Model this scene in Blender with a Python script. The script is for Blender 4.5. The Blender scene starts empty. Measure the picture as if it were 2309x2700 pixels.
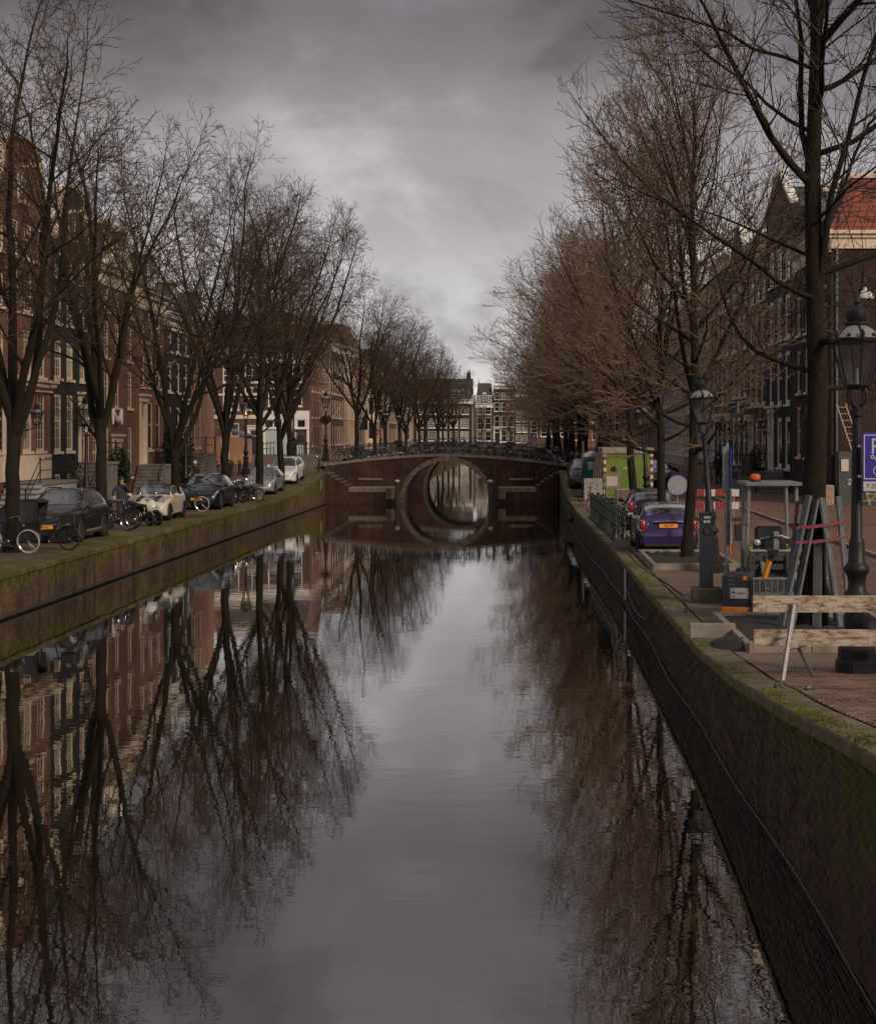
import bpy, bmesh, math, random
import numpy as np
from mathutils import Vector, Matrix, Euler
SC = bpy.context.scene
COL = SC.collection
R = math.radians
ORD = ['first', 'second', 'third', 'fourth', 'fifth', 'sixth', 'seventh', 'eighth', 'ninth', 'tenth', 'eleventh', 'twelfth', 'thirteenth', 'fourteenth', 'fifteenth', 'sixteenth']
RND = random.Random(7)

# ------------------------------------------------------------------ camera, sky, sun, exposure
CAMZ = 4.5
cam_d = bpy.data.cameras.new('camera'); cam = bpy.data.objects.new('camera', cam_d); COL.objects.link(cam)
cam.location = (0, 0, CAMZ); cam.rotation_euler = (R(90), 0, 0)
cam_d.sensor_fit = 'HORIZONTAL'; cam_d.sensor_width = 36.0
cam_d.lens = 36.0 * 4200 / 2309
cam_d.shift_x = -224.5 / 2309; cam_d.shift_y = -207.0 / 2309
cam_d.clip_start = 0.1; cam_d.clip_end = 6000
SC.camera = cam

SUN_EL, SUN_AZ = 30.0, 136.0          # azimuth clockwise from +Y: behind the camera, over the quay with the cabin
world = bpy.data.worlds.new('World'); SC.world = world; world.use_nodes = True
nt = world.node_tree; nt.nodes.clear()
def N(tree, t, **kw):
    n = tree.nodes.new(t)
    for k, v in kw.items():
        if k == 'inp':
            for kk, vv in v.items(): n.inputs[kk].default_value = vv
        else: setattr(n, k, v)
    return n
def L(tree, a, b): tree.links.new(a, b)
def ramp(tree, stops, interp='EASE'):
    n = tree.nodes.new('ShaderNodeValToRGB'); e = n.color_ramp; e.interpolation = interp
    while len(e.elements) < len(stops): e.elements.new(0.5)
    for el, (p, c) in zip(e.elements, stops):
        el.position = p; el.color = (c[0], c[1], c[2], 1) if isinstance(c, (tuple, list)) else (c, c, c, 1)
    return n
def math_node(tree, op, a=None, b=None, c=None, clamp=False):
    n = tree.nodes.new('ShaderNodeMath'); n.operation = op; n.use_clamp = clamp
    for i, v in enumerate((a, b, c)):
        if v is None: continue
        if isinstance(v, (int, float)): n.inputs[i].default_value = v
        else: tree.links.new(v, n.inputs[i])
    return n.outputs[0]
def mix_col(tree, fac, a, b, blend='MIX'):
    n = tree.nodes.new('ShaderNodeMix'); n.data_type = 'RGBA'; n.blend_type = blend
    for s, v in ((n.inputs[0], fac), (n.inputs[6], a), (n.inputs[7], b)):
        if isinstance(v, (int, float)): s.default_value = v
        elif isinstance(v, (tuple, list)): s.default_value = (v[0], v[1], v[2], 1)
        else: tree.links.new(v, s)
    return n.outputs[2]

sky = N(nt, 'ShaderNodeTexSky', sky_type='NISHITA', sun_disc=False)
sky.sun_elevation = R(SUN_EL); sky.sun_rotation = R(SUN_AZ); sky.dust_density = 3.0
tc = N(nt, 'ShaderNodeTexCoord'); sep = N(nt, 'ShaderNodeSeparateXYZ'); L(nt, tc.outputs['Generated'], sep.inputs[0])
zc = math_node(nt, 'MAXIMUM', sep.outputs[2], 0.0)
den = math_node(nt, 'ADD', zc, 0.34)
cu = math_node(nt, 'DIVIDE', sep.outputs[0], den); cv = math_node(nt, 'DIVIDE', sep.outputs[1], den)
comb = N(nt, 'ShaderNodeCombineXYZ'); L(nt, cu, comb.inputs[0]); L(nt, math_node(nt, 'MULTIPLY', cv, 0.8), comb.inputs[1]); comb.inputs[2].default_value = 3.6
n1 = N(nt, 'ShaderNodeTexNoise', inp={'Scale': 2.2, 'Detail': 9.0, 'Roughness': 0.56, 'Distortion': 0.3}); L(nt, comb.outputs[0], n1.inputs['Vector'])
# cloud deck: thick grey overhead, thinner and brighter towards the horizon all round
elr = ramp(nt, [(0.0, (1.0, 0.965, 0.95)), (0.07, (0.93, 0.915, 0.915)), (0.15, (0.56, 0.538, 0.552)), (0.26, (0.28, 0.262, 0.277)), (0.45, (0.42, 0.405, 0.42)), (1.0, (0.56, 0.548, 0.565))])
L(nt, zc, elr.inputs[0])
cr = ramp(nt, [(0.33, 0.36), (0.5, 0.66), (0.66, 1.0)]); L(nt, n1.outputs['Fac'], cr.inputs[0])
cloud = mix_col(nt, 1.0, elr.outputs[0], cr.outputs[0], 'MULTIPLY')
cloud = mix_col(nt, 1.0, cloud, (6.1, 6.0, 6.1), 'MULTIPLY')
n2 = N(nt, 'ShaderNodeTexNoise', inp={'Scale': 4.0, 'Detail': 4.0}); L(nt, comb.outputs[0], n2.inputs['Vector'])
blush = ramp(nt, [(0.56, 0.0), (0.70, 1.0)]); L(nt, n2.outputs['Fac'], blush.inputs[0])
lowm = ramp(nt, [(0.0, 1.0), (0.16, 0.25), (0.28, 0.0)]); L(nt, zc, lowm.inputs[0])
bl = math_node(nt, 'MULTIPLY', blush.outputs[0], lowm.outputs[0])
cloud = mix_col(nt, math_node(nt, 'MULTIPLY', bl, 0.55), cloud, (3.6, 2.75, 2.35))
thin = ramp(nt, [(0.60, 0.0), (0.8, 0.25)]); L(nt, n1.outputs['Fac'], thin.inputs[0])
skyc = mix_col(nt, thin.outputs[0], cloud, sky.outputs[0])
bgn = N(nt, 'ShaderNodeBackground'); L(nt, skyc, bgn.inputs[0]); bgn.inputs[1].default_value = 0.10
wo = N(nt, 'ShaderNodeOutputWorld'); L(nt, bgn.outputs[0], wo.inputs[0])

sun_d = bpy.data.lights.new('sun', 'SUN'); sun = bpy.data.objects.new('sun', sun_d); COL.objects.link(sun)
sun_d.energy = 1.5; sun_d.angle = R(18); sun_d.color = (1.0, 0.82, 0.64)
sd = Vector((math.sin(R(SUN_AZ)) * math.cos(R(SUN_EL)), math.cos(R(SUN_AZ)) * math.cos(R(SUN_EL)), math.sin(R(SUN_EL))))
sun.rotation_euler = sd.to_track_quat('Z', 'Y').to_euler(); sun.location = (20, -30, 60)

SC.view_settings.view_transform = 'Standard'; SC.view_settings.look = 'None'
SC.view_settings.exposure = 0.80; SC.view_settings.gamma = 1.0; SC.view_settings.use_curve_mapping = False
SC.render.engine = 'CYCLES'
cy = SC.cycles
cy.use_denoising = True; cy.max_bounces = 4; cy.diffuse_bounces = 2; cy.glossy_bounces = 3
cy.transmission_bounces = 3; cy.transparent_max_bounces = 6; cy.volume_bounces = 0
cy.caustics_reflective = False; cy.caustics_refractive = False; cy.sample_clamp_indirect = 4.0
cy.use_adaptive_sampling = True; cy.adaptive_threshold = 0.01
try: cy.denoiser = 'OPENIMAGEDENOISE'
except Exception: pass

# ------------------------------------------------------------------ mesh helpers
class MB:
    """collects faces; one build() is one mesh object"""
    def __init__(s): s.v = []; s.f = []; s.m = []; s.mi = 0
    def add(s, vs, fs):
        o = len(s.v); s.v.extend(tuple(p) for p in vs)
        for f in fs: s.f.append(tuple(i + o for i in f)); s.m.append(s.mi)
        return s
    def box(s, x0, x1, y0, y1, z0, z1, M=None):
        vs = [(x, y, z) for z in (z0, z1) for y in (y0, y1) for x in (x0, x1)]
        if M is not None: vs = [tuple(M @ Vector(p)) for p in vs]
        return s.add(vs, [(0, 2, 3, 1), (4, 5, 7, 6), (0, 1, 5, 4), (2, 6, 7, 3), (0, 4, 6, 2), (1, 3, 7, 5)])
    def cbox(s, c, d, M=None):
        return s.box(c[0]-d[0]/2, c[0]+d[0]/2, c[1]-d[1]/2, c[1]+d[1]/2, c[2]-d[2]/2, c[2]+d[2]/2, M)
    def bevbox(s, x0, x1, y0, y1, z0, z1, b=0.02, M=None):
        """box with chamfered top and vertical edges"""
        def ring(i, z): return [(x0+i+b, y0+i, z), (x1-i-b, y0+i, z), (x1-i, y0+i+b, z), (x1-i, y1-i-b, z), (x1-i-b, y1-i, z), (x0+i+b, y1-i, z), (x0+i, y1-i-b, z), (x0+i, y0+i+b, z)]
        rs = ring(0, z0) + ring(0, z1-b) + ring(b, z1)
        if M is not None: rs = [tuple(M @ Vector(p)) for p in rs]
        fs = [tuple(range(7, -1, -1)), tuple(range(16, 24))]
        for k in (0, 8):
            for i in range(8): j = (i+1) % 8; fs.append((k+i, k+j, k+8+j, k+8+i))
        return s.add(rs, fs)
    def tube(s, pts, r, n=6, cap=True):
        pts = [Vector(p) for p in pts]; k = len(pts)
        rs = r if isinstance(r, (list, tuple)) else [r]*k
        up = None; vs = []
        for i, p in enumerate(pts):
            t = (pts[min(i+1, k-1)] - pts[max(i-1, 0)]).normalized()
            if up is None:
                a = Vector((0, 0, 1)) if abs(t.z) < 0.9 else Vector((1, 0, 0))
                up = (a - t*a.dot(t)).normalized()
            else:
                up = up - t*up.dot(t)
                up = up.normalized() if up.length > 1e-6 else t.orthogonal().normalized()
            w = t.cross(up)
            for j in range(n):
                a = 2*math.pi*j/n
                vs.append(p + (up*math.cos(a) + w*math.sin(a))*rs[i])
        fs = []
        for i in range(k-1):
            for j in range(n):
                j2 = (j+1) % n; fs.append((i*n+j, i*n+j2, (i+1)*n+j2, (i+1)*n+j))
        if cap: fs.append(tuple(range(n-1, -1, -1))); fs.append(tuple(range((k-1)*n, k*n)))
        return s.add(vs, fs)
    def cyl(s, p0, p1, r, n=10, r1=None): return s.tube([p0, p1], [r, r if r1 is None else r1], n)
    def lathe(s, prof, n=12, c=(0, 0, 0), M=None, rot=0.0, cap=True):
        vs = []
        for (r, z) in prof:
            for j in range(n):
                a = 2*math.pi*j/n + rot
                p = Vector((c[0]+r*math.cos(a), c[1]+r*math.sin(a), c[2]+z))
                vs.append(M @ p if M is not None else p)
        fs = []; k = len(prof)
        for i in range(k-1):
            for j in range(n):
                j2 = (j+1) % n; fs.append((i*n+j, i*n+j2, (i+1)*n+j2, (i+1)*n+j))
        if cap: fs.append(tuple(range(n-1, -1, -1))); fs.append(tuple(range((k-1)*n, k*n)))
        return s.add(vs, fs)
    def prism(s, poly, y0, y1, M=None):
        """polygon in xz, extruded in y"""
        n = len(poly); vs = [(x, y0, z) for x, z in poly] + [(x, y1, z) for x, z in poly]
        if M is not None: vs = [tuple(M @ Vector(p)) for p in vs]
        fs = [tuple(range(n)), tuple(range(2*n-1, n-1, -1))]
        for i in range(n): j = (i+1) % n; fs.append((i, i+n, j+n, j))
        return s.add(vs, fs)
    def torus(s, c, Rr, r, axis='y', n=28, m=6, a0=0.0, a1=2*math.pi):
        full = abs(a1-a0-2*math.pi) < 1e-6; vs = []; kk = n if full else n+1
        for i in range(kk):
            a = a0 + (a1-a0)*i/n
            for j in range(m):
                b = 2*math.pi*j/m; q = Rr + r*math.cos(b); h = r*math.sin(b)
                if axis == 'y': p = (q*math.cos(a), h, q*math.sin(a))
                elif axis == 'x': p = (h, q*math.cos(a), q*math.sin(a))
                else: p = (q*math.cos(a), q*math.sin(a), h)
                vs.append((c[0]+p[0], c[1]+p[1], c[2]+p[2]))
        fs = []
        for i in range(n if full else n):
            i2 = (i+1) % kk if full else i+1
            for j in range(m): j2 = (j+1) % m; fs.append((i*m+j, i2*m+j, i2*m+j2, i*m+j2))
        return s.add(vs, fs)
    def quad(s, a, b, c, d): return s.add([a, b, c, d], [(0, 1, 2, 3)])
    def sphere(s, c, r, n=10, m=7, sc=(1, 1, 1)):
        prof = []
        vs = [(c[0], c[1], c[2]-r*sc[2])]
        for i in range(1, m):
            t = -math.pi/2 + math.pi*i/m
            for j in range(n):
                a = 2*math.pi*j/n; vs.append((c[0]+r*sc[0]*math.cos(t)*math.cos(a), c[1]+r*sc[1]*math.cos(t)*math.sin(a), c[2]+r*sc[2]*math.sin(t)))
        vs.append((c[0], c[1], c[2]+r*sc[2])); fs = []
        for j in range(n): fs.append((0, 1+(j+1) % n, 1+j))
        for i in range(m-2):
            for j in range(n): j2 = (j+1) % n; fs.append((1+i*n+j, 1+i*n+j2, 1+(i+1)*n+j2, 1+(i+1)*n+j))
        t = len(vs)-1
        for j in range(n): fs.append((t, 1+(m-2)*n+j, 1+(m-2)*n+(j+1) % n))
        return s.add(vs, fs)
    def mesh(s, name, mats, smooth=False):
        me = bpy.data.meshes.new(name); me.from_pydata(s.v, [], s.f)
        for mm in (mats if isinstance(mats, (list, tuple)) else [mats]): me.materials.append(mm)
        if any(s.m): me.polygons.foreach_set('material_index', s.m)
        if smooth:
            me.polygons.foreach_set('use_smooth', [True]*len(s.f))
            if smooth != 'all':
                try: me.set_sharp_from_angle(angle=R(42))
                except Exception: pass
        me.update(); return me
    def build(s, name, mats, parent=None, smooth=False, loc=None):
        return link(name, s.mesh(name, mats, smooth), parent, loc)
def link(name, me, parent=None, loc=None, rot=None):
    o = bpy.data.objects.new(name, me); COL.objects.link(o)
    if parent is not None: o.parent = parent
    if loc is not None: o.location = loc
    if rot is not None: o.rotation_euler = rot
    return o
def tag(o, label=None, cat=None, group=None, kind=None):
    if label: o['label'] = label
    if cat: o['category'] = cat
    if group: o['group'] = group
    if kind: o['kind'] = kind
    return o
def thing(name, label, cat, loc=(0, 0, 0), rz=0.0, group=None):
    o = bpy.data.objects.new(name, None); COL.objects.link(o); o.empty_display_size = 0.2
    o.location = loc; o.rotation_euler = (0, 0, rz)
    return tag(o, label, cat, group)
CHILD = {}
def kids(o):
    return [c for c in bpy.data.objects if c.parent is o]
def copy_tree(o, tree=None, parent=None):
    """tree: nested (object, [children]) captured once per source"""
    if tree is None: tree = capture(o)
    src, ch = tree
    c = src.copy(); COL.objects.link(c); c.parent = parent
    for t in ch: copy_tree(None, t, c)
    return c
def capture(o): return (o, [capture(c) for c in kids(o)])
def place(o, x, y, z, rz=0.0, s=None, label=None, rx=0.0, ry=0.0):
    o.location = (x, y, z); o.rotation_euler = (rx, ry, rz)
    if s: o.scale = (s, s, s) if isinstance(s, (int, float)) else s
    if label: o['label'] = label
    return o
def text_mesh(txt, size, depth=0.002, spacing=1.0, shear=0.0):
    cu_ = bpy.data.curves.new('lettering', 'FONT'); cu_.body = txt; cu_.size = size; cu_.extrude = depth
    cu_.align_x = 'CENTER'; cu_.align_y = 'CENTER'; cu_.space_character = spacing; cu_.shear = shear
    o = bpy.data.objects.new('lettering_tmp', cu_); COL.objects.link(o)
    me = bpy.data.meshes.new_from_object(o.evaluated_get(bpy.context.evaluated_depsgraph_get()))
    bpy.data.objects.remove(o); bpy.data.curves.remove(cu_)
    return me
def interp(tab, y):
    if y <= tab[0][0]: return tab[0][1]
    for (a, va), (b, vb) in zip(tab, tab[1:]):
        if y <= b:
            t = (y-a)/(b-a); t = t*t*(3-2*t)*0.35 + t*0.65
            return va + (vb-va)*t
    return tab[-1][1]

# ------------------------------------------------------------------ materials
MATS = {}
def base_mat(name):
    m = bpy.data.materials.new(name); m.use_nodes = True; t = m.node_tree
    return m, t, t.nodes['Principled BSDF']
def mat(name, col, rough=0.6, metal=0.0, var=0.18, scale=6.0, bump=0.0, bscale=30.0, spec=0.5, coat=0.0, alpha=None, emit=None, estr=0.0, dirt=0.0, dcol=(0.03, 0.025, 0.02)):
    if name in MATS: return MATS[name]
    m, t, b = base_mat(name)
    tcn = N(t, 'ShaderNodeTexCoord')
    col = (col[0], col[1], col[2])
    if var > 0:
        nz = N(t, 'ShaderNodeTexNoise', inp={'Scale': scale, 'Detail': 5.0, 'Roughness': 0.6}); L(t, tcn.outputs['Object'], nz.inputs['Vector'])
        rp = ramp(t, [(0.28, tuple(c*(1-var) for c in col)), (0.72, tuple(min(1, c*(1+var)) for c in col))], 'LINEAR'); L(t, nz.outputs['Fac'], rp.inputs[0])
        out = rp.outputs[0]
        if dirt > 0:
            nd = N(t, 'ShaderNodeTexNoise', inp={'Scale': scale*2.7, 'Detail': 8.0, 'Roughness': 0.7}); L(t, tcn.outputs['Object'], nd.inputs['Vector'])
            dr = ramp(t, [(0.5, 0.0), (0.68, dirt)], 'LINEAR'); L(t, nd.outputs['Fac'], dr.inputs[0])
            out = mix_col(t, dr.outputs[0], out, dcol)
        L(t, out, b.inputs['Base Color'])
    else: b.inputs['Base Color'].default_value = (*col, 1)
    b.inputs['Roughness'].default_value = rough; b.inputs['Metallic'].default_value = metal
    b.inputs['Specular IOR Level'].default_value = spec
    if coat: b.inputs['Coat Weight'].default_value = coat; b.inputs['Coat Roughness'].default_value = 0.04
    if bump > 0:
        nb = N(t, 'ShaderNodeTexNoise', inp={'Scale': bscale, 'Detail': 4.0}); L(t, tcn.outputs['Object'], nb.inputs['Vector'])
        bm = N(t, 'ShaderNodeBump', inp={'Strength': bump, 'Distance': 0.02}); L(t, nb.outputs['Fac'], bm.inputs['Height']); L(t, bm.outputs[0], b.inputs['Normal'])
    if emit: b.inputs['Emission Color'].default_value = (*emit, 1); b.inputs['Emission Strength'].default_value = estr
    MATS[name] = m; return m
def brick_mat(name, c1, c2, mortar, moss=0.0, stain=0.3, bump=0.5, bw=0.21, bh=0.062, msz=0.008, world_coords=False, mosstop=None, soot=0.0):
    """bricks on upright faces: u = x + y, v = z"""
    if name in MATS: return MATS[name]
    m, t, b = base_mat(name)
    tcn = N(t, 'ShaderNodeTexCoord'); geo = N(t, 'ShaderNodeNewGeometry')
    src = geo.outputs['Position'] if world_coords else tcn.outputs['Object']
    sp = N(t, 'ShaderNodeSeparateXYZ'); L(t, src, sp.inputs[0])
    u = math_node(t, 'ADD', sp.outputs[0], sp.outputs[1])
    cb = N(t, 'ShaderNodeCombineXYZ'); L(t, u, cb.inputs[0]); L(t, sp.outputs[2], cb.inputs[1])
    bk = N(t, 'ShaderNodeTexBrick', inp={'Scale': 1.0, 'Mortar Size': msz, 'Mortar Smooth': 0.3, 'Brick Width': bw, 'Row Height': bh, 'Bias': 0.0})
    bk.inputs['Color1'].default_value = (*c1, 1); bk.inputs['Color2'].default_value = (*c2, 1); bk.inputs['Mortar'].default_value = (*mortar, 1)
    L(t, cb.outputs[0], bk.inputs['Vector'])
    nz = N(t, 'ShaderNodeTexNoise', inp={'Scale': 0.7, 'Detail': 6.0, 'Roughness': 0.62}); L(t, src, nz.inputs['Vector'])
    rp = ramp(t, [(0.3, 1.0-stain), (0.65, 1.0+stain*0.6)], 'LINEAR'); L(t, nz.outputs['Fac'], rp.inputs[0])
    out = mix_col(t, 1.0, bk.outputs['Color'], rp.outputs[0], 'MULTIPLY')
    nf = N(t, 'ShaderNodeTexNoise', inp={'Scale': 9.0, 'Detail': 3.0}); L(t, src, nf.inputs['Vector'])
    rf = ramp(t, [(0.3, 0.78), (0.7, 1.22)], 'LINEAR'); L(t, nf.outputs['Fac'], rf.inputs[0])
    out = mix_col(t, 1.0, out, rf.outputs[0], 'MULTIPLY')
    if soot > 0:                         # streaks of run-off, tall and narrow
        mp = N(t, 'ShaderNodeMapping'); mp.inputs['Scale'].default_value = (1.6, 1.6, 0.16); L(t, src, mp.inputs[0])
        ns = N(t, 'ShaderNodeTexNoise', inp={'Scale': 1.5, 'Detail': 5.0, 'Roughness': 0.65}); L(t, mp.outputs[0], ns.inputs['Vector'])
        rs = ramp(t, [(0.46, 0.0), (0.66, soot)], 'LINEAR'); L(t, ns.outputs['Fac'], rs.inputs[0])
        out = mix_col(t, rs.outputs[0], out, (0.016, 0.014, 0.011))
    if moss > 0:
        mp = N(t, 'ShaderNodeMapping'); mp.inputs['Scale'].default_value = (1.0, 1.0, 0.22); L(t, src, mp.inputs[0])
        nm = N(t, 'ShaderNodeTexNoise', inp={'Scale': 1.9, 'Detail': 8.0, 'Roughness': 0.68}); L(t, mp.outputs[0], nm.inputs['Vector'])
        top = math_node(t, 'MULTIPLY_ADD', math_node(t, 'SUBTRACT', sp.outputs[2], mosstop), 0.34, nm.outputs['Fac'])
        rm = ramp(t, [(0.36, 0.0), (0.50, moss)], 'LINEAR'); L(t, top, rm.inputs[0])
        n5 = N(t, 'ShaderNodeTexNoise', inp={'Scale': 5.0, 'Detail': 5.0}); L(t, src, n5.inputs['Vector'])
        mc = ramp(t, [(0.32, (0.026, 0.028, 0.004)), (0.68, (0.15, 0.138, 0.011))], 'LINEAR'); L(t, n5.outputs['Fac'], mc.inputs[0])
        out = mix_col(t, rm.outputs[0], out, mc.outputs[0])
    L(t, out, b.inputs['Base Color']); b.inputs['Roughness'].default_value = 0.85; b.inputs['Specular IOR Level'].default_value = 0.25
    if bump:
        bmn = N(t, 'ShaderNodeBump', inp={'Strength': bump, 'Distance': 0.012})
        hh = math_node(t, 'ADD', math_node(t, 'SUBTRACT', 1.0, bk.outputs['Fac']), math_node(t, 'MULTIPLY', nf.outputs['Fac'], 0.5))
        L(t, hh, bmn.inputs['Height']); L(t, bmn.outputs[0], b.inputs['Normal'])
    MATS[name] = m; return m
# ------------------------------------------------------------------ surface materials of the setting
def paving_mat(name, c1, c2, mortar, moss=0.0, bw=0.2, bh=0.1, rough=0.75, grit=0.35):
    m, t, b = base_mat(name)
    geo = N(t, 'ShaderNodeNewGeometry'); src = geo.outputs['Position']
    bk = N(t, 'ShaderNodeTexBrick', inp={'Scale': 1.0, 'Mortar Size': 0.006, 'Mortar Smooth': 0.4, 'Brick Width': bw, 'Row Height': bh})
    bk.inputs['Color1'].default_value = (*c1, 1); bk.inputs['Color2'].default_value = (*c2, 1); bk.inputs['Mortar'].default_value = (*mortar, 1)
    L(t, src, bk.inputs['Vector'])
    nz = N(t, 'ShaderNodeTexNoise', inp={'Scale': 0.45, 'Detail': 8.0, 'Roughness': 0.65}); L(t, src, nz.inputs['Vector'])
    rp = ramp(t, [(0.28, 1-grit), (0.72, 1+grit)], 'LINEAR'); L(t, nz.outputs['Fac'], rp.inputs[0])
    out = mix_col(t, 1.0, bk.outputs['Color'], rp.outputs[0], 'MULTIPLY')
    ng = N(t, 'ShaderNodeTexNoise', inp={'Scale': 26.0, 'Detail': 5.0, 'Roughness': 0.75}); L(t, src, ng.inputs['Vector'])
    rg = ramp(t, [(0.3, 0.6), (0.72, 1.4)], 'LINEAR'); L(t, ng.outputs['Fac'], rg.inputs[0])
    out = mix_col(t, 1.0, out, rg.outputs[0], 'MULTIPLY')
    nd = N(t, 'ShaderNodeTexNoise', inp={'Scale': 1.3, 'Detail': 9.0, 'Roughness': 0.72}); L(t, src, nd.inputs['Vector'])
    rd = ramp(t, [(0.54, 0.0), (0.70, 0.75)], 'LINEAR'); L(t, nd.outputs['Fac'], rd.inputs[0])
    out = mix_col(t, rd.outputs[0], out, (0.028, 0.022, 0.016))
    if moss:
        nm = N(t, 'ShaderNodeTexNoise', inp={'Scale': 0.9, 'Detail': 7.0, 'Roughness': 0.65}); L(t, src, nm.inputs['Vector'])
        rm = ramp(t, [(0.50, 0.0), (0.64, moss)], 'LINEAR'); L(t, nm.outputs['Fac'], rm.inputs[0])
        out = mix_col(t, rm.outputs[0], out, (0.055, 0.062, 0.008))
    L(t, out, b.inputs['Base Color']); b.inputs['Roughness'].default_value = rough; b.inputs['Specular IOR Level'].default_value = 0.3
    bm = N(t, 'ShaderNodeBump', inp={'Strength': 0.6, 'Distance': 0.01})
    L(t, math_node(t, 'SUBTRACT', ng.outputs['Fac'], bk.outputs['Fac']), bm.inputs['Height']); L(t, bm.outputs[0], b.inputs['Normal'])
    return m
M_PAVE_R = paving_mat('clinker_paving_red', (0.20, 0.108, 0.076), (0.15, 0.082, 0.060), (0.085, 0.062, 0.048))
M_PAVE_Q = paving_mat('quay_edge_paving', (0.21, 0.150, 0.108), (0.16, 0.108, 0.078), (0.07, 0.058, 0.040), moss=0.35, grit=0.4)
M_PAVE_L = paving_mat('clinker_paving_brown', (0.19, 0.118, 0.082), (0.135, 0.086, 0.062), (0.05, 0.042, 0.028), moss=0.35, grit=0.4)
M_STREET = paving_mat('street_paving', (0.17, 0.104, 0.085), (0.135, 0.085, 0.072), (0.06, 0.048, 0.04))
def stone_mat(name, col, moss=0.0):
    m, t, b = base_mat(name); geo = N(t, 'ShaderNodeNewGeometry'); src = geo.outputs['Position']
    nz = N(t, 'ShaderNodeTexNoise', inp={'Scale': 2.3, 'Detail': 8.0, 'Roughness': 0.7}); L(t, src, nz.inputs['Vector'])
    rp = ramp(t, [(0.3, tuple(c*0.55 for c in col)), (0.7, tuple(c*1.3 for c in col))], 'LINEAR'); L(t, nz.outputs['Fac'], rp.inputs[0])
    ri = math_node(t, 'MULTIPLY_ADD', geo.outputs['Random Per Island'], 0.4, 0.8)
    out = mix_col(t, 1.0, rp.outputs[0], ri, 'MULTIPLY')
    if moss:
        nm = N(t, 'ShaderNodeTexNoise', inp={'Scale': 1.1, 'Detail': 8.0, 'Roughness': 0.7}); L(t, src, nm.inputs['Vector'])
        rm = ramp(t, [(0.36, 0.0), (0.52, moss)], 'LINEAR'); L(t, nm.outputs['Fac'], rm.inputs[0])
        n5 = N(t, 'ShaderNodeTexNoise', inp={'Scale': 7.0, 'Detail': 5.0}); L(t, src, n5.inputs['Vector'])
        mc = ramp(t, [(0.3, (0.02, 0.024, 0.004)), (0.7, (0.105, 0.105, 0.012))], 'LINEAR'); L(t, n5.outputs['Fac'], mc.inputs[0])
        out = mix_col(t, rm.outputs[0], out, mc.outputs[0])
    L(t, out, b.inputs['Base Color']); b.inputs['Roughness'].default_value = 0.8; b.inputs['Specular IOR Level'].default_value = 0.3
    nb = N(t, 'ShaderNodeTexNoise', inp={'Scale': 30.0, 'Detail': 5.0}); L(t, src, nb.inputs['Vector'])
    bm = N(t, 'ShaderNodeBump', inp={'Strength': 0.4, 'Distance': 0.01}); L(t, nb.outputs['Fac'], bm.inputs['Height']); L(t, bm.outputs[0], b.inputs['Normal'])
    return m
M_COPE_L = stone_mat('mossy_coping', (0.17, 0.125, 0.085), 0.85)
M_COPE_R = stone_mat('quay_coping', (0.19, 0.14, 0.10), 0.6)
M_STONE = stone_mat('weathered_stone', (0.29, 0.235, 0.185))
M_STONE_D = stone_mat('dark_stone', (0.15, 0.12, 0.10))
M_KERB = stone_mat('concrete_kerb', (0.24, 0.205, 0.175))
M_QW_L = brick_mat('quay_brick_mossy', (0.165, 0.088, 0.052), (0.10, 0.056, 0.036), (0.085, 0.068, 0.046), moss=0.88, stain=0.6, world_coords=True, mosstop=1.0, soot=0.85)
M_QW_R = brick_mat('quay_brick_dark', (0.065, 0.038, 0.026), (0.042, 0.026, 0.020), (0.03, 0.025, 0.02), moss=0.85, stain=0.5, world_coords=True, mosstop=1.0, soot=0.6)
M_BRIDGE = brick_mat('bridge_brick', (0.135, 0.058, 0.044), (0.085, 0.040, 0.034), (0.06, 0.045, 0.04), stain=0.5, world_coords=True, soot=0.55)
M_VAULT = brick_mat('vault_brick', (0.32, 0.17, 0.115), (0.24, 0.125, 0.09), (0.13, 0.10, 0.08), stain=0.4, world_coords=True)  # bridge brick made paler: light thrown up by the water put into the colour
M_ARCH = stone_mat('arch_stone', (0.24, 0.19, 0.15))
M_IRON_G = mat('green_black_cast_iron', (0.016, 0.026, 0.026), 0.42, 0.0, 0.3, 12, spec=0.6)
M_IRON = mat('black_iron', (0.009, 0.0085, 0.0105), 0.5, 0.0, 0.3, 12, spec=0.35)
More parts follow.
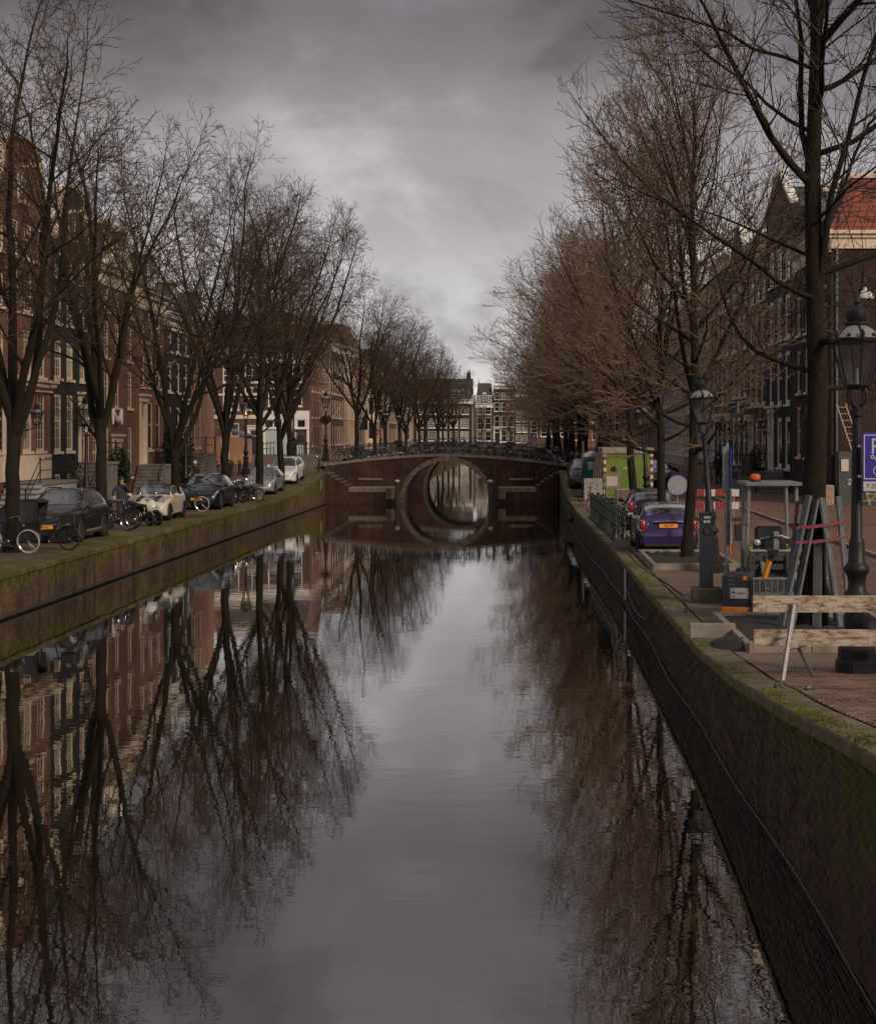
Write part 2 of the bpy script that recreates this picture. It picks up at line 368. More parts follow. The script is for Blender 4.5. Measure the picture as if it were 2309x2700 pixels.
def island_mat(name, stops, rough=0.85, wall=False):
    m, t, b = base_mat(name); geo = N(t, 'ShaderNodeNewGeometry')
    rp = ramp(t, stops, 'LINEAR'); L(t, geo.outputs['Random Per Island'], rp.inputs[0])
    nz = N(t, 'ShaderNodeTexNoise', inp={'Scale': 1.4, 'Detail': 7.0, 'Roughness': 0.65}); L(t, geo.outputs['Position'], nz.inputs['Vector'])
    rz_ = ramp(t, [(0.3, 0.45), (0.7, 1.4)], 'LINEAR'); L(t, nz.outputs['Fac'], rz_.inputs[0])
    out = mix_col(t, 1.0, rp.outputs[0], rz_.outputs[0], 'MULTIPLY')
    nm = N(t, 'ShaderNodeTexNoise', inp={'Scale': 2.1, 'Detail': 8.0, 'Roughness': 0.7}); L(t, geo.outputs['Position'], nm.inputs['Vector'])
    rm = ramp(t, [(0.54, 0.0), (0.66, 0.8)], 'LINEAR')
    if wall:
        sp = N(t, 'ShaderNodeSeparateXYZ'); L(t, geo.outputs['Position'], sp.inputs[0])
        L(t, math_node(t, 'MULTIPLY_ADD', math_node(t, 'SUBTRACT', sp.outputs[2], 0.75), 0.22, nm.outputs['Fac']), rm.inputs[0])
    else: L(t, nm.outputs['Fac'], rm.inputs[0])
    out = mix_col(t, rm.outputs[0], out, (0.062, 0.060, 0.008) if wall else (0.045, 0.046, 0.008))
    L(t, out, b.inputs['Base Color']); b.inputs['Roughness'].default_value = rough; b.inputs['Specular IOR Level'].default_value = 0.25
    nb = N(t, 'ShaderNodeTexNoise', inp={'Scale': 45.0, 'Detail': 4.0}); L(t, geo.outputs['Position'], nb.inputs['Vector'])
    bm = N(t, 'ShaderNodeBump', inp={'Strength': 0.5, 'Distance': 0.01}); L(t, nb.outputs['Fac'], bm.inputs['Height']); L(t, bm.outputs[0], b.inputs['Normal'])
    return m
M_BRICKS = island_mat('quay_brick_pieces', [(0.0, (0.030, 0.019, 0.015)), (0.5, (0.058, 0.034, 0.024)), (1.0, (0.095, 0.060, 0.040))], wall=True)
M_PAVERS = island_mat('loose_clinkers', [(0.0, (0.125, 0.078, 0.056)), (0.5, (0.165, 0.102, 0.074)), (1.0, (0.20, 0.135, 0.10))], 0.8)

# ------------------------------------------------------------------ levels and lines of the place
ZL_TAB = [(30, 1.10), (82, 1.08), (88, 1.20), (94, 1.50), (101.6, 2.03), (110, 2.45), (122, 2.86), (134, 2.75), (150, 2.25), (168, 1.95), (400, 1.7)]
ZR_TAB = [(9, 2.25), (12.5, 1.97), (17.9, 1.53), (21, 1.30), (25, 1.13), (38, 1.06), (78, 1.14), (86, 1.25), (94, 1.6), (101.6, 2.12), (108, 2.3), (116, 2.1), (130, 1.6), (400, 1.6)]
XR_TAB = [(0, 2.78), (33, 2.76), (47, 2.70), (70, 2.35), (101.6, 2.32), (400, 2.32)]
def zL(y): return interp(ZL_TAB, y)
def zR(y): return interp(ZR_TAB, y)
def xR(y): return interp(XR_TAB, y)
XL = -12.57
FL, FR = -21.0, 14.3                       # facade lines
def strip(name, xa, xb, ys, zf, m, dz=0.0, nx=1):
    mb = MB(); vs = []; fs = []
    for y in ys:
        a = xa(y) if callable(xa) else xa; b = xb(y) if callable(xb) else xb
        for i in range(nx+1): vs.append((a+(b-a)*i/nx, y, zf(y)+dz))
    w = nx+1
    for k in range(len(ys)-1):
        for i in range(nx): fs.append((k*w+i, k*w+i+1, (k+1)*w+i+1, (k+1)*w+i))
    mb.add(vs, fs); o = mb.build(name, m, smooth=True); o['kind'] = 'structure'; return o
YS = [-12, 0, 6, 9] + [10+1.5*i for i in range(100)] + [170, 200, 250, 300, 346]
strip('street', -70, XL-4.2, YS, zL, M_STREET)
strip('pavement', XL-4.2, XL-0.40, YS, zL, M_PAVE_L, 0.004)
strip('street', lambda y: xR(y)+2.3, 9.7, YS, zR, M_PAVE_R)
strip('pavement', lambda y: xR(y)+0.46, lambda y: xR(y)+2.3, YS, zR, M_PAVE_Q, 0.004)
strip('sidewalk', 9.86, 70, [y for y in YS if y < 150] + [170, 200, 250, 300, 346], zR, M_PAVE_R, 0.09)
tag(MB().box(-2500, 2500, -600, 4000, -1.6, -1.5).build('ground', mat('earth', (0.09, 0.075, 0.06), 0.9)), kind='structure')
tag(MB().box(-120, 120, 346, 420, -1.2, 1.72).build('street', M_STREET), kind='structure')
# kerb between street and sidewalk on the side with the cabin, laid stone by stone
kerb = thing('kerb', 'long grey stone kerb between the red street and the houses\' sidewalk', 'kerb', (9.7, 20, 0))
del kerb['category']; del kerb['label']; kerb['kind'] = 'structure'
y = 24.0
while y < 100:
    z = zR(y+0.5) - 0.1
    me = MB().bevbox(0, 0.16, 0.006, 0.994, 0, 0.20, 0.015).mesh('kerb_stone', M_KERB) if y == 24.0 else kerb_me
    kerb_me = me; link('kerb_stone', me, kerb, (0, y-20, z)); y += 1.0

# ------------------------------------------------------------------ water
def water_mat():
    m, t, b = base_mat('canal_water'); geo = N(t, 'ShaderNodeNewGeometry'); src = geo.outputs['Position']
    b.inputs['Base Color'].default_value = (0.009, 0.0075, 0.005, 1); b.inputs['Roughness'].default_value = 0.015
    b.inputs['IOR'].default_value = 1.333; b.inputs['Specular IOR Level'].default_value = 0.5
    def layer(scale, sc, dist, detail=2.0):
        mp = N(t, 'ShaderNodeMapping'); mp.inputs['Scale'].default_value = sc; L(t, src, mp.inputs[0])
        n = N(t, 'ShaderNodeTexNoise', inp={'Scale': scale, 'Detail': detail, 'Roughness': 0.5, 'Distortion': dist}); L(t, mp.outputs[0], n.inputs['Vector'])
        return n.outputs['Fac']
    a = layer(0.55, (1.0, 0.8, 1), 0.6, 1.0)
    c = layer(2.6, (0.75, 1.25, 1), 0.4, 2.0)
    d = layer(9.0, (0.7, 1.2, 1), 0.2, 1.0)
    calm = N(t, 'ShaderNodeTexNoise', inp={'Scale': 0.055, 'Detail': 3.0}); L(t, src, calm.inputs['Vector'])
    cr_ = ramp(t, [(0.36, 0.35), (0.62, 1.25)], 'LINEAR'); L(t, calm.outputs['Fac'], cr_.inputs[0])
    fine = math_node(t, 'ADD', math_node(t, 'MULTIPLY', c, 0.0021), math_node(t, 'MULTIPLY', d, 0.00032))
    h = math_node(t, 'ADD', math_node(t, 'MULTIPLY', a, 0.0042), math_node(t, 'MULTIPLY', fine, cr_.outputs[0]))
    bm = N(t, 'ShaderNodeBump', inp={'Strength': 1.0, 'Distance': 0.6}); L(t, h, bm.inputs['Height']); L(t, bm.outputs[0], b.inputs['Normal'])
    gl = N(t, 'ShaderNodeBsdfGlossy'); gl.inputs['Color'].default_value = (0.92, 0.90, 0.88, 1); gl.inputs['Roughness'].default_value = 0.01; L(t, bm.outputs[0], gl.inputs['Normal'])
    mx = N(t, 'ShaderNodeMixShader'); mx.inputs[0].default_value = 0.48; L(t, b.outputs[0], mx.inputs[1]); L(t, gl.outputs[0], mx.inputs[2])
    L(t, mx.outputs[0], t.nodes['Material Output'].inputs[0])
    return m
wat = MB(); wat.quad((XL-0.3, -12, 0), (3.2, -12, 0), (3.2, 346, 0), (XL-0.3, 346, 0))
tag(wat.build('water', water_mat()), kind='structure')
tag(MB().box(XL-0.3, 3.2, -12, 346, -1.45, -1.3).build('canal_bed', mat('canal_mud', (0.03, 0.026, 0.02), 0.9)), kind='structure')

# ------------------------------------------------------------------ quay walls
qwl = thing('quay_wall', 'mossy brown brick quay wall below the parked scooter', 'quay wall', (XL, 38, 0))
def wall_strip(xf, zf, ys, y0, sgn, m, name, parent, drop=0.13):
    vs = []; fs = []
    for y in ys:
        x = xf(y) if callable(xf) else xf
        for z in (-1.45, zf(y)-drop): vs.append((x-parent.location.x, y-y0, z)); 
    for k in range(len(ys)-1):
        q = (2*k, 2*k+1, 2*k+3, 2*k+2); fs.append(q if sgn < 0 else q[::-1])
    return MB().add(vs, fs).build(name, m, parent)
ysl = [-12, 10, 30] + [32+2*i for i in range(36)]
wall_strip(XL, zL, ysl, 38, 1, M_QW_L, 'wall', qwl)
copL = MB().bevbox(-0.42, 0.035, 0.004, 1.196, -0.135, 0.0, 0.02).mesh('coping_stone', M_COPE_L)
y = 33.0
while y < 101.5:
    o = link('coping_stone', copL, qwl, (RND.uniform(-0.006, 0.01), y-38, zL(y)+0.012+RND.uniform(-0.004, 0.004)))
    o.rotation_euler.x = math.atan2(zL(y+1.2)-zL(y), 1.2); y += 1.2
wl = MB()
wl.box(0.0, 0.06, -6, 63.4, 0.05, 0.12); wl.build('timber_waling', mat('wet_timber', (0.05, 0.04, 0.03), 0.6, 0, 0.4, 3), qwl)
for yy, zz, hh in ((55.5, 0.55, 0.16), (82.6, 0.5, 0.3)):
    MB().box(-0.02, 0.012, yy-38, yy-37.8, zz, zz+hh).build('drain_hole', mat('hole', (0.004, 0.004, 0.004), 0.9), qwl)
MB().box(0.0, 0.03, 98.9-38, 99.25-38, 0.95, 1.65).build('stone_block', M_STONE, qwl)
# far stretches
qf = thing('quay_wall', 'brick quay wall beyond the first bridge along the far row of houses', 'quay wall', (XL, 113, 0))
wall_strip(XL, zL, [107.4, 120, 128], 113, 1, M_QW_L, 'wall', qf); wall_strip(XL, zL, [134, 170, 220, 346], 113, 1, M_QW_L, 'wall', qf)
mbc = MB(); mbc.box(-0.4, 0.03, -5.6, 15, 2.35, 2.5); mbc.build('coping', M_COPE_L, qf)

qwr = thing('quay_wall', 'dark mossy brick quay wall below the wooden plank barrier', 'quay wall', (2.76, 12, 0))
ysr = [-12, 6, 9, 12, 15, 18, 21, 24, 27, 30] + [33+3*i for i in range(24)]
def wall_r():
    vs = []; fs = []
    for y in ysr:
        for z in (-1.45, zR(y)-0.13): vs.append((xR(y)-2.76, y-12, z))
    for k in range(len(ysr)-1): fs.append((2*k, 2*k+2, 2*k+3, 2*k+1)[::-1])
    return MB().add(vs, fs)
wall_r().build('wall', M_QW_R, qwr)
copR = MB().bevbox(-0.035, 0.44, 0.004, 1.096, -0.135, 0.0, 0.02).mesh('coping_stone', M_COPE_R)
y = 8.6
while y < 101.0:
    o = link('coping_stone', copR, qwr, (xR(y+0.55)-2.76+RND.uniform(-0.006, 0.006), y-12, zR(y)+0.012+RND.uniform(-0.004, 0.004)))
    o.rotation_euler = (math.atan2(zR(y+1.1)-zR(y), 1.1), 0, -math.atan2(xR(y+1.1)-xR(y), 1.1)); y += 1.1
# bricks of the near stretch: proud of the mortar plane
pieces = []
row = 0; z = -0.06
while z < 2.0:
    y = 10.6 + (0.11 if row % 2 else 0.0)
    while y < 44:
        if z + 0.06 < zR(y+0.1) - 0.17: pieces.append((y, z))
        y += 0.22
    z += 0.066; row += 1
pieces.sort(key=lambda p: p[0])
vis = [p for p in pieces if p[0] > 12.2]
near = set(vis[:300])
bme = MB().bevbox(-0.014, 0.03, 0.004, 0.214, 0.0, 0.057, 0.004).mesh('brick', M_BRICKS)
rest = MB()
for p in pieces:
    j = RND.uniform(-0.006, 0.005)
    if p in near: link('brick', bme, qwr, (xR(p[0])-2.76+j, p[0]-12, p[1]))
    else:
        x0 = xR(p[0])-2.76-0.014+j; y0 = p[0]-12+0.004; z0 = p[1]
        rest.add([(x0, y0, z0), (x0, y0+0.21, z0), (x0, y0+0.21, z0+0.057), (x0, y0, z0+0.057), (x0+0.03, y0-0.002, z0-0.002), (x0+0.03, y0+0.212, z0-0.002), (x0+0.03, y0+0.212, z0+0.059), (x0+0.03, y0-0.002, z0+0.059)],
                 [(3, 2, 1, 0), (0, 1, 5, 4), (2, 3, 7, 6), (1, 2, 6, 5), (3, 0, 4, 7)])
rest.build('brick_courses', M_BRICKS, qwr)['kind'] = 'stuff'
qg = thing('quay_wall', 'brick quay wall past the bridge under the dense twiggy trees', 'quay wall', (2.32, 107.4, 0))
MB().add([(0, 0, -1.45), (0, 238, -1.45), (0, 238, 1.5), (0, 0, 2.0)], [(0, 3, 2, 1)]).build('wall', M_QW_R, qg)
# near clinkers of the quay edge, laid proud of the sand
pv = MB()
yy = 13.0
while yy < 21.5:
    xx = xR(yy) + 0.47 + (0.105 if int(round(yy/0.104)) % 2 else 0)
    while xx < 6.4 and (xx-0.0)*4200/yy < 960:
        h = 0.006 + RND.uniform(0, 0.006); z0 = zR(yy+0.05)+0.004; s = (zR(yy+0.097)-zR(yy))
        pv.add([(xx, yy, z0), (xx+0.204, yy, z0), (xx+0.204, yy+0.097, z0+s), (xx, yy+0.097, z0+s), (xx+0.005, yy+0.005, z0+0.01+h), (xx+0.199, yy+0.005, z0+0.01+h), (xx+0.199, yy+0.092, z0+0.01+h+s), (xx+0.005, yy+0.092, z0+0.01+h+s)],
               [(4, 5, 6, 7), (0, 1, 5, 4), (1, 2, 6, 5), (2, 3, 7, 6), (3, 0, 4, 7)])
        xx += 0.21
    yy += 0.104
tag(pv.build('paving_clinkers', M_PAVERS), 'small red brown clinkers of the quay edge by the plank barrier', 'paving', kind='stuff')

# ------------------------------------------------------------------ arched bridges
def bridge(label, Y0, Y1, Xa, Xb, Xc, rin, zc0, za, zm, ring_n=23, cope_len=1.5, rw=0.30):
    t = thing('arched_bridge', label, 'bridge', (Xc, Y0, 0))
    def top(x):
        u = (x - (Xa+Xb)/2) / ((Xb-Xa)/2); return zm - (zm-za)*min(1, u*u)**0.85
    ro = rin + rw
    def face(y, flip):
        xs = sorted(set([Xa + (Xb-Xa)*i/26 for i in range(27)] + [Xc + ro*math.cos(math.pi*i/24) for i in range(25)]))
        vs = []; fs = []
        for x in xs:
            d = ro*ro-(x-Xc)**2
            zb = zc0 + math.sqrt(max(d, 0)) if abs(x-Xc) <= ro+1e-6 else -1.45
            vs += [(x-Xc, y, zb), (x-Xc, y, top(x))]
        for i in range(len(xs)-1):
            xm = (xs[i]+xs[i+1])/2
            q = (2*i, 2*i+2, 2*i+3, 2*i+1)
            fs.append(q if not flip else q[::-1])
        mb = MB().add(vs, fs)
        # spandrel strips beside the arch reach down to the bed
        for sx in (-1, 1):
            x = sx*ro; mb.add([(x, y, -1.45), (x+sx*0.001, y, -1.45), (x+sx*0.001, y, zc0), (x, y, zc0)], [(0, 1, 2, 3)])
        return mb
    face(0, False).build('wall', M_BRIDGE, t); face(Y1-Y0, True).build('wall', M_BRIDGE, t)
    br = MB(); n = 30; vs = []
    for i in range(n+1):
        a = math.pi*i/n
        for yy in (0.02, Y1-Y0-0.02): vs.append((rin*math.cos(a)*1.0, yy, zc0+rin*math.sin(a)))
    fs = [(2*i, 2*i+1, 2*i+3, 2*i+2) for i in range(n)]
    o = len(vs)
    vs += [(-rin, 0.02, -1.45), (-rin, Y1-Y0-0.02, -1.45), (rin, 0.02, -1.45), (rin, Y1-Y0-0.02, -1.45)]
    fs += [(o, o+1, 2*n+1, 2*n), (o+3, o+2, 0, 1)]
    br.add(vs, fs); br.build('vault', M_VAULT, t)
    for f in (0,) if Y0 > 120 else (0, 1):
        for i in range(ring_n):
            a0 = math.pi*i/ring_n + 0.004; a1 = math.pi*(i+1)/ring_n - 0.004
            pr = RND.uniform(0.03, 0.045); poly = []
            for (r, a) in ((rin-0.012, a0), (ro, a0), (ro, (a0+a1)/2), (ro, a1), (rin-0.012, a1), (rin-0.012, (a0+a1)/2)):
                poly.append((r*math.cos(a), zc0 + r*math.sin(a)))
            MB().prism(poly, -pr if f == 0 else Y1-Y0-0.4, 0.4 if f == 0 else Y1-Y0+pr).build('arch_stone', M_ARCH if Y0 < 120 else M_STONE_D, t)
    # coping
    for f, yy in ((0, -0.06), (1, Y1-Y0-0.42)):
        x = Xa
        while x < Xb-0.1:
            x2 = min(x+cope_len, Xb); za_, zb_ = top(x), top(x2)
            MB().prism([(x-Xc+0.005, za_+0.002), (x2-Xc-0.005, zb_+0.002), (x2-Xc-0.005, zb_+0.17), (x-Xc+0.005, za_+0.17)], yy, yy+0.48).build('coping_stone', M_STONE, t)
            x = x2
    dk = MB(); vs = []; fs = []; k = 24
    for i in range(k+1):
        x = Xa-0.6 + (Xb-Xa+1.2)*i/k
        for yy in (0.40, Y1-Y0-0.40): vs.append((x-Xc, yy, top(x)+0.10))
    fs = [(2*i, 2*i+2, 2*i+3, 2*i+1) for i in range(k)]
    dk.add(vs, fs).build('deck', M_STREET, t)
    return t, top
RAIL_MESH = None
def rail_post_mesh(h):
    return MB().lathe([(0.075, 0), (0.075, 0.07), (0.05, 0.10), (0.038, 0.16), (0.034, h*0.52), (0.048, h*0.53), (0.048, h*0.58), (0.032, h*0.60), (0.030, h*0.90), (0.052, h*0.92), (0.052, h*0.99), (0.030, h*1.02), (0.036, h*1.06), (0.0, h*1.1)], 8).mesh('post', M_IRON_G, 'auto')
def railing(label, pts, h=0.86, group=None, name='bridge_railing', spacing=1.08, sag=None):
    """pts: world polyline; posts spaced along it, two rails"""
    P = [Vector(p) for p in pts]; t = thing(name, label, 'railing', P[0], 0, group)
    pm = rail_post_mesh(h)
    acc = 0; segs = []
    for a, b in zip(P, P[1:]):
        n = max(1, round((b-a).length/spacing))
        for i in range(n): segs.append(a.lerp(b, i/n))
    segs.append(P[-1])
    for p in segs: link('post', pm, t, p - P[0])
    for q in (0.94, 0.555):
        mb = MB(); mb.tube([p - P[0] + Vector((0, 0, h*q)) for p in segs], 0.024, 6); mb.build('rail', M_IRON_G, t, True)
    return t
b1, top1 = bridge('brick arch bridge with bicycles parked along its railing', 104.0, 107.4, XL-0.4, 2.6, -4.98, 2.84, -0.14, 2.36, 3.0)
b2, top2 = bridge('second brick arch bridge seen through the arch of the first', 128.0, 134.0, XL-0.4, 2.6, -4.9, 2.95, 0.0, 2.45, 3.2, rw=0.2)
xs = [-12.4, -10.5, -8.6, -6.7, -4.8, -2.9, -1.0, 0.9, 2.3]
railing('dark iron railing with bicycles leaning on it, above the stair landings', [(x, 103.98, top1(x)+0.17) for x in xs])
railing('dark iron railing on the bridge side turned away from the landings', [(x, 107.28, top1(x)+0.17) for x in xs])
railing('dark iron railing of the second bridge beyond the arch', [(x, 128.0, top2(x)+0.17) for x in xs[::2]], spacing=1.9)
# landings with stairs
def landing(label, xa, xb, xs0, xs1, ztop):
    """platform xa..xb, stairs from xs0 (foot) up to xs1"""
    t = thing('stair_landing', label, 'stair landing', ((xa+xb)/2, 101.6, 0)); cx = (xa+xb)/2
    MB().box(xa-cx, xb-cx, 0.02, 2.38, -1.45, ztop-0.3).build('wall', M_BRIDGE, t)
    n = 3; w = (xb-xa)/n
    for i in range(n):
        MB().bevbox(xa-cx+i*w+0.005, xa-cx+(i+1)*w-0.005, -0.04, 2.36, ztop-0.3, ztop, 0.02).build('landing_slab', M_STONE, t)
    xe = xb if abs(xb+5) < abs(xa+5) else xa; s = -1 if xe == xb else 1
    MB().bevbox(min(xe-cx, xe-cx+s*0.6)+ (0.012 if s<0 else 0.0), max(xe-cx, xe-cx+s*0.6)+(0.012 if s<0 else 0.0), -0.06, 0.5, ztop-0.75, ztop-0.31, 0.02).build('corner_stone', M_STONE, t)
    ns = 5; d = (xs1-xs0)/ns; rise = (1.98-ztop)/ns
    for i in range(ns):
        xa_, xb_ = sorted((xs0+d*i, xs0+d*(i+1)))
        z1 = ztop + rise*(i+1)
        MB().box(xa_-cx, xb_-cx, 0.0, 2.36, -1.45, z1-0.09).build('stair_wall', M_BRIDGE, t)
        MB().bevbox(xa_-cx-0.015, xb_-cx+0.015, -0.03, 2.35, z1-0.088, z1, 0.012).build('step', M_STONE_D, t)
    return t
landing('stone landing with brick stairs by the quay wall with moss and white car', -11.15, -8.15, -11.15, -12.55, 1.06)
landing('stone landing with brick stairs beside the tall steel beam', -1.70, 0.84, 0.84, 2.24, 1.06)
def stair_rail(label, foot, head):
    t = thing('stair_railing', label, 'railing', foot); d = Vector(head)-Vector(foot)
    link('post', rail_post_mesh(0.95), t); o = link('post', rail_post_mesh(0.95), t, d)
    for q in (0.9, 0.5): MB().tube([(0, 0, q), tuple(d+Vector((0, 0, q)))], 0.02, 6).build('rail', M_IRON_G, t, True)
    for q in (0.9, 0.5): MB().tube([(0, 0.06, q), tuple(d+Vector((0, 0.06, q)))], 0.018, 6).build('rail', M_IRON_G, t, True)
stair_rail('iron stair railing going down to the landing by the mossy wall', (-11.1, 101.75, 1.06), (-12.45, 101.75, 1.98))
stair_rail('iron stair railing going down to the landing beside the steel beam', (0.82, 101.75, 1.06), (2.2, 101.75, 1.98))
for x0, x1 in ((-10.77, -9.17), (-0.92, 0.66)):
    MB().bevbox(x0+4.98, x1+4.98, -0.10, 0.0, 1.46, 1.59, 0.015).build('stone_band', M_STONE, b1)
tim = mat('weathered_pile', (0.085, 0.06, 0.042), 0.8, 0, 0.4, 5, 0.4, 20)
for x, lab in ((-7.98, 'round timber mooring post with pale cap by the wide landing'), (-2.08, 'round timber mooring post with pale cap beside the steel beam')):
    t = thing('mooring_post', lab, 'post', (x, 100.9, -1.4), 0, None)
    MB().lathe([(0.15, 0), (0.14, 2.75), (0.12, 2.86)], 12).build('post', tim, t, 'auto')
    MB().lathe([(0.165, 2.82), (0.165, 2.92), (0.05, 2.98), (0, 2.98)], 12).build('cap', mat('white_cap', (0.6, 0.56, 0.5), 0.6), t, 'auto')
st = MB(); st.box(-0.14, 0.14, -0.02, 0.0, 0, 3.98); st.box(-0.14, -0.12, -0.12, 0.12, 0, 3.98); st.box(0.12, 0.14, -0.12, 0.12, 0, 3.98)
o = st.build('steel_beam', mat('rusted_steel', (0.07, 0.045, 0.036), 0.75, 0.2, 0.5, 4), None, False, (-1.72, 101.1, -1.4)); tag(o, 'tall rusty steel beam standing in the water beside the arch', 'beam')
# ------------------------------------------------------------------ houses
BR_RED = brick_mat('brick_red', (0.250, 0.110, 0.075), (0.181, 0.080, 0.057), (0.16, 0.115, 0.09), soot=0.25)
BR_RED2 = brick_mat('brick_red_warm', (0.294, 0.144, 0.094), (0.225, 0.107, 0.073), (0.19, 0.14, 0.105), soot=0.2)
BR_BLACK = brick_mat('brick_painted_black', (0.036, 0.033, 0.035), (0.026, 0.024, 0.027), (0.030, 0.028, 0.03), stain=0.25)
BR_BROWN = brick_mat('brick_brown', (0.132, 0.071, 0.057), (0.092, 0.053, 0.046), (0.10, 0.08, 0.07), soot=0.25)
BR_DARK = brick_mat('brick_dark_brown', (0.060, 0.030, 0.026), (0.042, 0.023, 0.022), (0.05, 0.04, 0.036), soot=0.3)
BR_ORANGE = brick_mat('brick_orange', (0.50, 0.285, 0.185), (0.41, 0.225, 0.145), (0.30, 0.215, 0.155), stain=0.22)
BR_BLUE = brick_mat('brick_painted_slate_blue', (0.060, 0.072, 0.082), (0.048, 0.058, 0.068), (0.05, 0.06, 0.068), stain=0.2)
BR_NAVY = brick_mat('brick_painted_navy', (0.026, 0.034, 0.044), (0.020, 0.027, 0.036), (0.022, 0.028, 0.036), stain=0.2)
BR_TAN = brick_mat('brick_tan', (0.396, 0.270, 0.186), (0.312, 0.204, 0.138), (0.28, 0.22, 0.17), stain=0.22)
PLASTER = mat('cream_plaster', (0.52, 0.43, 0.33), 0.8, 0, 0.14, 1.4, dirt=0.25, dcol=(0.22, 0.17, 0.12))
PLASTER_G = mat('grey_plaster', (0.40, 0.39, 0.40), 0.8, 0, 0.14, 1.4)
CREAM = mat('cream_paint', (0.70, 0.58, 0.44), 0.5, 0, 0.10, 3.0, dirt=0.2, dcol=(0.3, 0.24, 0.17))
WHITE = mat('white_paint', (0.80, 0.77, 0.71), 0.45, 0, 0.08, 3.0, dirt=0.15, dcol=(0.35, 0.3, 0.25))
PALE = mat('pale_grey_paint', (0.55, 0.55, 0.53), 0.5, 0, 0.08, 3.0)
DARKWOOD = mat('dark_green_paint', (0.02, 0.03, 0.03), 0.35, 0, 0.2, 4)
MAROON = mat('maroon_door', (0.10, 0.018, 0.022), 0.35, 0, 0.2, 4)
MINT = mat('pale_mint_paint', (0.42, 0.50, 0.48), 0.5, 0, 0.06, 2)
HARDSTONE = stone_mat('blue_hardstone', (0.19, 0.175, 0.16))
def tile_mat(name, c1, c2):
    m, t, b = base_mat(name); tcn = N(t, 'ShaderNodeTexCoord'); sp = N(t, 'ShaderNodeSeparateXYZ'); L(t, tcn.outputs['Object'], sp.inputs[0])
    u = math_node(t, 'ADD', sp.outputs[0], math_node(t, 'MULTIPLY', sp.outputs[1], 0.6))
    cb = N(t, 'ShaderNodeCombineXYZ'); L(t, u, cb.inputs[0]); L(t, sp.outputs[2], cb.inputs[1])
    bk = N(t, 'ShaderNodeTexBrick', inp={'Scale': 1.0, 'Mortar Size': 0.02, 'Brick Width': 0.25, 'Row Height': 0.24, 'Mortar Smooth': 0.8}); bk.offset = 0.0
    bk.inputs['Color1'].default_value = (*c1, 1); bk.inputs['Color2'].default_value = (*c2, 1); bk.inputs['Mortar'].default_value = tuple(c*0.35 for c in c1) + (1,)
    L(t, cb.outputs[0], bk.inputs['Vector']); nz = N(t, 'ShaderNodeTexNoise', inp={'Scale': 2.0, 'Detail': 6.0}); L(t, tcn.outputs['Object'], nz.inputs['Vector'])
    rp = ramp(t, [(0.3, 0.65), (0.7, 1.3)], 'LINEAR'); L(t, nz.outputs['Fac'], rp.inputs[0])
    L(t, mix_col(t, 1.0, bk.outputs['Color'], rp.outputs[0], 'MULTIPLY'), b.inputs['Base Color']); b.inputs['Roughness'].default_value = 0.7
    bm = N(t, 'ShaderNodeBump', inp={'Strength': 0.8, 'Distance': 0.04}); L(t, math_node(t, 'SUBTRACT', 1.0, bk.outputs['Fac']), bm.inputs['Height']); L(t, bm.outputs[0], b.inputs['Normal'])
    return m
TILE_RED = tile_mat('red_roof_tiles', (0.26, 0.062, 0.034), (0.18, 0.048, 0.030))
TILE_GREY = tile_mat('grey_roof_tiles', (0.085, 0.072, 0.072), (0.06, 0.054, 0.056))
TILE_BROWN = tile_mat('brown_roof_tiles', (0.19, 0.10, 0.078), (0.14, 0.08, 0.066))
LEAD = mat('lead_sheet', (0.13, 0.15, 0.17), 0.55, 0.1, 0.2, 2)
def glass_mat(name, col, rough=0.05):
    m, t, b = base_mat(name); tcn = N(t, 'ShaderNodeTexCoord')
    nz = N(t, 'ShaderNodeTexNoise', inp={'Scale': 1.2, 'Detail': 2.0}); L(t, tcn.outputs['Object'], nz.inputs['Vector'])
    rp = ramp(t, [(0.3, tuple(c*0.6 for c in col)), (0.7, tuple(c*1.5 for c in col))], 'LINEAR'); L(t, nz.outputs['Fac'], rp.inputs[0]); L(t, rp.outputs[0], b.inputs['Base Color'])
    b.inputs['Roughness'].default_value = rough; b.inputs['Specular IOR Level'].default_value = 0.3
    bm = N(t, 'ShaderNodeBump', inp={'Strength': 0.12, 'Distance': 0.05}); L(t, nz.outputs['Fac'], bm.inputs['Height']); L(t, bm.outputs[0], b.inputs['Normal'])
    return m
GLASSES = [glass_mat('window_glass_dark', (0.012, 0.013, 0.016)), glass_mat('window_glass_dim', (0.022, 0.020, 0.018)), glass_mat('window_glass_curtain', (0.10, 0.085, 0.065)), glass_mat('window_glass_dark_room', (0.008, 0.008, 0.010)), glass_mat('window_glass_blind', (0.26, 0.23, 0.19)), glass_mat('window_glass_warm_room', (0.05, 0.032, 0.018))]
WCACHE = {}
